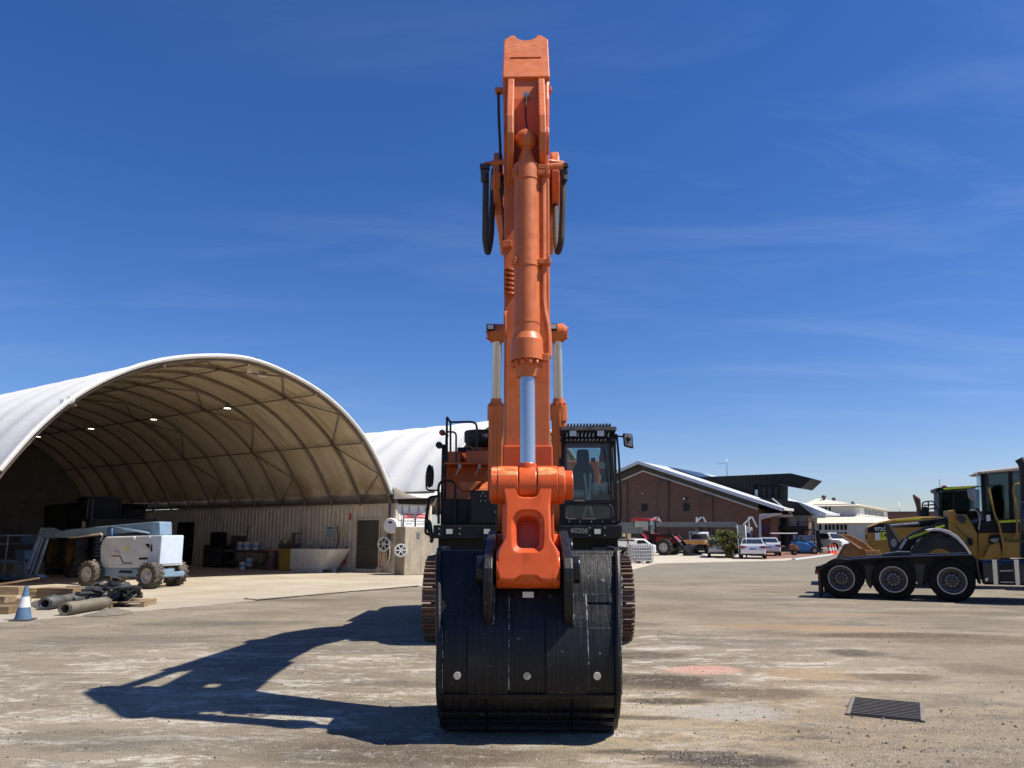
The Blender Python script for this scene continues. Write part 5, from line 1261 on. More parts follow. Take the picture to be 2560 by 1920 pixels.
def roll(label, p0, p1, r, mat):
    a, b = G(*p0), G(*p1); d = (b - a); L = d.length; m = MB(); n = 40
    sp_pts = []
    for i in range(n*2 + 9):
        th = 2*math.pi*i/n + 2.6; rr = r*(1 - .17*i/n); sp_pts.append((rr*math.cos(th), rr*math.sin(th)))
    flap = [(sp_pts[0][0] - .30, sp_pts[0][1] - .06 - r*.6), (sp_pts[0][0] - .10, sp_pts[0][1] - .03)]
    rows = []
    for k in range(7):
        x = L*k/6; w = 1 + .05*math.sin(k*1.9)
        rows.append([(x, p[0]*w, max(.004, p[1]*w*(.86 + .03*math.sin(k*2.3)) + r*.86)) for p in sp_pts])
    m.grid(rows); o = m.build('rubber_roll', mat)
    s_ = o.modifiers.new('thick', 'SOLIDIFY'); s_.thickness = .02
    o.location = (a.x, a.y, .006); o.rotation_euler = (0, 0, math.atan2(d.y, d.x)); tag(o, label, 'rubber roll', 'rubber mat rolls'); return o
RG = paint('grey_rubber_mat', (.06, .063, .064), .6, var=.3, dust=.3); RB = paint('brown_rubber_mat', (.14, .12, .09), .75, var=.3, dust=.4)
roll('grey rolled rubber mat behind the brown one', (110, 1526), (218, 1507), .17, RG)
roll('brown rolled rubber mat lying in front of the grey one', (160, 1540), (262, 1522), .165, RB)
def rag(name, label, pts, z, mat, cat, amp=.04):
    c = sum((G(*p) for p in pts), Vector())/len(pts); m = MB(); rows = []
    for k in range(6):
        f = 1 - k/5.2; rows.append([((G(*p) - c).x*f + random.uniform(-.03, .03), (G(*p) - c).y*f + random.uniform(-.03, .03), z*(1-f) + random.uniform(0, amp)*(k > 0)) for p in pts])
    m.grid(rows, True, True); o = m.build(name, mat); o.location = (c.x, c.y, .008); tag(o, label, cat); return o
rag('rubber_sheet', 'flat grey rubber sheet lying behind the grey rolled mat', [(72, 1512), (110, 1500), (165, 1492), (190, 1500), (150, 1516), (95, 1524)], .16, RG, 'rubber sheet')
rag('rubber_scrap', 'crumpled brown rubber scrap on the ground right of the rolls', [(205, 1541), (250, 1532), (270, 1524), (300, 1526), (336, 1533), (300, 1538), (255, 1542)], .09, RB, 'rubber scrap')
# pallet with a heap of black brackets
pf = Frame(G(292, 1515), R(8))
pal = thing('pallet', 'wooden pallet under the heap of black metal brackets', 'pallet', pf.loc, pf.rz)
for k in range(5): m = MB(); m.bx(-.75, .75, -.45 + k*.2, -.31 + k*.2, .105, .13); m.build('board', TML, pal, .004)
for x in (-.7, 0, .7): m = MB(); m.bx(x - .05, x + .05, -.46, .5, .0, .10); m.build('bearer', TML, pal, .004)
scp = thing('metal_scrap', 'heap of black steel brackets and plates piled on the pallet', 'scrap metal', pf.loc + Vector((0, 0, .14)), pf.rz)
def SCP(a, b, y=0.0): p = pf.xz(*Z7(a, b), y); return (p[0], p[1] - .14)
def spoly(name, pts, y0, y1, mat, rx=0, parent=scp, bev=.008):
    m = MB(); q = [SCP(a, b, (y0+y1)/2) for a, b in pts]; cz_ = sum(p[1] for p in q)/len(q)
    m.prism(q, 'y', y0, y1); m.xf(Matrix.Translation((0, 0, cz_)) @ Matrix.Rotation(R(rx), 4, 'X') @ Matrix.Translation((0, 0, -cz_))); return m.build(name, mat, parent, bev)
GM = paint('grey_black_steel', (.045, .05, .055), .4, .3, var=.3, dust=.3, dustc=(.3, .28, .25))
spoly('plate', [(935, 1200), (1000, 1100), (1050, 1150), (1130, 1170), (1215, 1075), (1230, 1090), (1190, 1180), (1095, 1232)], -.32, -.02, GM, -12)
spoly('plate', [(1050, 1150), (1100, 1050), (1130, 1060), (1120, 1130)], -.4, -.1, GM, 10)
spoly('bracket', [(1070, 1070), (1085, 985), (1200, 1010), (1230, 1060), (1215, 1090), (1180, 1040), (1100, 1030)], .0, .25, GM, -8)
spoly('bracket', [(1210, 1020), (1235, 1015), (1330, 1120), (1350, 1140), (1240, 1215), (1225, 1195), (1300, 1130)], -.3, .2, GM, 5)
spoly('channel', [(1240, 1215), (1345, 1120), (1352, 1135), (1250, 1235)], -.38, -.3, M['steel'], 0)
spoly('bracket', [(870, 1140), (1060, 1010), (1070, 1022), (900, 1150)], .1, .16, GM)
spoly('bracket', [(905, 1185), (1000, 1095), (1012, 1105), (930, 1200)], -.2, -.12, GM)
for pts in (((1092, 985), (1105, 950), (1160, 955), (1215, 972)), ((880, 1060), (960, 1020), (1060, 990), (1085, 1000)), ((1215, 1080), (1190, 1180), (1130, 1215))):
    q = [SCP(a, b, .05) for a, b in pts]; m = MB(); m.tube(rnd([(p[0], .05 - .05*i, p[1]) for i, p in enumerate(q)], .04), .02, 6); m.build('rod', M['steel'], scp)
spoly('drum_part', [(860, 1150), (870, 1100), (930, 1090), (1000, 1120), (990, 1180), (900, 1195)], .05, .4, paint('rusty_red_part', (.12, .06, .05), .7, var=.3), -20, bev=.05)
random.seed(5)
for k in range(16):
    x = random.uniform(-.7, .65); y = random.uniform(-.4, .35); z = .02 + random.uniform(0, .35)*(1 - abs(x))
    m = MB(); Mx = Matrix.Translation((x, y, z)) @ Matrix.Rotation(random.uniform(0, 6.3), 4, 'Z') @ Matrix.Rotation(random.uniform(-.9, .9), 4, 'X')
    L_, w_ = random.uniform(.15, .4), random.uniform(.05, .12)
    m.bx(-L_, L_, -w_, w_, -.012, .012, Mx); m.bx(-L_, L_, -w_, -w_ + .02, -.012, .07, Mx); m.build('bracket', GM if k % 3 else M['dark_steel'], scp, .004)
# cone, blue and white
def cone(label, loc, h, cols, group=None, seg=((0, .36, 0), (.36, .68, 1), (.68, 1, 0)), square=True):
    t = thing('traffic_cone', label, 'cone', loc, R(12), group); r0, r1 = h*.23, h*.05
    m = MB(); q = h*.30
    m.prism(rpoly([(-q, -q), (q, -q), (q, q), (-q, q)], q*.25), 'z', 0, h*.045); m.build('base', cols[2], t, .006)
    for a, b, ci in seg:
        m = MB(); m.lathe([(r0 + (r1-r0)*a, h*(.04 + .96*a)), (r0 + (r1-r0)*b, h*(.04 + .96*b))], n=24, cap=(b == 1)); m.build('band', cols[ci], t)
    return t
CB_ = paint('faded_cone_blue', (.075, .155, .26), .7, var=.3, dust=.2); CW_ = paint('cone_white', (.66, .65, .62), .6, var=.08)
kp = G(57, 1551); cone('faded blue and white traffic cone at the apron edge', kp, .73*(kp.y/17.5), (CB_, CW_, paint('cone_base_dark', (.06, .055, .055), .8)))

# ================================================================ along the container wall
WI = SHM.inverted()
def wl_at(zx, zy, x=-1.0):
    """photo point (zoom 8) on the plane local x = const of the shed frame -> local (y, z)"""
    p = WI @ hit(*Z8(zx, zy), sh(x, 0), SHM.to_3x3() @ Vector((1, 0, 0))); return p.y, p.z
def wbox(t, name, zx0, zx1, zy0, zy1, xa, xb, mat, bev=.01, zfloor=None):
    y0, z1 = wl_at(zx1, zy0, xa); y1, z0 = wl_at(zx0, zy1, xa)
    if zfloor is not None: z0 = zfloor
    m = MB(); m.bx(xa, xb, y0, y1, z0, z1); return m.build(name, mat, t, bev)
WT = lambda name, label, cat, group=None: thing(name, label, cat, SH, SHA, group)
t = WT('tipping_bin', 'white steel tipping bin with sloping front by the container wall', 'bin')
y0, zt_ = wl_at(1215, 640, -1.5); y1, _ = wl_at(845, 640, -1.5); y0b, _ = wl_at(1100, 850, -1.5)
m = MB(); m.add([(-1.55, y0, zt_), (-1.55, y1, zt_), (-1.55, y1, .12), (-1.55, y0b, .12), (-.45, y0, zt_), (-.45, y1, zt_), (-.45, y1, .12), (-.45, y0b, .12)],
                [(0, 1, 2, 3), (7, 6, 5, 4), (1, 5, 6, 2), (0, 3, 7, 4), (3, 2, 6, 7)]); o = m.build('hopper', M['cont_white'], t)
sm_ = o.modifiers.new('thick', 'SOLIDIFY'); sm_.thickness = .03
m = MB(); m.bx(-1.5, -1.3, y0b, y1, 0, .12); m.bx(-.7, -.5, y0b, y1, 0, .12); m.build('fork_channel', M['cont_white'], t, .01)
m = MB()
random.seed(3)
for k in range(9): m.ball((random.uniform(-1.4, -.6), random.uniform(y0 + .4, y1 - .2), zt_ + random.uniform(-.12, .08)), random.uniform(.08, .16), 7, 5, (1.3, 1, .8))
m.build('contents', paint('mixed_waste', (.25, .2, .15), .8, var=.6, vs_=3), t, kind='stuff')
t = WT('wheelie_bin', 'yellow waste bin left of the white tipping bin', 'bin')
wbox(t, 'body', 725, 838, 650, 850, -1.3, -.6, paint('dull_yellow', (.40, .26, .04), .6, var=.2), .04, 0)
wbox(t, 'lid', 718, 842, 636, 652, -1.34, -.58, paint('dull_yellow_lid', (.36, .24, .04), .6), .02)
t = WT('steel_drum', 'dark banded drum left of the yellow waste bin', 'drum')
yc_, zc_ = wl_at(660, 650, -.95); m = MB(); m.lathe([(.29, 0), (.29, .28), (.30, .30), (.29, .32), (.29, .58), (.30, .6), (.29, .62), (.29, zc_ - .02), (.27, zc_)], (-.95, yc_, 0), 'z', 24); m.build('body', paint('dark_red_drum', (.13, .07, .055), .6, var=.4, vs_=2), t)
m = MB(); m.lathe([(.30, zc_ - .04), (.30, zc_ + .01), (.24, zc_ + .012)], (-.95, yc_, 0), 'z', 24); m.build('lid', M['red'], t)
t = WT('workbench', 'dim steel workbench against the container wall', 'workbench')
wbox(t, 'top', 215, 590, 648, 664, -1.0, -.3, M['rail_steel'])
for q in (230, 575):
    for xx in (-.98, -.36): wbox(t, 'leg', q - 5, q + 5, 664, 830, xx, xx + .05, M['rail_steel'], .004, 0)
wbox(t, 'shelf', 230, 580, 760, 768, -.95, -.35, M['rail_steel'])
BKW = paint('bucket_white', (.58, .57, .53), .5, var=.1)
def pail(label, zx, zyb, zyt, x):
    y, z0 = wl_at(zx, zyb, x); _, z1 = wl_at(zx, zyt, x); z0 = max(z0, 0.005); h = z1 - z0
    t = thing('pail', label, 'bucket', sh(x, y, z0), SHA, 'white plastic pails at the workbench')
    m = MB(); m.lathe([(h*.37, 0), (h*.42, h*.9), (h*.45, h*.92), (h*.45, h)], n=20); m.build('body', BKW, t)
    m = MB(); m.lathe([(h*.40, h*.35), (h*.415, h*.7)], n=20, cap=False); m.build('label', paint('pail_label', (.2, .32, .5), .5), t)
    m = MB(); m.tube([(0, h*.45*math.cos(R(a)), h*.8 - h*.4*math.sin(R(a))) for a in range(0, 181, 20)], .006, 5); m.build('handle', M['steel'], t)
pail('white pail on the workbench, leftmost', 372, 648, 570, -.7); pail('white pail on the workbench beside the leftmost one', 432, 648, 572, -.7); pail('white pail on the workbench, rightmost', 512, 648, 575, -.65)
pail('white pail on the floor in front of the workbench', 388, 840, 756, -1.6); pail('white pail on the low shelf of the workbench', 450, 796, 720, -1.0)
t = WT('bench_machine', 'dim drill press and vice clutter on stand by the wall', 'machine')
wbox(t, 'column', 842, 866, 500, 640, -.7, -.6, M['rail_steel']); wbox(t, 'arm', 845, 918, 486, 498, -.75, -.55, M['rail_steel'])
wbox(t, 'vise', 735, 835, 556, 584, -.8, -.5, paint('dull_brass', (.2, .14, .06), .6)); wbox(t, 'table', 720, 860, 584, 640, -.9, -.5, M['rail_steel'])
a, b = wl_at(790, 455, -.7), wl_at(835, 500, -.7); m = MB(); m.bar((-.7, *a), (-.7, *b), .08, .05); m.build('lever', M['cont_cream'], t)
m = MB(); y_, z_ = wl_at(800, 570, -.7); m.ball((-.75, y_, z_), .16, 10, 7, (1, .8, 1.2)); m.build('rag_heap', paint('rag_mustard', (.33, .26, .13), .9), t, 0)
t = WT('tool_cabinet', 'dark tool cabinet deep against the container wall', 'cabinet')
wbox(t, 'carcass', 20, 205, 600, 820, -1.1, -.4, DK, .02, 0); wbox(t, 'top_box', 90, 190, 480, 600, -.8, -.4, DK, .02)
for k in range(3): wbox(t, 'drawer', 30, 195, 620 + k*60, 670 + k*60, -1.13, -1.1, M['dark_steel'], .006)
t = WT('steel_plate', 'flat dark steel board leaning over the workbench', 'board'); wbox(t, 'sheet', 280, 420, 515, 600, -.3, -.25, M['rail_steel'])
a, b = wl_at(420, 575, -.4), wl_at(452, 425, -.2); m = MB(); m.bar((-.4, *a), (-.2, *b), .03, .05); tag(m.xf(SHM).build('long_lever', M['rail_steel']), 'long steel bar leaning on the container wall over the pails', 'bar')
sv = WT('shovel', 'shovel leaning in the corner by the roller door', 'shovel')
a, b = wl_at(1655, 830, -.5), wl_at(1690, 610, -.15); m = MB(); m.cyl((-.5, a[0], .25), (-.15, b[0], b[1]), .018, n=8); m.build('handle', M['red'], sv)
m = MB(); m.prism(rpoly([(a[0] - .12, .03), (a[0] + .12, .03), (a[0] + .13, .25), (a[0] - .13, .25)], .04), 'x', -.62, -.60); m.build('blade', M['steel'], sv, .003)
wd = WT('side_door', 'dark doorway panel in the dim container wall', 'door')
y0d, z1d = (WI @ hit(*Z7(1915, 415), sh(-.05, 0), SHM.to_3x3() @ Vector((1, 0, 0)))).yz; y1d, _ = (WI @ hit(*Z7(1760, 415), sh(-.05, 0), SHM.to_3x3() @ Vector((1, 0, 0)))).yz
m = MB(); m.bx(-.06, -.02, y0d, y1d, .02, z1d); m.build('leaf', DK, wd, .01); m = MB(); m.bx(-.09, -.06, y0d + .08, y0d + .12, 1.0, 1.12); m.build('handle', M['steel'], wd)
tp_ = [wl_at(1265, 425, -.12), wl_at(1275, 560, -.12), wl_at(1262, 600, -.12), wl_at(1262, 830, -.12)]
m = MB(); m.tube([(-.12, *q) for q in tp_], .03, 6); m.xf(SHM); tag(m.build('conduit', M['rail_steel']), 'rusty conduit running down the cream container wall', 'conduit')
# ================================================================ right side: prime mover
W1, W2, W3 = G(2107, 1496.5), G(2240, 1501), G(2386, 1506)
tv = W3 - W1; trz = math.atan2(tv.y, tv.x)
TFm = Frame(W1, trz); X2, X3 = (TFm.I @ W2).x, (TFm.I @ W3).x
X2 = X3*.485
tk = thing('prime_mover', 'black three-axle prime mover seen from its rear left side, right of the yard', 'truck', W1, trz)
M['tyre_black'] = paint('black_tyre', (.007, .007, .007), .8, var=.3, dust=.04, spec=.2, bump=.3, bs=50)
M['rim_dark'] = paint('dark_rim', (.055, .056, .06), .45, .5, var=.2, dust=.1)
M['alloy'] = paint('grey_alloy_rim', (.30, .30, .31), .35, .7, var=.1, dust=.1)
def TP(a, b, y=.05): return TFm.xz(*ZT(a, b), y)
tr_r = abs(TP(570, 1195)[1])*1.0
tr_r = .52
for x in (0, X2, X3):
    wheel(tk, (x, .18, tr_r), tr_r, .30, .325, M['tyre_black'], M['rim_dark'], -1, 0, holes=10, ring=M['alloy'])
    wheel(tk, (x, .52, tr_r), tr_r, .30, .325, M['tyre_black'], M['alloy'], -1, 0)
    wheel(tk, (x, 2.25, tr_r), tr_r, .30, .325, M['tyre_black'], M['alloy'], 1, 0)
    part('axle', M['dark_steel'], tk)(lambda m: m.cyl((x, .3, tr_r), (x, 2.3, tr_r), .09, n=12))
def tpoly(name, pts, y0, y1, mat, bev=.01, yp=None, parent=tk):
    m = MB(); m.prism([TP(a, b, y0 if yp is None else yp) for a, b in pts], 'y', y0, y1); return m.build(name, mat, parent, bev)
tpoly('guard_deck', [(322, 1082), (480, 1034), (600, 1012), (900, 990), (1745, 966), (1790, 1000), (1790, 1012), (1740, 982), (900, 1008), (620, 1034), (480, 1056), (330, 1100)], .0, .72, BK, .006)
tpoly('guard_deck', [(322, 1082), (480, 1034), (600, 1012), (900, 990), (1745, 966), (1790, 1000), (1790, 1012), (1740, 982), (900, 1008), (620, 1034), (480, 1056), (330, 1100)], 1.75, 2.45, BK, .006, yp=0)
tpoly('chassis_rail', [(330, 1090), (2400, 1010), (2400, 1130), (400, 1180)], .78, .88, BK, .01, yp=.4)
tpoly('chassis_rail', [(330, 1090), (2400, 1010), (2400, 1130), (400, 1180)], 1.6, 1.7, BK, .01, yp=.4)
tpoly('cross_members', [(420, 1100), (2300, 1040), (2300, 1100), (420, 1160)], .88, 1.6, BK, .01, yp=.4)
for a, b in ((760, 1060), (1210, 1045)): tpoly('suspension', [(a, b), (a + 110, b), (a + 90, b + 170), (a + 60, b + 220), (a + 20, b + 160)], .35, .75, M['dark_steel'], .02)
tpoly('mud_flap', [(342, 1110), (368, 1110), (380, 1348), (352, 1350)], .05, .7, M['rubber'], .003)
tpoly('mud_flap', [(342, 1110), (368, 1110), (380, 1348), (352, 1350)], 1.8, 2.42, M['rubber'], .003, yp=.05)
tpoly('inner_guard', [(400, 1050), (620, 1030), (900, 1005), (1745, 980), (1790, 1010), (1790, 1180), (420, 1190)], .36, .40, BK, .005)
tpoly('tail_panel', [(320, 1075), (395, 1062), (392, 1100), (322, 1108)], .05, .62, M['dark_steel'], .01)
tpoly('tail_lamp', [(314, 1108), (342, 1105), (344, 1140), (318, 1145)], .04, .5, M['red_lens'], .01)
tpoly('guard_bracket', [(1735, 975), (1790, 1000), (1825, 1230), (1812, 1236), (1775, 1015)], .03, .7, M['dark_steel'], .006)
tpoly('fifth_wheel', [(900, 985), (930, 962), (1060, 942), (1185, 942), (1190, 968), (1010, 975), (1000, 992)], .75, 1.7, M['dark_steel'], .01, yp=.7)
tpoly('fifth_wheel_base', [(950, 995), (1000, 970), (1170, 965), (1180, 990)], .8, 1.65, M['dark_steel'], .01, yp=.7)
M['tank_blue'] = paint('dark_polished_tank', (.03, .033, .038), .3, .5, var=.2, dust=.1)
def tank_fn(m):
    c = [TP(1830, 1015, .0), TP(1830, 1240, .0), TP(2700, 1240, .0)]; x0, z1, z0, x1 = c[0][0], c[0][1], c[1][1], c[2][0]
    m.prism(rpoly([(.02, z0), (.68, z0), (.68, z1), (.02, z1)], .12, 6), 'x', x0, x1)
part('fuel_tank', M['tank_blue'], tk, .01)(tank_fn)
for a in (1920, 2118): tpoly('tank_strap', [(a, 1010), (a + 45, 1010), (a + 60, 1243), (a + 18, 1243)], .0, .05, M['chrome'], .006)
tpoly('step_box', [(1985, 1058), (2105, 1052), (2125, 1225), (2000, 1222)], -.01, .1, M['black'], .02)
tpoly('step', [(1990, 1108), (2110, 1104), (2112, 1118), (1992, 1122)], -.06, .02, M['steel'], .006); tpoly('step', [(2000, 1210), (2122, 1212), (2122, 1224), (2000, 1222)], -.06, .02, M['steel'], .006)
tpoly('fuel_cap', [(1856, 1190), (1880, 1172), (1890, 1190), (1870, 1212)], -.03, .02, M['chrome'], .004)
def stack_fn(m):
    p = [TP(a, b, .9) for a, b in ((2225, 1000), (2225, 700), (2222, 300), (2205, 150), (2165, 98))]; m.tube(rnd([(q[0], .9, q[1]) for q in p], .3), .105, 16)
part('exhaust_stack', M['rubber'], tk)(stack_fn)
def guard_fn(m):
    for a in range(2180, 2290, 14):
        p, q = TP(a, 490, .75), TP(a, 850, .75); m.cyl((p[0], .75, p[1]), (q[0], .75, q[1]), .008, n=5)
    for b in (490, 850): p, q = TP(2180, b, .75), TP(2285, b, .75); m.tube([(p[0], .75, p[1]), (q[0], .75, q[1])], .015, 6)
part('stack_guard', M['steel'], tk)(guard_fn)
tpoly('cab', [(2290, 1010), (2290, 180), (2420, 120), (2800, 120), (2800, 1010)], .15, 2.4, BK, .06)

# ================================================================ wheel loaders
CY = paint('loader_yellow', (.33, .185, .022), .5, var=.2, dust=.22, dustc=(.4, .3, .18), chips=.15)
LIME = paint('lime_tape', (.62, .72, .03), .4, var=.06)
RUST = paint('rust_orange', (.30, .13, .042), .8, var=.35, vs_=3, dust=.3, dustc=(.42, .24, .10), bump=.5, bs=25)
LRZ = R(-21)
def loader_frame(y): return Frame((AT(2300, 1440, y).x, y, 0), LRZ)
# --- far loader, facing right
FA = loader_frame(30.0)
la = thing('wheel_loader', 'yellow wheel loader facing right, with model number on its hood and orange beacon', 'wheel loader', FA.loc, LRZ, 'yellow wheel loaders behind the prime mover')
def apoly(name, pts, y0, y1, mat, bev=.02, yp=0.0, parent=la, fr=FA):
    m = MB(); m.prism([fr.xz(*ZT(a, b), yp) for a, b in pts], 'y', y0, y1); return m.build(name, mat, parent, bev)
hoodA = apoly('engine_hood', [(795, 965), (795, 715), (905, 672), (1050, 640), (1260, 622), (1560, 622), (1560, 965)], .0, 1.9, CY, .06)
apoly('hood_band', [(794, 768), (794, 724), (905, 682), (1500, 690), (1500, 715), (950, 722), (950, 768)], -.012, .01, BK, .002)
apoly('hood_tape', [(1050, 662), (1060, 650), (1400, 628), (1400, 640)], -.02, .02, LIME, .002)
apoly('tail_lamp', [(778, 785), (796, 785), (796, 830), (780, 830)], .1, .5, M['red_lens'], .01)
apoly('placard', [(905, 765), (975, 760), (975, 832), (905, 836)], -.018, -.004, LIME, 0); apoly('placard_print', [(860, 770), (903, 766), (903, 836), (862, 838)], -.018, -.004, M['white_clean'], 0)
def ztext(s, a, b, hgt, y, mat, parent, fr, yp=0.0, rot=0, sx=1.0):
    p = fr.xz(*ZT(a, b), yp); q = fr.xz(*ZT(a, b - hgt), yp)
    return text_mesh(s, (q[1]-p[1])*1.35, mat, parent, Matrix.Translation((p[0], y, p[1])) @ FACE_Y @ Matrix.Rotation(R(rot), 4, 'Z'), thick=.003, sx=sx, offset=.004)
ztext('972G', 912, 737, 34, -.018, M['white_clean'], la, FA); ztext('14', 940, 796, 44, -.024, BK, la, FA)
wheel(la, (FA.xz(*ZT(1020, 1150))[0], .5, .80), .78, .5, .42, M['rubber'], CY, -1, 14, .04); wheel(la, (FA.xz(*ZT(1900, 1150))[0], .5, .80), .78, .5, .42, M['rubber'], CY, -1, 14, .05)
wheel(la, (FA.xz(*ZT(1020, 1150))[0], 1.9, .85), .85, .6, .42, M['rubber'], CY, 1, 14, .05)
apoly('frame', [(820, 965), (2000, 965), (2000, 1120), (820, 1120)], .4, 1.6, BK)
cabA = apoly('cab_frame', [(1455, 640), (1450, 372), (1440, 362), (1442, 355), (1812, 335), (1812, 352), (1470, 376), (1472, 640)], .3, 1.7, BK, .01)
apoly('cab_base', [(1460, 640), (1812, 640), (1812, 760), (1470, 760)], .25, 1.7, BK)
for a in (1570, 1800): apoly('cab_post', [(a, 372), (a + 24, 370), (a + 26, 640), (a, 640)], .3, .42, BK)
apoly('cab_glass', [(1475, 380), (1800, 364), (1800, 640), (1475, 640)], .33, .345, M['glass_dark'], 0); apoly('cab_glass', [(1475, 380), (1800, 364), (1800, 640), (1475, 640)], 1.6, 1.615, M['glass_dark'], 0)
apoly('roof_edge', [(1490, 362), (1812, 338), (1812, 352), (1492, 376)], .22, .3, LIME, .005)
apoly('roof_visor', [(1415, 362), (1452, 360), (1455, 392), (1430, 396)], .3, 1.7, BK)
apoly('beacon', [(1487, 362), (1488, 340), (1500, 332), (1522, 332), (1532, 340), (1532, 358)], .5, .75, paint('amber_lens', (.60, .13, .02), .25), .01)
apoly('exhaust', [(1270, 630), (1262, 530), (1232, 440), (1230, 405), (1296, 450), (1302, 520), (1318, 630)], .7, 1.0, M['rust_steel'], .06)
def raA(name, pts, y, r=.025, mat=BK, fr=FA, parent=la, rad=.12):
    m = MB(); m.tube(rnd([(lambda q: (q[0], y, q[1]))(fr.xz(*ZT(a, b), y)) for a, b in pts], rad), r, 8); return m.build(name, mat, parent)
raA('hood_rail', [(1290, 620), (1290, 490), (1390, 478), (1460, 610)], .15); raA('hood_rail', [(1300, 560), (1420, 545)], .15); raA('hood_rail', [(1300, 520), (1410, 512)], .15); raA('hood_rail', [(1345, 610), (1345, 484)], .15)
apoly('intake', [(1310, 620), (1300, 560), (1330, 520), (1375, 540), (1370, 620)], .6, 1.0, M['rubber'], .05)
raA('antenna', [(1452, 360), (1443, 280)], .5, .008)
# --- near loader, facing left
FB = loader_frame(25.0)
lb = thing('wheel_loader', 'yellow wheel loader facing left, with black lift arm and rusty bucket', 'wheel loader', FB.loc, LRZ, 'yellow wheel loaders behind the prime mover')
def bpoly(name, pts, y0, y1, mat, bev=.015, yp=None): return apoly(name, pts, y0, y1, mat, bev, y0 if yp is None else yp, lb, FB)
bpoly('front_frame', [(1520, 970), (1530, 640), (1522, 566), (1585, 560), (1600, 600), (1690, 600), (1790, 770), (1800, 990), (1560, 990)], .45, 1.5, CY, .03)
bpoly('marker_box', [(1525, 570), (1580, 562), (1588, 655), (1545, 665)], .36, .6, CY, .02); bpoly('marker_lamp', [(1548, 622), (1580, 618), (1582, 650), (1550, 652)], .34, .36, paint('amber_lens2', (.55, .12, .02), .3), .01)
bpoly('pivot_boss', [(1605, 620), (1650, 608), (1690, 640), (1682, 690), (1640, 680), (1612, 650)], .40, .46, M['dark_steel'], .02)
bpoly('lift_arm', [(1030, 985), (1060, 930), (1110, 850), (1250, 760), (1400, 690), (1530, 640), (1560, 620), (1570, 680), (1480, 740), (1330, 800), (1220, 850), (1150, 920), (1090, 990)], .55, .75, BK, .02)
bpoly('lift_arm', [(1030, 985), (1060, 930), (1110, 850), (1250, 760), (1400, 690), (1530, 640), (1560, 620), (1570, 680), (1480, 740), (1330, 800), (1220, 850), (1150, 920), (1090, 990)], 1.5, 1.7, BK, .02, yp=.55)
bpoly('tilt_lever', [(950, 700), (985, 682), (1010, 700), (1070, 800), (1100, 880), (1070, 945), (1010, 960), (985, 900)], .85, 1.05, M['dark_steel'], .02)
bpoly('lever_boss', [(1005, 840), (1035, 820), (1060, 845), (1055, 890), (1030, 900), (1008, 880)], .82, .85, M['steel'], .01)
def cylB(name, a, b, y, r, mat):
    p, q = FB.xz(*ZT(*a), y), FB.xz(*ZT(*b), y); m = MB(); m.cyl((p[0], y, p[1]), (q[0], y, q[1]), r, n=16); return m.build(name, mat, lb)
cylB('tilt_rod', (1000, 705), (1270, 685), .95, .05, M['steel']); cylB('tilt_cylinder', (1265, 686), (1540, 652), .95, .085, BK)
cylB('tilt_link', (985, 700), (1085, 860), .8, .03, M['dark_steel']); cylB('hose', (1050, 690), (1270, 668), 1.1, .018, M['rubber']); cylB('hose', (1280, 640), (1500, 625), .9, .018, M['rubber'])
bpoly('arm_tape', [(1162, 808), (1350, 740), (1362, 762), (1168, 828)], .535, .552, LIME, 0); bpoly('arm_tape', [(1405, 718), (1488, 694), (1496, 712), (1412, 738)], .535, .552, LIME, 0)
ztext('SWL 10000KG', 1098, 898, 22, .535, M['white_clean'], lb, FB, .55, 56)
fwx = FB.xz(*ZT(1440, 1000), .3)
wheel(lb, (fwx[0], .2, .82), .80, .58, .38, M['rubber'], CY, -1, 14, .05); wheel(lb, (fwx[0] + 3.3, .15, .88), .88, .62, .40, M['rubber'], CY, -1, 14, .05); wheel(lb, (fwx[0], 1.9, .88), .88, .62, .40, M['rubber'], CY, 1, 14, .05)
def fender(m):
    pts = [FB.xz(*ZT(a, b), .0) for a, b in ((1330, 742), (1390, 728), (1450, 728), (1530, 750), (1610, 800), (1670, 870), (1710, 930), (1730, 965))]
    inn = [FB.xz(*ZT(a, b), .0) for a, b in ((1712, 965), (1690, 930), (1650, 880), (1590, 820), (1520, 775), (1450, 752), (1390, 750), (1345, 756))]
    m.prism(pts + inn, 'y', -.12, .5)
part('fender', M['white'], lb, .01)(fender)
bpoly('fender_inner', [(1140, 970), (1160, 880), (1230, 810), (1330, 780), (1450, 770), (1590, 830), (1690, 960), (1600, 970), (1300, 975)], .5, .54, BK, .01)
bpoly('rear_body', [(1800, 990), (1800, 770), (1900, 760), (2000, 740), (2212, 740), (2700, 700), (2700, 1000)], .4, 1.9, CY, .04)
bpoly('lower_body', [(1850, 990), (1900, 880), (1990, 850), (2300, 850), (2300, 1000)], .2, .45, CY, .03)
bpoly('engine_bay', [(1890, 860), (1900, 790), (2010, 780), (2010, 880)], .35, .45, BK, .02)
bpoly('cab_base', [(1800, 770), (1790, 660), (1880, 640), (2212, 640), (2500, 640), (2500, 770)], .35, 1.8, BK, .02)
bpoly('cab_tape', [(1980, 660), (2200, 645), (2400, 640), (2400, 660), (2200, 668), (1982, 680)], .32, .345, LIME, 0)
bpoly('cab_post', [(1820, 225), (1850, 220), (1890, 640), (1840, 640)], .35, .47, BK); bpoly('cab_post', [(2075, 200), (2110, 198), (2125, 640), (2085, 640)], .35, .47, BK); bpoly('cab_post', [(2400, 190), (2440, 190), (2440, 640), (2400, 640)], .35, .47, BK)
bpoly('cab_roof', [(1790, 222), (1810, 210), (2212, 168), (2500, 150), (2500, 190), (2212, 200), (1900, 222), (1850, 232)], .25, 1.9, M['cont_cream'], .03)
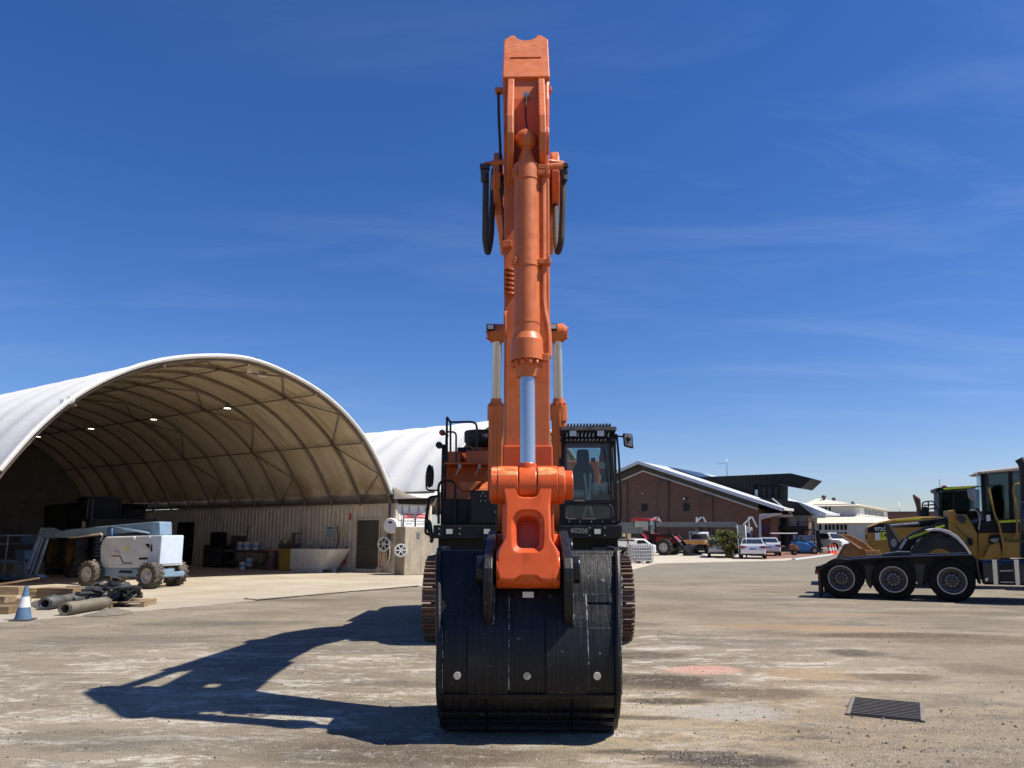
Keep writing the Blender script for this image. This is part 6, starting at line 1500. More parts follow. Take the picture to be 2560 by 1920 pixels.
bpoly('roof_top', [(1815, 208), (2212, 160), (2480, 146), (2480, 152), (2212, 168), (1815, 212)], .3, 1.85, M['white_clean'], .01)
bpoly('roof_lamp', [(1768, 222), (1800, 220), (1806, 252), (1780, 256)], .4, .6, M['lens'], .02)
bpoly('cab_glass', [(1850, 232), (2075, 205), (2088, 640), (1890, 640)], .40, .41, M['glass_dark'], 0); bpoly('cab_glass', [(2110, 204), (2400, 195), (2400, 640), (2125, 640)], .40, .41, M['glass_dark'], 0); bpoly('cab_glass', [(1850, 232), (2400, 195), (2400, 640), (1890, 640)], 1.7, 1.71, M['glass'], 0, yp=.4)
part('windscreen', M['glass'], lb)(lambda m: (lambda p, q: m.add([(p[0], .45, p[1]), (p[0], 1.7, p[1]), (q[0], 1.7, q[1]), (q[0], .45, q[1])], [(0, 1, 2, 3)]))(FB.xz(*ZT(1862, 232), .4), FB.xz(*ZT(1812, 640), .4)))
bpoly('seat', [(1935, 620), (1930, 430), (1960, 340), (2010, 330), (2020, 440), (2060, 560), (2060, 630)], .8, 1.3, M['seat'], .05)
bpoly('air_pipe', [(1862, 345), (1862, 230), (1880, 218), (1898, 230), (1898, 345)], .2, .32, M['rubber'], .03)
bpoly('mirror', [(1695, 385), (1712, 365), (1765, 360), (1772, 475), (1735, 482), (1705, 450)], .2, .3, M['steel'], .03, yp=.3)
def raB(name, pts, y, r=.03, mat=CY): return raA(name, pts, y, r, mat, FB, lb)
raB('handrail', [(1890, 360), (1950, 620), (1985, 680), (2010, 810)], .15); raB('handrail', [(2200, 322), (2118, 328), (2112, 400), (2150, 560), (2150, 800), (2110, 830)], .15); raB('mirror_arm', [(1720, 365), (1790, 350), (1850, 345)], .25, .015, BK); raB('handrail', [(1720, 565), (1785, 560), (1815, 640), (1800, 740)], .1, .02, M['steel'])
raB('handrail', [(2220, 740), (2180, 745), (2175, 830), (2230, 830)], .12); raB('hose', [(1570, 680), (1640, 760), (1720, 830)], .3, .012, BK); raB('hose', [(1985, 690), (2010, 770), (1990, 830), (2030, 980)], .2, .03, BK); raB('ladder', [(2010, 810), (2030, 900), (2020, 990)], .12)
bpoly('sticker', [(1868, 608), (1905, 604), (1910, 660), (1874, 664)], .33, .346, M['white_clean'], 0); bpoly('engine_parts', [(1900, 840), (1915, 820), (1990, 812), (2000, 850), (1960, 870)], .3, .36, M['steel'], .02); bpoly('boss', [(1700, 825), (1725, 812), (1750, 835), (1748, 880), (1720, 888), (1702, 860)], .4, .46, BK, .01)
# --- rusty bucket
rb = lb
bpoly('bucket_side', [(530, 1015), (610, 870), (640, 850), (790, 930), (810, 990), (800, 1025)], .3, .36, RUST, .01)
bpoly('bucket_shell', [(548, 790), (560, 778), (640, 790), (760, 850), (850, 925), (905, 985), (880, 1020), (800, 950), (720, 900), (600, 830)], .36, 2.6, RUST, .02, yp=.3)
for k in range(9): bpoly('grid_bar', [(600, 805), (632, 788), (885, 962), (868, 978)], .5 + k*.23, .54 + k*.23, RUST, .004, yp=.3)
bpoly('bucket_edge', [(545, 790), (562, 790), (735, 910), (728, 922)], .22, .32, paint('pale_rust', (.50, .36, .25), .7, var=.2), .01)
for k in range(5): bpoly('tooth_plate', [(770 + k*28, 928), (792 + k*28, 925), (822 + k*28, 1000), (800 + k*28, 1005)], .22, .30, paint('ochre_plate', (.52, .30, .10), .7, var=.2), .006)
bpoly('bucket_back', [(520, 1025), (600, 880), (660, 870), (820, 960), (830, 1030)], .4, 2.4, paint('dark_rust', (.09, .045, .022), .85, var=.4, vs_=3), .02, yp=.3)  # shade on this face painted as a darker rust colour
bpoly('bucket_post', [(612, 1020), (640, 880), (690, 900), (668, 1022)], .32, .40, RUST, .01)
# ================================================================ brick building
def brick_mat():
    t = NT('red_brick'); b = t.n.new('ShaderNodeTexBrick'); ob = t.sep(t.obj)
    cb = t.n.new('ShaderNodeCombineXYZ'); t.l.new(t.math('ADD', ob[0], ob[1]), cb.inputs[0]); t.l.new(ob[2], cb.inputs[1]); t.l.new(cb.outputs[0], b.inputs['Vector'])
    b.inputs['Scale'].default_value = 1.0; b.inputs['Brick Width'].default_value = .26; b.inputs['Row Height'].default_value = .115; b.inputs['Mortar Size'].default_value = .016
    b.inputs['Color1'].default_value = (.25, .098, .052, 1); b.inputs['Color2'].default_value = (.165, .064, .036, 1); b.inputs['Mortar'].default_value = (.24, .18, .14, 1)
    c = t.mix(t.step(t.noise(t.pos, .5, 5), .3, .7, 0, .3), b.outputs['Color'], (.13, .055, .03))
    t.set(color=c, rough=.9); t.bump(b.outputs['Fac'], -.4, .01); return t.m
BR = brick_mat()
ROOFW = paint('zinc_roof', (.62, .64, .65), .4, .1, var=.05); TRIM = paint('pale_trim', (.62, .61, .57), .5, var=.06)
SOFF = paint('soffit_brown', (.09, .08, .065), .7, var=.1); CLAD = paint('black_cladding', (.006, .006, .007), .8, var=.2); WIN = paint('window_dark', (.012, .016, .018), .3, 0, var=.2); WIN.node_tree.nodes['Principled BSDF'].inputs['Specular IOR Level'].default_value = .2
PVs = paint('solar_panel', (.03, .035, .05), .25, .2, var=.2)
bfl = AT(1897, 1380, 76.0); BF = Frame((bfl.x, bfl.y, 0), R(-32.7))
br = thing('brick_building', 'red brick building with pale gable roof and black upper storey behind the cars', 'building', BF.loc, BF.rz)
def bp_(a, b, y=0.0): return BF.xz(*Z1(a, b), y)
def gpoly(name, pts, y0, y1, mat, bev=0.0, yp=None, parent=br):
    m = MB(); m.prism([bp_(a, b, y0 if yp is None else yp) for a, b in pts], 'y', y0, y1); return m.build(name, mat, parent, bev)
apx, rgt = bp_(290, 200), bp_(1513, 606)
slope = (apx[1]-rgt[1])/(rgt[0]-apx[0])
lx0 = apx[0] - 14.0
m = MB(); m.prism([(lx0, 0), (rgt[0], 0), (rgt[0], rgt[1]), apx, (lx0, apx[1] - 14.0*slope)], 'y', 0, 26); wallg = m.build('gable_wall', BR, br)
for x0, x1, yt in ((45, 122, 315), (462, 560, 302), (930, 1028, 458)):
    gpoly('pilaster', [(x0, 1150), (x0, yt), (x1, yt), (x1, 1150)], -.22, .0, BR, yp=0); gpoly('pilaster_cap', [(x0 - 3, yt + 28), (x0 - 3, yt), (x1 + 3, yt), (x1 + 3, yt + 28)], -.27, -.22, SOFF, yp=0)
for x0, x1, y0, y1 in ((268, 340, 545, 636), (712, 787, 540, 632)):
    w = gpoly('window', [(x0, y1), (x0, y0), (x1, y0), (x1, y1)], -.03, .02, SOFF, yp=0)
    gpoly('pane', [(x0 + 7, y1 - 7), (x0 + 7, y0 + 7), (x1 - 7, y0 + 7), (x1 - 7, y1 - 7)], -.045, -.031, WIN, yp=0, parent=w)
lm = gpoly('wall_lamp', [(722, 512), (722, 480), (752, 480), (752, 512)], -.35, -.02, BK, .02, yp=0); gpoly('lamp_lens', [(726, 508), (726, 486), (748, 486), (748, 508)], -.36, -.352, M['white_clean'], yp=0, parent=lm)
gpoly('wall_vent', [(274, 440), (282, 430), (290, 440), (282, 448)], -.04, -.0, M['white_clean'], yp=0)
# verge trim following the gable, soffit, roof planes
def slab(name, off0, off1, y0, y1, mat, x_ex=0.0, zoff=0.0, th=.12, bev=0):
    """both roof slopes, thickness th, between offsets above the wall head"""
    xr = rgt[0] + x_ex; zr = rgt[1] - x_ex*slope
    for (xa, za, xb, zb) in ((apx[0], apx[1], xr, zr), (lx0, apx[1] - 14.0*slope, apx[0], apx[1])):
        m = MB(); m.prism([(xa, za + off0), (xb, zb + off0), (xb, zb + off1), (xa, za + off1)], 'y', y0, y1); m.build(name, mat, br, bev)
eav = bp_(1772, 640, -1.2)[0] - rgt[0]
slab('verge_trim', -.10, .06, -.1, -.002, TRIM)
slab('soffit', .75, .80, -1.2, 0, SOFF, 0)
slab('gable_board', .061, .75, -.05, .2, SOFF)
slab('roof_sheet', .80, .92, -1.2, 26.5, ROOFW, eav)
slab('fascia', .62, .98, -1.32, -1.2, ROOFW, eav, bev=.02)
m = MB(); m.bx(rgt[0] + eav - .05, rgt[0] + eav + .2, -1.3, 26.4, rgt[1] - eav*slope + .70, rgt[1] - eav*slope + .96); m.build('gutter', TRIM, br, .03)
for k in range(5):
    m = MB(); x0, x1 = apx[0] + .8, apx[0] + 4.6; z0, z1 = apx[1] - .8*slope + 1.02, apx[1] - 4.6*slope + 1.02; y0 = 5 + k*2.1
    m.add([(x0, y0, z0), (x1, y0, z1), (x1, y0 + 2.0, z1), (x0, y0 + 2.0, z0), (x0, y0, z0 + .05), (x1, y0, z1 + .05), (x1, y0 + 2.0, z1 + .05), (x0, y0 + 2.0, z0 + .05)], [(0, 1, 2, 3), (4, 5, 6, 7), (0, 1, 5, 4), (1, 2, 6, 5), (2, 3, 7, 6), (3, 0, 4, 7)]); m.build('solar_panel', PVs, br)
# black clerestory with hooded end
yC = 5.0
cl = gpoly('clerestory', [(750, 272), (1860, 226), (1730, 338), (1470, 345), (1470, 640), (1000, 460)], yC, yC + 5, CLAD)
p0, p1 = bp_(760, 290, yC), bp_(1720, 300, yC); n = 26
for k in range(n):
    x = p0[0] + (p1[0]-p0[0])*k/n; zt_ = bp_(750 + (1860-750)*k/n*.86, 272 - 46*k/n*.86 + 6, yC)[1]; zb_ = max(bp_(1470, 500, yC)[1], zt_ - 4.5)
    if k > 19: zb_ = bp_(1600, 336, yC)[1]
    m = MB(); m.bx(x, x + .06, yC - .07, yC, zb_, zt_); m.build('batten', CLAD, cl)
gpoly('hood', [(1860, 226), (2086, 281), (1972, 386), (1740, 345)], yC - .2, yC + 5, CLAD, yp=yC)
gpoly('hood_edge', [(1738, 342), (1972, 384), (1985, 374), (1972, 392), (1738, 350)], yC - .3, yC - .2, SOFF, yp=yC)
gpoly('recess_wall', [(1470, 640), (1470, 345), (1728, 338), (1728, 640)], yC + .6, yC + 4, CLAD, yp=yC)
for a in (1480, 1535, 1600, 1665): gpoly('recess_window', [(a, 495), (a, 365), (a + 45, 363), (a + 45, 495)], yC + .5, yC + .58, WIN, yp=yC)
gpoly('corner_post', [(1468, 495), (1468, 400), (1500, 400), (1500, 495)], yC + .2, yC + .4, ROOFW, yp=yC)
gpoly('lower_roof', [(1480, 492), (1660, 492), (1925, 530), (2095, 672), (1780, 665), (1640, 640)], 2.6, 9, CLAD, yp=2.6)
m = MB(); a, b = bp_(1662, 494, 2.5), bp_(1868, 656, 2.5); m.bar((a[0], 2.5, a[1]), (b[0], 2.5, b[1]), .1, .12); m.build('ridge_flash', TRIM, br)
gpoly('lower_fascia', [(1690, 670), (1885, 664), (1885, 690), (1690, 694)], 2.4, 2.58, TRIM, yp=2.6); gpoly('lower_fascia', [(1885, 675), (2210, 672), (2212, 700), (1885, 706)], 3.4, 3.58, TRIM, yp=2.6)
gpoly('side_roof', [(1925, 530), (2212, 648), (2212, 668), (2090, 676)], 3.6, 9, ROOFW, yp=2.6)
# white frame at the corner
for pts in ([(1520, 945), (1520, 655), (1536, 655), (1545, 945)], [(1520, 680), (1520, 655), (1760, 650), (1760, 664), (1540, 690)]): gpoly('corner_frame', pts, -.6, -.45, TRIM, .01, yp=-.6)
m = MB(); a, b = bp_(1540, 710, -.5), bp_(1760, 655, -.5); m.bar((a[0], -.5, a[1]), (b[0], -.5, b[1]), .14, .14); m.build('corner_frame', TRIM, br)
# entrance wing to the right
gpoly('wing_wall', [(1515, 1150), (1515, 690), (1700, 690), (1700, 1150)], 1.0, 6, BR, yp=1.0); gpoly('wing_pier', [(1655, 1150), (1655, 690), (1703, 690), (1703, 1150)], .6, 1.0, BR, yp=1.0)
gpoly('wing_wall', [(1700, 1150), (1700, 695), (2045, 695), (2045, 1150)], 3.0, 6, paint('tan_render', (.26, .19, .14), .8, var=.1), yp=2.0); gpoly('wing_pier', [(2000, 1150), (2000, 700), (2045, 700), (2045, 1150)], 2.2, 3.0, BR, yp=2.0)
for x0, x1, y0, y1 in ((1702, 1795, 695, 785), (1825, 1890, 700, 785), (1945, 2000, 705, 785)):
    w = gpoly('window', [(x0, y1), (x0, y0), (x1, y0), (x1, y1)], 2.85, 2.98, TRIM if x0 > 1750 else SOFF, yp=2.0); gpoly('pane', [(x0 + 6, y1 - 6), (x0 + 6, y0 + 4), (x1 - 6, y0 + 4), (x1 - 6, y1 - 6)], 2.80, 2.84, WIN if x0 < 1750 else paint('blind', (.3, .29, .27), .6), yp=2.0, parent=w)
gpoly('entry_beam', [(1705, 830), (1705, 790), (2040, 790), (2040, 830)], 2.0, 2.9, BK, yp=2.0); gpoly('entry_glass', [(1705, 1000), (1705, 832), (2000, 832), (2000, 1000)], 2.85, 2.95, WIN, yp=2.0)
for a in (1712, 1800, 1895, 1960): gpoly('entry_post', [(a, 1000), (a, 832), (a + 10, 832), (a + 10, 1000)], 2.7, 2.82, SOFF, yp=2.0)
EMB = paint('emblem_blue', (.10, .10, .32), .5)
gpoly('emblem', [(1545, 850), (1540, 790), (1552, 775), (1575, 785), (1572, 845), (1558, 856)], .93, .99, EMB, yp=1.0)
for k, (a, b) in enumerate(((1580, 798), (1580, 815), (1580, 836))): gpoly('emblem_bar', [(a, b + 8), (a, b - 4), (a + 48 - 8*k, b - 4), (a + 48 - 8*k, b + 8)], .94, .99, EMB, yp=1.0)
gpoly('door_sign', [(1572, 920), (1572, 870), (1592, 870), (1592, 920)], .94, .99, SOFF, yp=1.0); gpoly('door_sign', [(1600, 906), (1600, 880), (1640, 880), (1640, 906)], .94, .99, SOFF, yp=1.0)
# aerial
af = AT(*Z1(1180, 190), 84.0); ae = thing('aerial', 'thin television aerial mast above the black clerestory', 'aerial', (af.x, 84.0, bp_(1180, 245, yC)[1] - .1), 0)
m = MB(); m.cyl((0, 0, 0), (0, 0, 2.0), .03, n=6); m.build('mast', M['steel'], ae); m = MB(); m.bar((0, 0, 1.5), (-1.2, 0, 1.4), .03, .03)
for k in range(5): m.bar((-.3 - .2*k, -.2, 1.48 - .017*k), (-.3 - .2*k, .2, 1.48 - .017*k), .02, .02)
m.build('boom', M['steel'], ae)

# ================================================================ carport
CFm = Frame((AT(1870, 1390, 67.0).x, 67.0, 0), 0.0)
cp = thing('carport', 'long low carport with pale steel frame in front of the brick wall', 'carport', CFm.loc, 0)
def cpoly(name, pts, y0, y1, mat, bev=.01, yp=0.0, parent=cp): m = MB(); m.prism([CFm.xz(*Z1(a, b), yp) for a, b in pts], 'y', y0, y1); return m.build(name, mat, parent, bev)
CR_ = paint('carport_roof', (.11, .12, .12), .6, .1, var=.1)
cpoly('roof', [(-900, 752), (0, 750), (1280, 745), (1300, 775), (1280, 800), (0, 790), (-900, 795)], .0, 5.0, CR_)
cpoly('end_beam', [(1275, 750), (1480, 800), (1480, 825), (1275, 790)], 2.0, 2.2, TRIM)
cpoly('end_beam', [(1380, 790), (1490, 800), (1490, 838), (1380, 815)], 1.0, 1.15, TRIM)
for x0, yb in ((900, 1000), (430, 1000), (-100, 1000)): cpoly('post', [(x0, yb), (x0 + 8, 690), (x0 + 30, 690), (x0 + 28, yb)], 2.0, 2.15, TRIM)
for x0 in (850, 372, -150):
    for q in ((x0, 748, x0 + 60, 692), (x0 + 75, 692, x0 + 105, 746)):
        a, b = CFm.xz(*Z1(q[0], q[1]), 2.0), CFm.xz(*Z1(q[2], q[3]), 2.0); m = MB(); m.bar((a[0], 2.0, a[1]), (b[0], 2.0, b[1]), .10, .12); m.build('brace', TRIM, cp)
for q in ((1352, 775, 1440, 690), (1445, 690, 1500, 800)):
    a, b = CFm.xz(*Z1(q[0], q[1]), .8), CFm.xz(*Z1(q[2], q[3]), .8); m = MB(); m.bar((a[0], .8, a[1]), (b[0], .8, b[1]), .10, .12); m.build('brace', TRIM, cp)
cpoly('post', [(1452, 960), (1436, 690), (1450, 688), (1466, 960)], .8, .95, TRIM); cpoly('post', [(1496, 945), (1490, 790), (1508, 790), (1514, 945)], 2.6, 2.75, TRIM)
for x0 in (900, 980): cpoly('rear_post', [(x0, 960), (x0, 800), (x0 + 24, 800), (x0 + 24, 960)], 4.6, 4.8, M['rail_steel'], yp=4.6)
# notice boards seen from behind
def board(name, label, quad, post_px, base, fy, group=None):
    f = Frame((G(*Z1(*base)).x, G(*Z1(*base)).y, 0), 0)
    t = thing(name, label, 'sign', f.loc, 0, group); m = MB(); m.prism([f.xz(*Z1(a, b)) for a, b in quad], 'y', -.03, .03); m.build('panel', paint('sign_back_grey', (.15, .16, .16), .6, .1, var=.08), t)
    for a, b, c in post_px: p, q = f.xz(*Z1(a, b)), f.xz(*Z1(c, base[1])); m = MB(); m.cyl((p[0], .06, p[1]), (q[0], .06, 0), .06, n=8); m.build('post', TRIM, t)
board('notice_sign', 'back of a small grey sign on a single post by the tractor', [(785, 872), (783, 780), (842, 780), (845, 872)], [(812, 782, 818)], (816, 1024), 0)
board('notice_sign', 'back of a tall grey double sign on two posts in front of the sedans', [(1306, 950), (1294, 775), (1372, 778), (1380, 950)], [(1296, 775, 1316), (1374, 775, 1392)], (1390, 1132), 0)

# ================================================================ cars
def car(name, label, cat, base, rz, sc, body_mat, kind='sedan', group='cars parked by the brick building', glassm=None):
    """local +x is forward. kind: sedan, suv, ute"""
    t = thing(name, label, cat, base, rz, group); t.scale = (sc, sc, sc)
    G_ = glassm or M['glass_car']
    if kind == 'sedan': L, H, belt, side = 4.8, 1.46, .93, [(-2.4, .32), (-2.42, .62), (-2.36, .98), (-1.75, 1.03), (-.6, .95), (1.0, .93), (1.9, .82), (2.32, .66), (2.4, .45), (2.36, .25), (-2.3, .25)]; gh = [(-1.85, 1.02), (-1.05, 1.40), (-.35, 1.46), (.35, 1.42), (1.15, .94)]
    elif kind == 'suv': L, H, belt, side = 4.9, 1.85, 1.1, [(-2.4, .4), (-2.45, .8), (-2.38, 1.15), (.9, 1.12), (2.1, 1.08), (2.4, .95), (2.45, .55), (2.36, .35), (-2.3, .35)]; gh = [(-2.34, 1.14), (-2.15, 1.78), (-1.8, 1.85), (.1, 1.84), (.95, 1.12)]
    else: L, H, belt, side = 5.0, 1.75, 1.1, [(-.5, .4), (-.5, 1.1), (.9, 1.08), (2.1, 1.0), (2.4, .85), (2.45, .5), (2.3, .35), (-.4, .35)]; gh = [(-.55, 1.08), (-.5, 1.62), (-.3, 1.72), (.45, 1.72), (1.15, 1.07)]
    W = .91
    def bw(u, v): return W*(1 - .05*max(0, (abs(u) - 1.4))**2 - (.03 if v < .4 else 0))
    m = MB(); m.prism(side, 'y', -1, 1, bw); body = m.build('body', body_mat, t, .09, 3)
    # greenhouse: pillars and roof of body colour with glass between
    def gw(u, v): return .86 - (v - belt)*.42
    m = MB(); n_ = len(gh); rl = [(u, -gw(u, v), v) for u, v in gh]; rr = [(u, gw(u, v), v) for u, v in gh]
    m.add(rl + rr, [tuple(range(n_)), tuple(range(2*n_-1, n_-1, -1))] + [(i, i+1, n_+i+1, n_+i) for i in range(n_-1)] + [(0, n_, 2*n_-1, n_-1)]); m.build('roof', body_mat, t, .04)
    for s in (-1, 1):
        cu = sum(u for u, v in gh)/n_; pts = []
        for (u, v) in gh:
            u2 = cu + (u - cu)*.86; v2 = belt + .06 + (v - belt)*.78; pts.append((u2, s*(gw(u2, v2) + .012), v2))
        m = MB(); m.add(pts, [tuple(range(n_))]); m.build('side_glass', G_, t)
        xm = cu - .05; m = MB(); m.bx(xm - .04, xm + .04, s*(gw(xm, belt) - .16), s*(gw(xm, belt) + .02), belt + .04, belt + .42); m.build('pillar', M['black'], t)
        m = MB(); m.bx(gh[-1][0] - .35, gh[-1][0] - .2, s*.88, s*1.05, belt + .02, belt + .18); m.build('mirror', body_mat, t, .04)
    for (i, j) in ((0, 1), (n_-2, n_-1)):
        (u0, v0), (u1, v1) = gh[i], gh[j]; a = [(u0*.92 + u1*.08, v0*.9 + v1*.1), (u0*.1 + u1*.9, v0*.12 + v1*.88)]; nx = (v1 - v0), -(u1 - u0); q = math.hypot(*nx); o_ = .015*(-1 if nx[1] < 0 else 1)
        m = MB(); pts = []
        for (u, v), s in ((a[0], -1), (a[0], 1), (a[1], 1), (a[1], -1)): pts.append((u + nx[0]/q*o_, s*(gw(u, v) - .07), v + nx[1]/q*o_))
        m.add(pts, [(0, 1, 2, 3)]); m.build('rear_window' if i == 0 else 'windscreen', G_, t)
    wb = (-1.38, 1.42) if kind != 'ute' else (-1.55, 1.5)
    wr = .33 if kind == 'sedan' else .37
    for x in wb:
        for s in (-1, 1):
            wheel(t, (x, s*.80, wr), wr, .22, wr*.68, M['tyre_black'], M['alloy'], s, 0, n=20)
            m = MB(); m.prism([(x + (wr + .07)*math.cos(R(a)), wr + (wr + .07)*math.sin(R(a))) for a in range(-20, 201, 20)], 'y', s*.70, s*(.925 if abs(x) < 1.5 else .915)); m.build('wheel_arch', M['black'], t)
    rx = side[1][0] if kind != 'ute' else -2.4
    if kind == 'ute':
        m = MB(); m.bx(-2.5, -.62, -.92, .92, .78, .84); m.build('tray_floor', M['steel'], t, .01)
        for s in (-1, 1): m = MB(); m.bx(-2.5, -.62, s*.90, s*.94, .74, 1.06); m.build('tray_side', M['tray_orange'], t, .01)
        m = MB(); m.bx(-2.54, -2.5, -.94, .94, .74, 1.06); m.build('tray_gate', M['tray_orange'], t, .01)
        m = MB(); m.bx(-2.4, -.5, -.45, .45, .4, .74); m.build('chassis', M['black'], t)
        m = MB()
        for y in (-.8, .8): m.bar((-.66, y, .84), (-.66, y, 1.75), .05, .05)
        m.bar((-.66, -.8, 1.73), (-.66, .8, 1.73), .05, .05); m.build('headboard', M['white_clean'], t)
    for s in (-1, 1):
        m = MB()
        if kind == 'sedan': m.prism([(s*.42, .80), (s*.86, .72), (s*.88, .86), (s*.80, .92), (s*.5, .88)], 'x', rx - .03, rx + .25)
        else: m.bx(rx - .12, rx + .02, s*.70, s*.88, .78 if kind == 'ute' else .85, .95 if kind == 'ute' else 1.2)
        m.build('tail_lamp', M['red_lens'], t, .01)
        m = MB(); m.bx(2.25, 2.40, s*.5, s*.84, .60 if kind == 'sedan' else .78, .74 if kind == 'sedan' else .95); m.build('head_lamp', M['lens'], t, .02)
    m = MB(); m.bx(rx - .04, rx + .05, -.24, .24, .64, .76); m.build('number_plate', M['plate_blue'], t, .005)
    m = MB(); m.bx(rx + .0, rx + .3, -.8, .8, .26, .36); m.build('bumper_lower', M['black'], t, .02)
    return t
M['glass_car'] = paint('car_glass', (.02, .024, .03), .06, 0, var=.2); M['plate_blue'] = paint('plate_blue', (.16, .18, .30), .5)
M['tray_orange'] = paint('tray_orange', (.55, .26, .05), .6, var=.15)
SILV = paint('silver_car', (.62, .64, .67), .22, .25, var=.04, coat=.6); GREYC = paint('grey_car', (.40, .42, .45), .25, .3, var=.05, coat=.5); WHITEC = paint('white_car', (.76, .77, .78), .25, 0, var=.03, coat=.5)
def gz(a, b): p = G(*Z1(a, b)); return Vector((p.x, p.y, .01))
def carpos(px0, py0, rz, sc, back=2.0):
    p = gz(px0, py0); return p + Vector((math.cos(rz)*back*sc, math.sin(rz)*back*sc, 0))
hd = R(90 - 16)
car('sedan', 'silver white sedan seen from behind, rightmost and nearest of the three sedans', 'car', carpos(1462, 1138, hd, .93), hd, .93, SILV)
car('sedan', 'silver sedan half hidden behind the nearest sedan', 'car', carpos(1640, 1112, hd, .93, 3.2), hd, .93, SILV)
hd2 = R(90 - 14)
car('sedan', 'grey sedan half hidden behind the green bush', 'car', carpos(1110, 1122, hd2, .93), hd2, .93, GREYC)
car('utility_truck', 'white utility truck with orange tray beside the red tractor', 'utility truck', carpos(850, 1080, R(62), 1.02, 1.9), R(62), 1.02, WHITEC, 'ute', 'utility trucks in the yard')
car('parked_car', 'dark car under the carport behind the grey sign', 'car', carpos(1350, 1090, R(70), .95, 4.0), R(70), .95, paint('dark_car', (.06, .065, .075), .25, .2, coat=.4), 'suv')
car('off_road_car', 'white off-road wagon parked before the white building beyond the cones', 'car', AT(2082, 1372, 80.0) * 1.0, R(-72), .92, WHITEC, 'suv')
bpy.data.objects['off_road_car'].location.z = .01
vanp = AT(2032, 1360, 98.0); car('van', 'pale van far behind the forklifts', 'van', (vanp.x, 98.0, .01), R(-80), 1.2, WHITEC, 'suv')

# ================================================================ tractor
TRf = Frame(G(*Z1(520, 1100)), R(-34))
TRd = paint('tractor_red', (.40, .018, .02), .3, var=.1, coat=.4)
tr_ = thing('tractor', 'red farm tractor with black front loader bucket under the carport edge', 'tractor', TRf.loc, TRf.rz)
wheel(tr_, (0, -.05, .60), .60, .42, .33, M['rubber'], M['rim_white'], -1, 14, .045, n=24); wheel(tr_, (0, 1.75, .60), .60, .42, .33, M['rubber'], M['rim_white'], 1, 14, .045, n=24)
wheel(tr_, (-2.35, -.1, .85), .85, .52, .48, M['rubber'], M['rim_white'], -1, 16, .05, n=24); wheel(tr_, (-2.35, 1.8, .85), .85, .52, .48, M['rubber'], M['rim_white'], 1, 16, .05, n=24)
P_ = lambda name, mat, fn, bev=.02: part(name, mat, tr_, bev)(fn)
P_('bonnet', TRd, lambda m: m.prism([(-1.3, .95), (.75, .9), (.85, 1.15), (.6, 1.45), (-1.3, 1.68)], 'y', .5, 1.2), .08); P_('grille', M['black'], lambda m: m.bx(.78, .88, .55, 1.15, .75, 1.12)); P_('head_lamp', M['lens'], lambda m: [m.bx(.84, .90, y, y + .2, 1.0, 1.12) for y in (.58, .92)])
P_('engine', M['black'], lambda m: (m.bx(-1.4, .75, .55, 1.15, .5, .95), m.bx(-2.6, -1.2, .5, 1.2, .6, 1.1), m.bx(-.15, .15, .1, 1.6, .5, .7)))
P_('fender', TRd, lambda m: [m.prism([(-2.35 + 1.0*math.cos(R(a)), .85 + 1.0*math.sin(R(a))) for a in range(20, 151, 13)] + [(-2.35 + .92*math.cos(R(a)), .85 + .92*math.sin(R(a))) for a in range(150, 19, -13)], 'y', y, y + .5) for y in (-.3, 1.55)])
P_('cab_frame', M['black'], lambda m: ([m.bar((x, y, 1.1), (x2, y2, 2.62), .08, .08) for x, y, x2, y2 in ((-2.7, .2, -2.6, .28), (-2.7, 1.5, -2.6, 1.42), (-1.25, .15, -1.35, .25), (-1.25, 1.55, -1.35, 1.45))], m.bx(-2.7, -1.25, .2, 1.5, 1.05, 1.2)), .01)
P_('cab_glass', M['glass_green'] if 'glass_green' in M else M.setdefault('glass_green', glass('green_glass', (.35, .45, .42), 1.2)), lambda m: (m.add([(-1.27, .2, 1.2), (-1.27, 1.5, 1.2), (-1.37, 1.42, 2.6), (-1.37, .28, 2.6)], [(0, 1, 2, 3)]), m.add([(-2.66, .18, 1.2), (-1.3, .16, 1.2), (-1.38, .25, 2.6), (-2.6, .27, 2.6)], [(0, 1, 2, 3)]), m.add([(-2.66, .2, 1.2), (-2.66, 1.5, 1.2), (-2.6, 1.42, 2.6), (-2.6, .28, 2.6)], [(0, 1, 2, 3)])), 0)
P_('cab_roof', TRd, lambda m: m.prism(rpoly([(-2.85, 2.62), (-1.15, 2.60), (-1.1, 2.72), (-1.5, 2.84), (-2.5, 2.86), (-2.85, 2.76)], .06), 'y', .1, 1.6), .05); P_('roof_lamp', M['lens'], lambda m: [m.bx(-1.14, -1.06, y, y + .16, 2.62, 2.74) for y in (.12, 1.42)])
P_('seat', M['seat'], lambda m: (m.bx(-2.3, -1.9, .6, 1.1, 1.2, 1.5), m.bx(-2.4, -2.25, .6, 1.1, 1.4, 2.0))); P_('steering_wheel', M['black'], lambda m: m.tube([(-1.62 + .05*math.sin(a), .85 + .2*math.cos(a), 1.72 + .2*math.sin(a)) for a in [k*.628 for k in range(10)]], .018, 6, True), 0)
P_('loader_arm', M['black'], lambda m: [m.prism([(-1.2, 1.35), (-.9, 1.62), (.55, 1.58), (1.55, .5), (1.62, .3), (1.45, .3), (.4, 1.38), (-.8, 1.42)], 'y', y, y + .12) for y in (.25, 1.35)]); P_('loader_post', M['black'], lambda m: [m.bx(-1.2, -.95, y, y + .14, .6, 1.5) for y in (.25, 1.33)])
P_('loader_cylinder', M['steel'], lambda m: [m.cyl((-.8, y, .9), (.3, y, 1.25), .045, n=8) for y in (.31, 1.41)], 0)
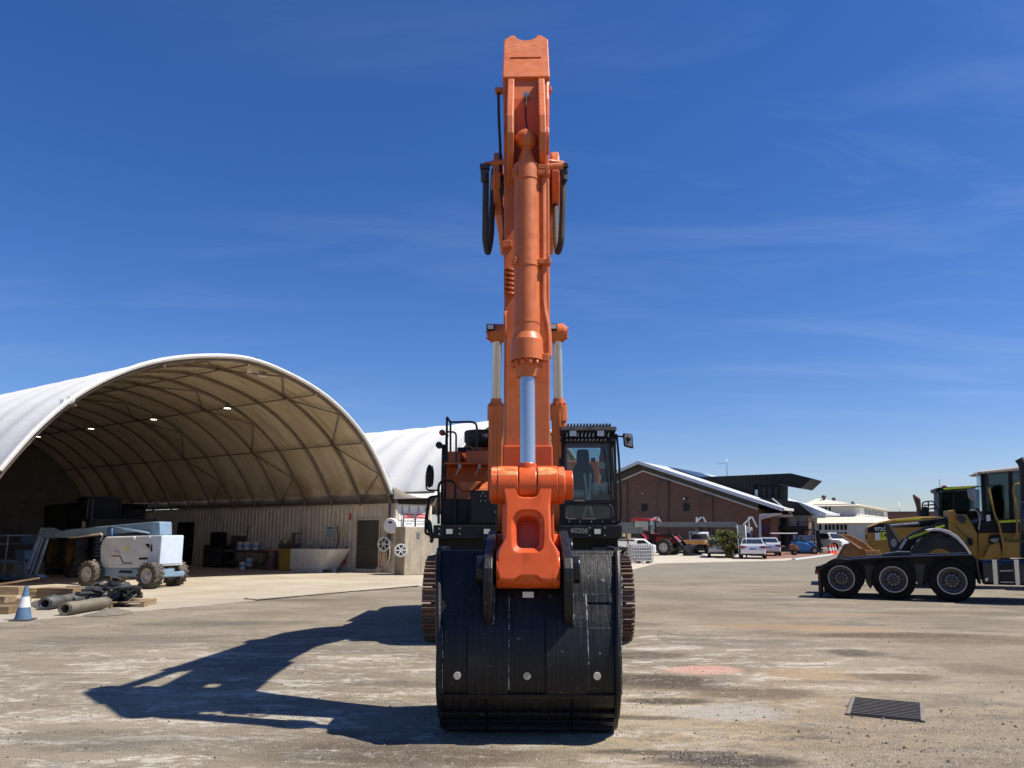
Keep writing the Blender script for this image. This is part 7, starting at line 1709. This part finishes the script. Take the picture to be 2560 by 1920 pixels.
P_('loader_bucket', M['black_gloss'], lambda m: (m.prism([(1.55, .08), (1.5, .62), (1.58, .72), (1.68, .66), (1.66, .16), (2.35, .05), (2.35, .01), (1.6, .01)], 'y', -.25, 1.95), [m.prism([(1.55, .05), (1.52, .68), (2.3, .03)], 'y', y, y + .03) for y in (-.27, 1.94)]), .006)
P_('bucket_lip', M['steel'], lambda m: m.bx(2.3, 2.42, -.25, 1.95, .0, .03), .004); P_('step', M['black'], lambda m: m.bx(-1.5, -1.1, -.1, .2, .5, .56)); P_('mirror', M['black'], lambda m: m.bx(-1.2, -1.1, -.25, -.05, 1.9, 2.3))

# ================================================================ intermediate bulk container, flatbed and bits behind the excavator
ib_f = Frame(G(*Z1(275, 1186)) , R(4)); ib = thing('bulk_container', 'white plastic liquid tank in a wire cage on a pallet', 'tank', ib_f.loc, ib_f.rz)
q0, q1 = ib_f.xz(*Z1(160, 1160)), ib_f.xz(*Z1(390, 980)); wx0, wx1, hz1 = q0[0], q1[0], q1[1]
m = MB(); m.prism(rpoly([(wx0 + .03, .17), (wx1 - .03, .17), (wx1 - .03, hz1 - .03), (wx0 + .03, hz1 - .03)], .06), 'y', .03, 1.0); m.build('tank', M['white_clean'], ib, .04)
for k in range(10): x = wx0 + (wx1-wx0)*k/9; m = MB(); m.tube([(x, 0, .15), (x, 0, hz1), (x, 1.03, hz1), (x, 1.03, .15)], .018, 5); m.build('cage_bar', M['steel'], ib)
for k in range(6): z = .16 + (hz1-.16)*k/5; m = MB(); m.tube([(wx0, -.012, z), (wx1, -.012, z), (wx1, 1.04, z), (wx0, 1.04, z)], .018, 5, True); m.build('cage_bar', M['steel'], ib)
for x in (wx0 + .1, (wx0+wx1)/2, wx1 - .1): m = MB(); m.bx(x - .08, x + .08, .0, 1.03, .0, .13); m.build('pallet_foot', M['white'], ib, .01)
m = MB(); m.bx(wx0, wx1, 0, 1.03, .13, .16); m.build('pallet_deck', M['white'], ib, .005); m = MB(); m.cyl(((wx0+wx1)/2, .5, hz1 - .03), ((wx0+wx1)/2, .5, hz1 + .05), .1, n=14); m.build('cap', M['black'], ib)
ff = Frame((AT(1560, 1412, 50.0).x, 50.0, 0), R(3)); fb = thing('flatbed_truck', 'white flatbed utility truck partly hidden behind the excavator tracks', 'utility truck', ff.loc, ff.rz, 'utility trucks in the yard')
q0, q1 = ff.xz(1462, 1370), ff.xz(1592, 1350); zb_, zt_ = q0[1], q1[1]
m = MB(); m.bx(q0[0], q1[0], 0, 2.1, zb_ + .04, zt_); m.build('tray', M['white_clean'], fb, .01)
m = MB(); m.bx(q0[0] + .1, q1[0] - .1, .1, 2.0, zb_ - .14, zb_ + .03); m.build('chassis', M['black'], fb)
for x in (q0[0] + .15, q1[0] - .25): m = MB(); m.bx(x, x + .22, -.02, .05, zb_ - .12, zb_ + .02); m.build('tail_lamp', M['red_lens'], fb, .01)
for x in (q0[0] + .4, q1[0] - .6):
    wheel(fb, (x, .45, .36), .36, .24, .2, M['tyre_black'], M['alloy'], -1)
m = MB(); m.bx(q1[0] - .1, q1[0] + 1.3, .3, 2.0, .4, .95); m.prism([(q1[0] - .1, .94), (q1[0] - .05, 1.3), (q1[0] + .6, 1.32), (q1[0] + 1.1, .94)], 'y', .35, 1.95); m.build('cab', M['white_clean'], fb, .08)
m = MB(); m.prism([(q1[0] + .05, .98), (q1[0] + .1, 1.24), (q1[0] + .5, 1.24), (q1[0] + .85, .98)], 'y', .335, .345); m.build('side_glass', M['glass_car'], fb)
cbx = thing('cardboard_box', 'brown cardboard crate stacked on the white flatbed', 'box', (ff.M @ Vector((q1[0] - .75, .6, zt_ + .003))), R(3)); m = MB(); m.bx(-.45, .45, -.3, .3, 0, .42); m.build('carton', paint('cardboard', (.40, .30, .18), .8, var=.12), cbx, .01); m = MB(); m.bx(-.04, .04, -.305, -.3, .2, .42); m.build('tape', M['cont_cream'], cbx)
ms = thing('steel_channel', 'long grey steel channel beam held out behind the excavator cab', 'steel beam', (AT(1565, 1325, 48.5)), R(2)); m = MB(); m.bx(-1.05, 1.02, -.1, .1, -.22, .2); m.bx(-3.4, -1.05, -.05, .05, -.05, .1); m.build('web', paint('grey_channel', (.12, .125, .12), .5, .3), ms, .01)
m = MB(); m.tube(rnd([(-.6, 0, -.2), (-.5, 0, -.62), (.5, 0, -.64)], .1), .05, 8); m.build('strut', M['dark_steel'], ms)
pst = thing('stand', 'dark steel trestle carrying the grey channel beam', 'stand', (ms.location.x - .3, ms.location.y + .1, 0), 0)
for x in (-.5, .5): m = MB(); m.bar((x*1.3, 0, 0), (x*.6, 0, ms.location.z - .2), .08, .08); m.build('leg', M['dark_steel'], pst)
jk = thing('trolley_jack', 'red trolley jack on the ground beside the caged tank', 'jack', G(1572, 1404) + Vector((0, -.8, 0)), R(10)); m = MB(); m.prism([(-.4, .06), (.4, .06), (.4, .22), (.1, .42), (-.1, .42), (-.4, .2)], 'y', -.15, .15); m.build('frame', M['red'], jk, .03)
for x in (-.3, .3): m = MB(); m.cyl((x, -.2, .07), (x, .2, .07), .07, n=10); m.build('wheel', M['black'], jk)

# ================================================================ bush
def leaves(name, c, rad, n, size, mat, parent, seed=1, flat=.0):
    rg = random.Random(seed); vs_, fs = [], []
    clumps = [(Vector((rg.gauss(0, .5), rg.gauss(0, .5), rg.uniform(-.9, .9))), rg.uniform(.22, .42)) for _ in range(26)]
    for i in range(n):
        q, cr = rg.choice(clumps); d = Vector((rg.gauss(0, 1), rg.gauss(0, 1), rg.gauss(0, 1))).normalized()*cr*rg.uniform(.5, 1.0)
        p = Vector(((q.x + d.x)*rad[0], (q.y + d.y)*rad[1], (q.z + d.z)*rad[2])) + Vector(c)
        a = Vector((rg.gauss(0, 1), rg.gauss(0, 1), rg.gauss(0, .6))).normalized(); b = a.cross(Vector((rg.gauss(0, 1), rg.gauss(0, 1), rg.gauss(0, 1)))).normalized()
        s = size*rg.uniform(.6, 1.3); o = len(vs_); vs_ += [p - a*s, p + b*s*.45, p + a*s, p - b*s*.45]; fs.append((o, o+1, o+2, o+3))
    m = MB(); m.add(vs_, fs); return m.build(name, mat, parent)
def leaf_mat():
    t = NT('bush_leaves'); n = t.noise(t.pos, 3, 3); n2 = t.noise(t.pos, 25, 2)
    c = t.mix(t.step(n, .35, .65), (.09, .11, .025), (.20, .19, .05)); c = t.mix(t.step(n2, .55, .75, 0, .5), c, (.20, .14, .05)); t.set(color=c, rough=.6)
    tr = t.n.new('ShaderNodeBsdfTranslucent'); t.put(tr.inputs[0], c); mx = t.n.new('ShaderNodeMixShader'); mx.inputs[0].default_value = .3
    t.l.new(t.b.outputs[0], mx.inputs[1]); t.l.new(tr.outputs[0], mx.inputs[2]); t.l.new(mx.outputs[0], t.out.inputs[0]); return t.m
bu_f = Frame(G(*Z1(1215, 1128)), 0); bu = thing('bush', 'green and brown leafy bush in front of the grey sedan', 'bush', bu_f.loc, 0)
z_top = bu_f.xz(*Z1(1190, 850))[1]
LM_ = leaf_mat()
leaves('crown', (-.35, 0, z_top*.66), (.95*z_top/2.0*.9, .9, z_top*.36), 1500, .13, LM_, bu, 4); leaves('lower_foliage', (.05, 0, z_top*.25), (.45, .45, z_top*.30), 420, .12, LM_, bu, 9)
for k in range(6):
    m = MB(); a = k*1.05; m.tube([(.06*math.cos(a), .06*math.sin(a), 0), (.16*math.cos(a) - .1, .16*math.sin(a), z_top*.3), (.5*math.cos(a) - .3, .5*math.sin(a), z_top*.72)], [.04, .03, .012], 6); m.build('stem', TMB, bu)

# ================================================================ golf cart, forklifts, cones
gf = Frame(G(*Z1(1905, 1098)), R(-12)); gc_ = thing('golf_cart', 'golf cart with white canopy and tan seat by the entrance', 'golf cart', gf.loc, gf.rz); gc_.scale = (.8, .8, .9)
GP = lambda name, mat, fn, bev=.02: part(name, mat, gc_, bev)(fn)
for x, y, s in ((0, 0, -1), (-1.6, 0, -1), (0, 1.15, 1), (-1.6, 1.15, 1)): wheel(gc_, (x, y, .23), .23, .2, .12, M['tyre_black'], M['alloy'], s, n=18)
GP('body', M['black'], lambda m: (m.bx(-1.9, .3, .0, 1.15, .28, .4), m.prism([(-2.0, .35), (-2.0, .75), (-1.3, .75), (-1.1, .4)], 'y', .0, 1.15))); GP('cowl', paint('bronze_cowl', (.34, .13, .05), .3, .2), lambda m: m.prism([(-.45, .4), (-.4, .85), (-.05, .95), (.35, .7), (.4, .4)], 'y', .05, 1.1), .06)
GP('seat', paint('tan_vinyl', (.42, .30, .20), .5), lambda m: (m.bx(-1.4, -.85, .1, 1.05, .68, .82), m.bx(-1.55, -1.4, .1, 1.05, .8, 1.3)), .04); GP('canopy', M['white_clean'], lambda m: m.bx(-2.1, .35, -.05, 1.2, 1.80, 1.88), .04)
GP('post', M['black'], lambda m: [m.bar((x, y, .7), (x2, y, 1.8), .035, .035) for x, x2 in ((-1.95, -1.9), (.1, -.15)) for y in (.05, 1.1)], 0); GP('steering', M['black'], lambda m: m.bar((-.15, .35, .9), (-.45, .35, 1.15), .03, .03), 0)
GP('rear_bag', M['black'], lambda m: m.bx(-2.15, -1.95, .1, 1.0, .5, 1.2), .06)
def forklift(label, base, rz, bodym, sc=1.0):
    t = thing('forklift', label, 'forklift', base, rz, 'forklifts by the entrance'); t.scale = (sc,)*3; F_ = lambda name, mat, fn, bev=.02: part(name, mat, t, bev)(fn)
    for x, y, s, r in ((0, 0, -1, .32), (0, 1.0, 1, .32), (-1.5, .05, -1, .26), (-1.5, .95, 1, .26)): wheel(t, (x, y, r), r, .25, r*.55, M['tyre_black'], M['rim_white'], s, n=18)
    F_('body', bodym, lambda m: m.prism([(-1.95, .3), (-1.95, 1.0), (-1.2, 1.05), (-.6, .95), (-.2, .55), (.3, .5), (.3, .25)], 'y', .05, .95), .06)
    F_('guard', M['black'], lambda m: ([m.bar(a, b, .06, .06) for y in (.1, .9) for a, b in (((-1.5, y, 1.0), (-1.2, y, 2.1)), ((.1, y, .5), (-.25, y, 2.1)), ((-1.2, y, 2.1), (-.2, y, 2.1)))], [m.bar((-1.2 + k*.2, .1, 2.1), (-1.2 + k*.2, .9, 2.1), .04, .04) for k in range(6)]), 0)
    F_('mast', M['black'], lambda m: ([m.bx(.36, .46, y, y + .09, .05, 2.15) for y in (.15, .76)], [m.bx(.47, .54, y, y + .07, .1, 2.0) for y in (.26, .67)], [m.bx(.38, .44, .15, .85, z, z + .08) for z in (.4, 1.2, 2.05)], m.bx(.55, .6, .0, 1.0, .35, .45), m.bx(.55, .6, .0, 1.0, .75, .85)), .005)
    F_('fork', M['dark_steel'], lambda m: [(m.bx(.6, 1.6, y, y + .12, .06, .1), m.bx(.6, .65, y, y + .12, .06, .85)) for y in (.2, .68)], .004); F_('seat', M['seat'], lambda m: (m.bx(-1.0, -.6, .3, .7, 1.0, 1.12), m.bx(-1.1, -.98, .3, .7, 1.1, 1.5)), .03)
    return t
FBL = paint('forklift_blue', (.05, .22, .48), .35, var=.08)
zf = lambda a, b: G(*Z4(a, b))
forklift('blue forklift with cage guard next to the golf cart', zf(505, 1078), R(-22), FBL, .93); forklift('dark forklift behind the blue one', zf(590, 1066) + Vector((0, 1.5, 0)), R(-20), M['black'], .9); forklift('dark forklift beside the traffic cones', zf(660, 1056) + Vector((0, 3.2, 0)), R(-20), M['black'], .9)
bxp = zf(365, 1070); bb = thing('blue_machine', 'bright blue sweeper machine between golf cart and forklifts', 'machine', bxp, R(-15))
part('body', FBL, bb, .05)(lambda m: m.prism([(-.85, .1), (-.9, .8), (-.6, 1.02), (.55, .98), (.8, .5), (.8, .1)], 'y', 0, 1.0)); part('hood', paint('grey_hood', (.22, .23, .25), .5), bb, .03)(lambda m: m.bx(-.9, .7, .05, .95, 1.03, 1.5)); part('skirt', M['black'], bb)(lambda m: m.bx(-.8, .75, .02, .98, 0, .1))
part('cage', M['black'], bb)(lambda m: [m.bar((x, y, 1.5), (x, y, 2.6), .06, .06) for x in (-.5, .75) for y in (.1, .9)] + [m.bar((-.5, y, z), (.75, y, z), .05, .05) for y in (.1, .9) for z in (2.0, 2.6)])
CO_ = paint('cone_orange', (.75, .10, .03), .5, var=.08)
for k, (a, b) in enumerate(((750, 1086), (796, 1082), (836, 1072))):
    cone(['orange and white traffic cone, leftmost of three by the forklifts', 'orange and white traffic cone, middle of three by the forklifts', 'orange and white traffic cone, rightmost of three by the forklifts'][k], zf(a, b), .82, (CO_, CW_, CO_), 'orange traffic cones')

# ================================================================ white weatherboard building
WBD = 112.0
wf = Frame((AT(*Z4(1190, 800), WBD).x, WBD, 0), R(-32.7)); wb_ = thing('white_building', 'white two-level building with cream roofs and lettering on its side', 'building', wf.loc, wf.rz)
def wp(a, b, y=0.0): return wf.xz(*Z4(a, b), y)
CRM = paint('cream_roof', (.66, .59, .46), .6, var=.06); WBM = paint('weatherboard', (.52, .52, .49), .6, var=.05)
def bpoly2(name, pts, y0, y1, mat, yp=None, bev=0.0, parent=wb_): m = MB(); m.prism([wp(a, b, y0 if yp is None else yp) for a, b in pts], 'y', y0, y1); return m.build(name, mat, parent, bev)
xU0, zU1 = wp(330, 300, 6); xU1, zU0 = wp(1185, 450, 6); xL0, zL1 = wp(-400, 578, 0); xL1, _ = wp(1500, 578, 0); 
LR = 40.0
m = MB(); m.bx(xL0, xL1 - .6, 0, LR, 0, zL1); m.build('lower_wall', WBM, wb_); m = MB(); m.bx(xU0, xU1, 6, LR, zL1, zU1 + .3); m.build('upper_wall', WBM, wb_)
for k in range(9):
    z = zL1*(k + .5)/9; m = MB(); m.bx(wp(1060, 700)[0], xL1 - .6, -.03, 0, z, z + .05); m.build('board', WBM, wb_)
for k in range(5):
    z = zU0 + (zU1-zU0)*k/5; m = MB(); m.bx(wp(790, 700, 6)[0], xU1, 5.96, 6, z, z + .05); m.build('board', WBM, wb_)
# skirt roof (hipped) and top roof
def hip(name, x0, x1, y0, y1, z0, xi0, xi1, yi0, yi1, z1, mat):
    m = MB(); m.add([(x0, y0, z0), (x1, y0, z0), (x1, y1, z0), (x0, y1, z0), (xi0, yi0, z1), (xi1, yi0, z1), (xi1, yi1, z1), (xi0, yi1, z1)], [(0, 1, 5, 4), (1, 2, 6, 5), (2, 3, 7, 6), (3, 0, 4, 7), (4, 5, 6, 7), (0, 3, 2, 1)]); return m.build(name, mat, wb_)
xs1 = wp(1560, 570, -.6)[0]
hip('skirt_roof', xL0 - .6, xs1, -.6, LR, zL1, xU0, xU1, 6, LR, zU0, CRM)
zr1 = wp(580, 172, 11)[1]; xr = wp(560, 175, 11)[0]
hip('top_roof', xU0 - .7, xU1 + .8, 5.3, LR + .5, zU1, xr - .3, xr + .3, 11, LR - 6, zr1, CRM)
def wins(cols, rows, y, mats=WIN):
    for (x0, x1) in cols:
        for (y0, y1) in rows:
            w = bpoly2('window', [(x0, y1), (x0, y0), (x1, y0), (x1, y1)], y - .08, y - .0, TRIM, y); bpoly2('pane', [(x0 + 7, y1 - 7), (x0 + 7, y0 + 7), (x1 - 7, y0 + 7), (x1 - 7, y1 - 7)], y - .10, y - .085, mats, y, parent=w)
wins([(430, 500), (500, 560), (560, 620), (655, 715), (715, 775), (780, 835), (845, 905), (910, 970), (970, 1035)], [(585, 690), (712, 800), (800, 850)], 0)
wins([(535, 590), (598, 650), (655, 710), (718, 770)], [(303, 395)], 6)
for a, b, r in ((650, 160, .35), (812, 190, .3), (1117, 245, .22)):
    p = wf.at(*Z4(a, b), 10); m = MB(); m.lathe([(r*.5, -1.2), (r*.5, -.1), (r*1.1, .0), (r, r*.8), (r*.3, r*1.3)], p, 'z', 12); m.build('roof_vent', SOFF, wb_)
# lettered side: long right-hand wall of the upper storey
sx = xU1 + .02; m = MB(); m.bx(sx, sx + .05, 6.2, LR - .3, zU0 + .1, zU1 - .25); m.build('sign_panel', M['white_clean'], wb_)
SGN = paint('sign_slate', (.13, .15, .17), .6)
tl_ = text_mesh('SMITH BROUGHTON AUCTIONEERS', 1.35, SGN, wb_, Matrix.Translation((sx + .07, (6.2 + LR)/2 + .6, (zU0 + zU1)/2 - .05)) @ Matrix.Rotation(R(90), 4, 'Z') @ FACE_Y, thick=.01, sx=.98)
m = MB(); m.prism([(7.0, (zU0+zU1)/2 - .6), (7.5, (zU0+zU1)/2 - .6), (7.6, (zU0+zU1)/2 + .3), (7.25, (zU0+zU1)/2 + .7), (6.9, (zU0+zU1)/2 + .3)], 'x', sx + .05, sx + .08); m.build('emblem', SGN, wb_)
# brick wing and pole farther right
bw_ = AT(*Z4(2000, 440), 160.0); bk2 = thing('brick_warehouse', 'low brown brick warehouse far behind the wheel loaders', 'building', (bw_.x + 9, 162, 0), R(-8)); zt2 = AT(*Z4(2000, 395), 160.0).z
m = MB(); m.bx(-13, 30, 0, 12, 0, zt2); m.build('wall', BR, bk2); m = MB(); m.bx(-13.2, 30.2, -.2, 12.2, zt2, zt2 + .25); m.build('parapet', SOFF, bk2)
ap_ = AT(*Z4(1865, 240), 175.0); po = thing('mast', 'thin distant mast above the brick warehouse', 'mast', (ap_.x, 175, 0), 0); m = MB(); m.cyl((0, 0, 0), (0, 0, ap_.z), .07, n=6); m.build('pole', M['steel'], po); m = MB(); m.bx(-.3, .3, -.1, .1, ap_.z*.7, ap_.z*.72); m.build('bracket', M['steel'], po)
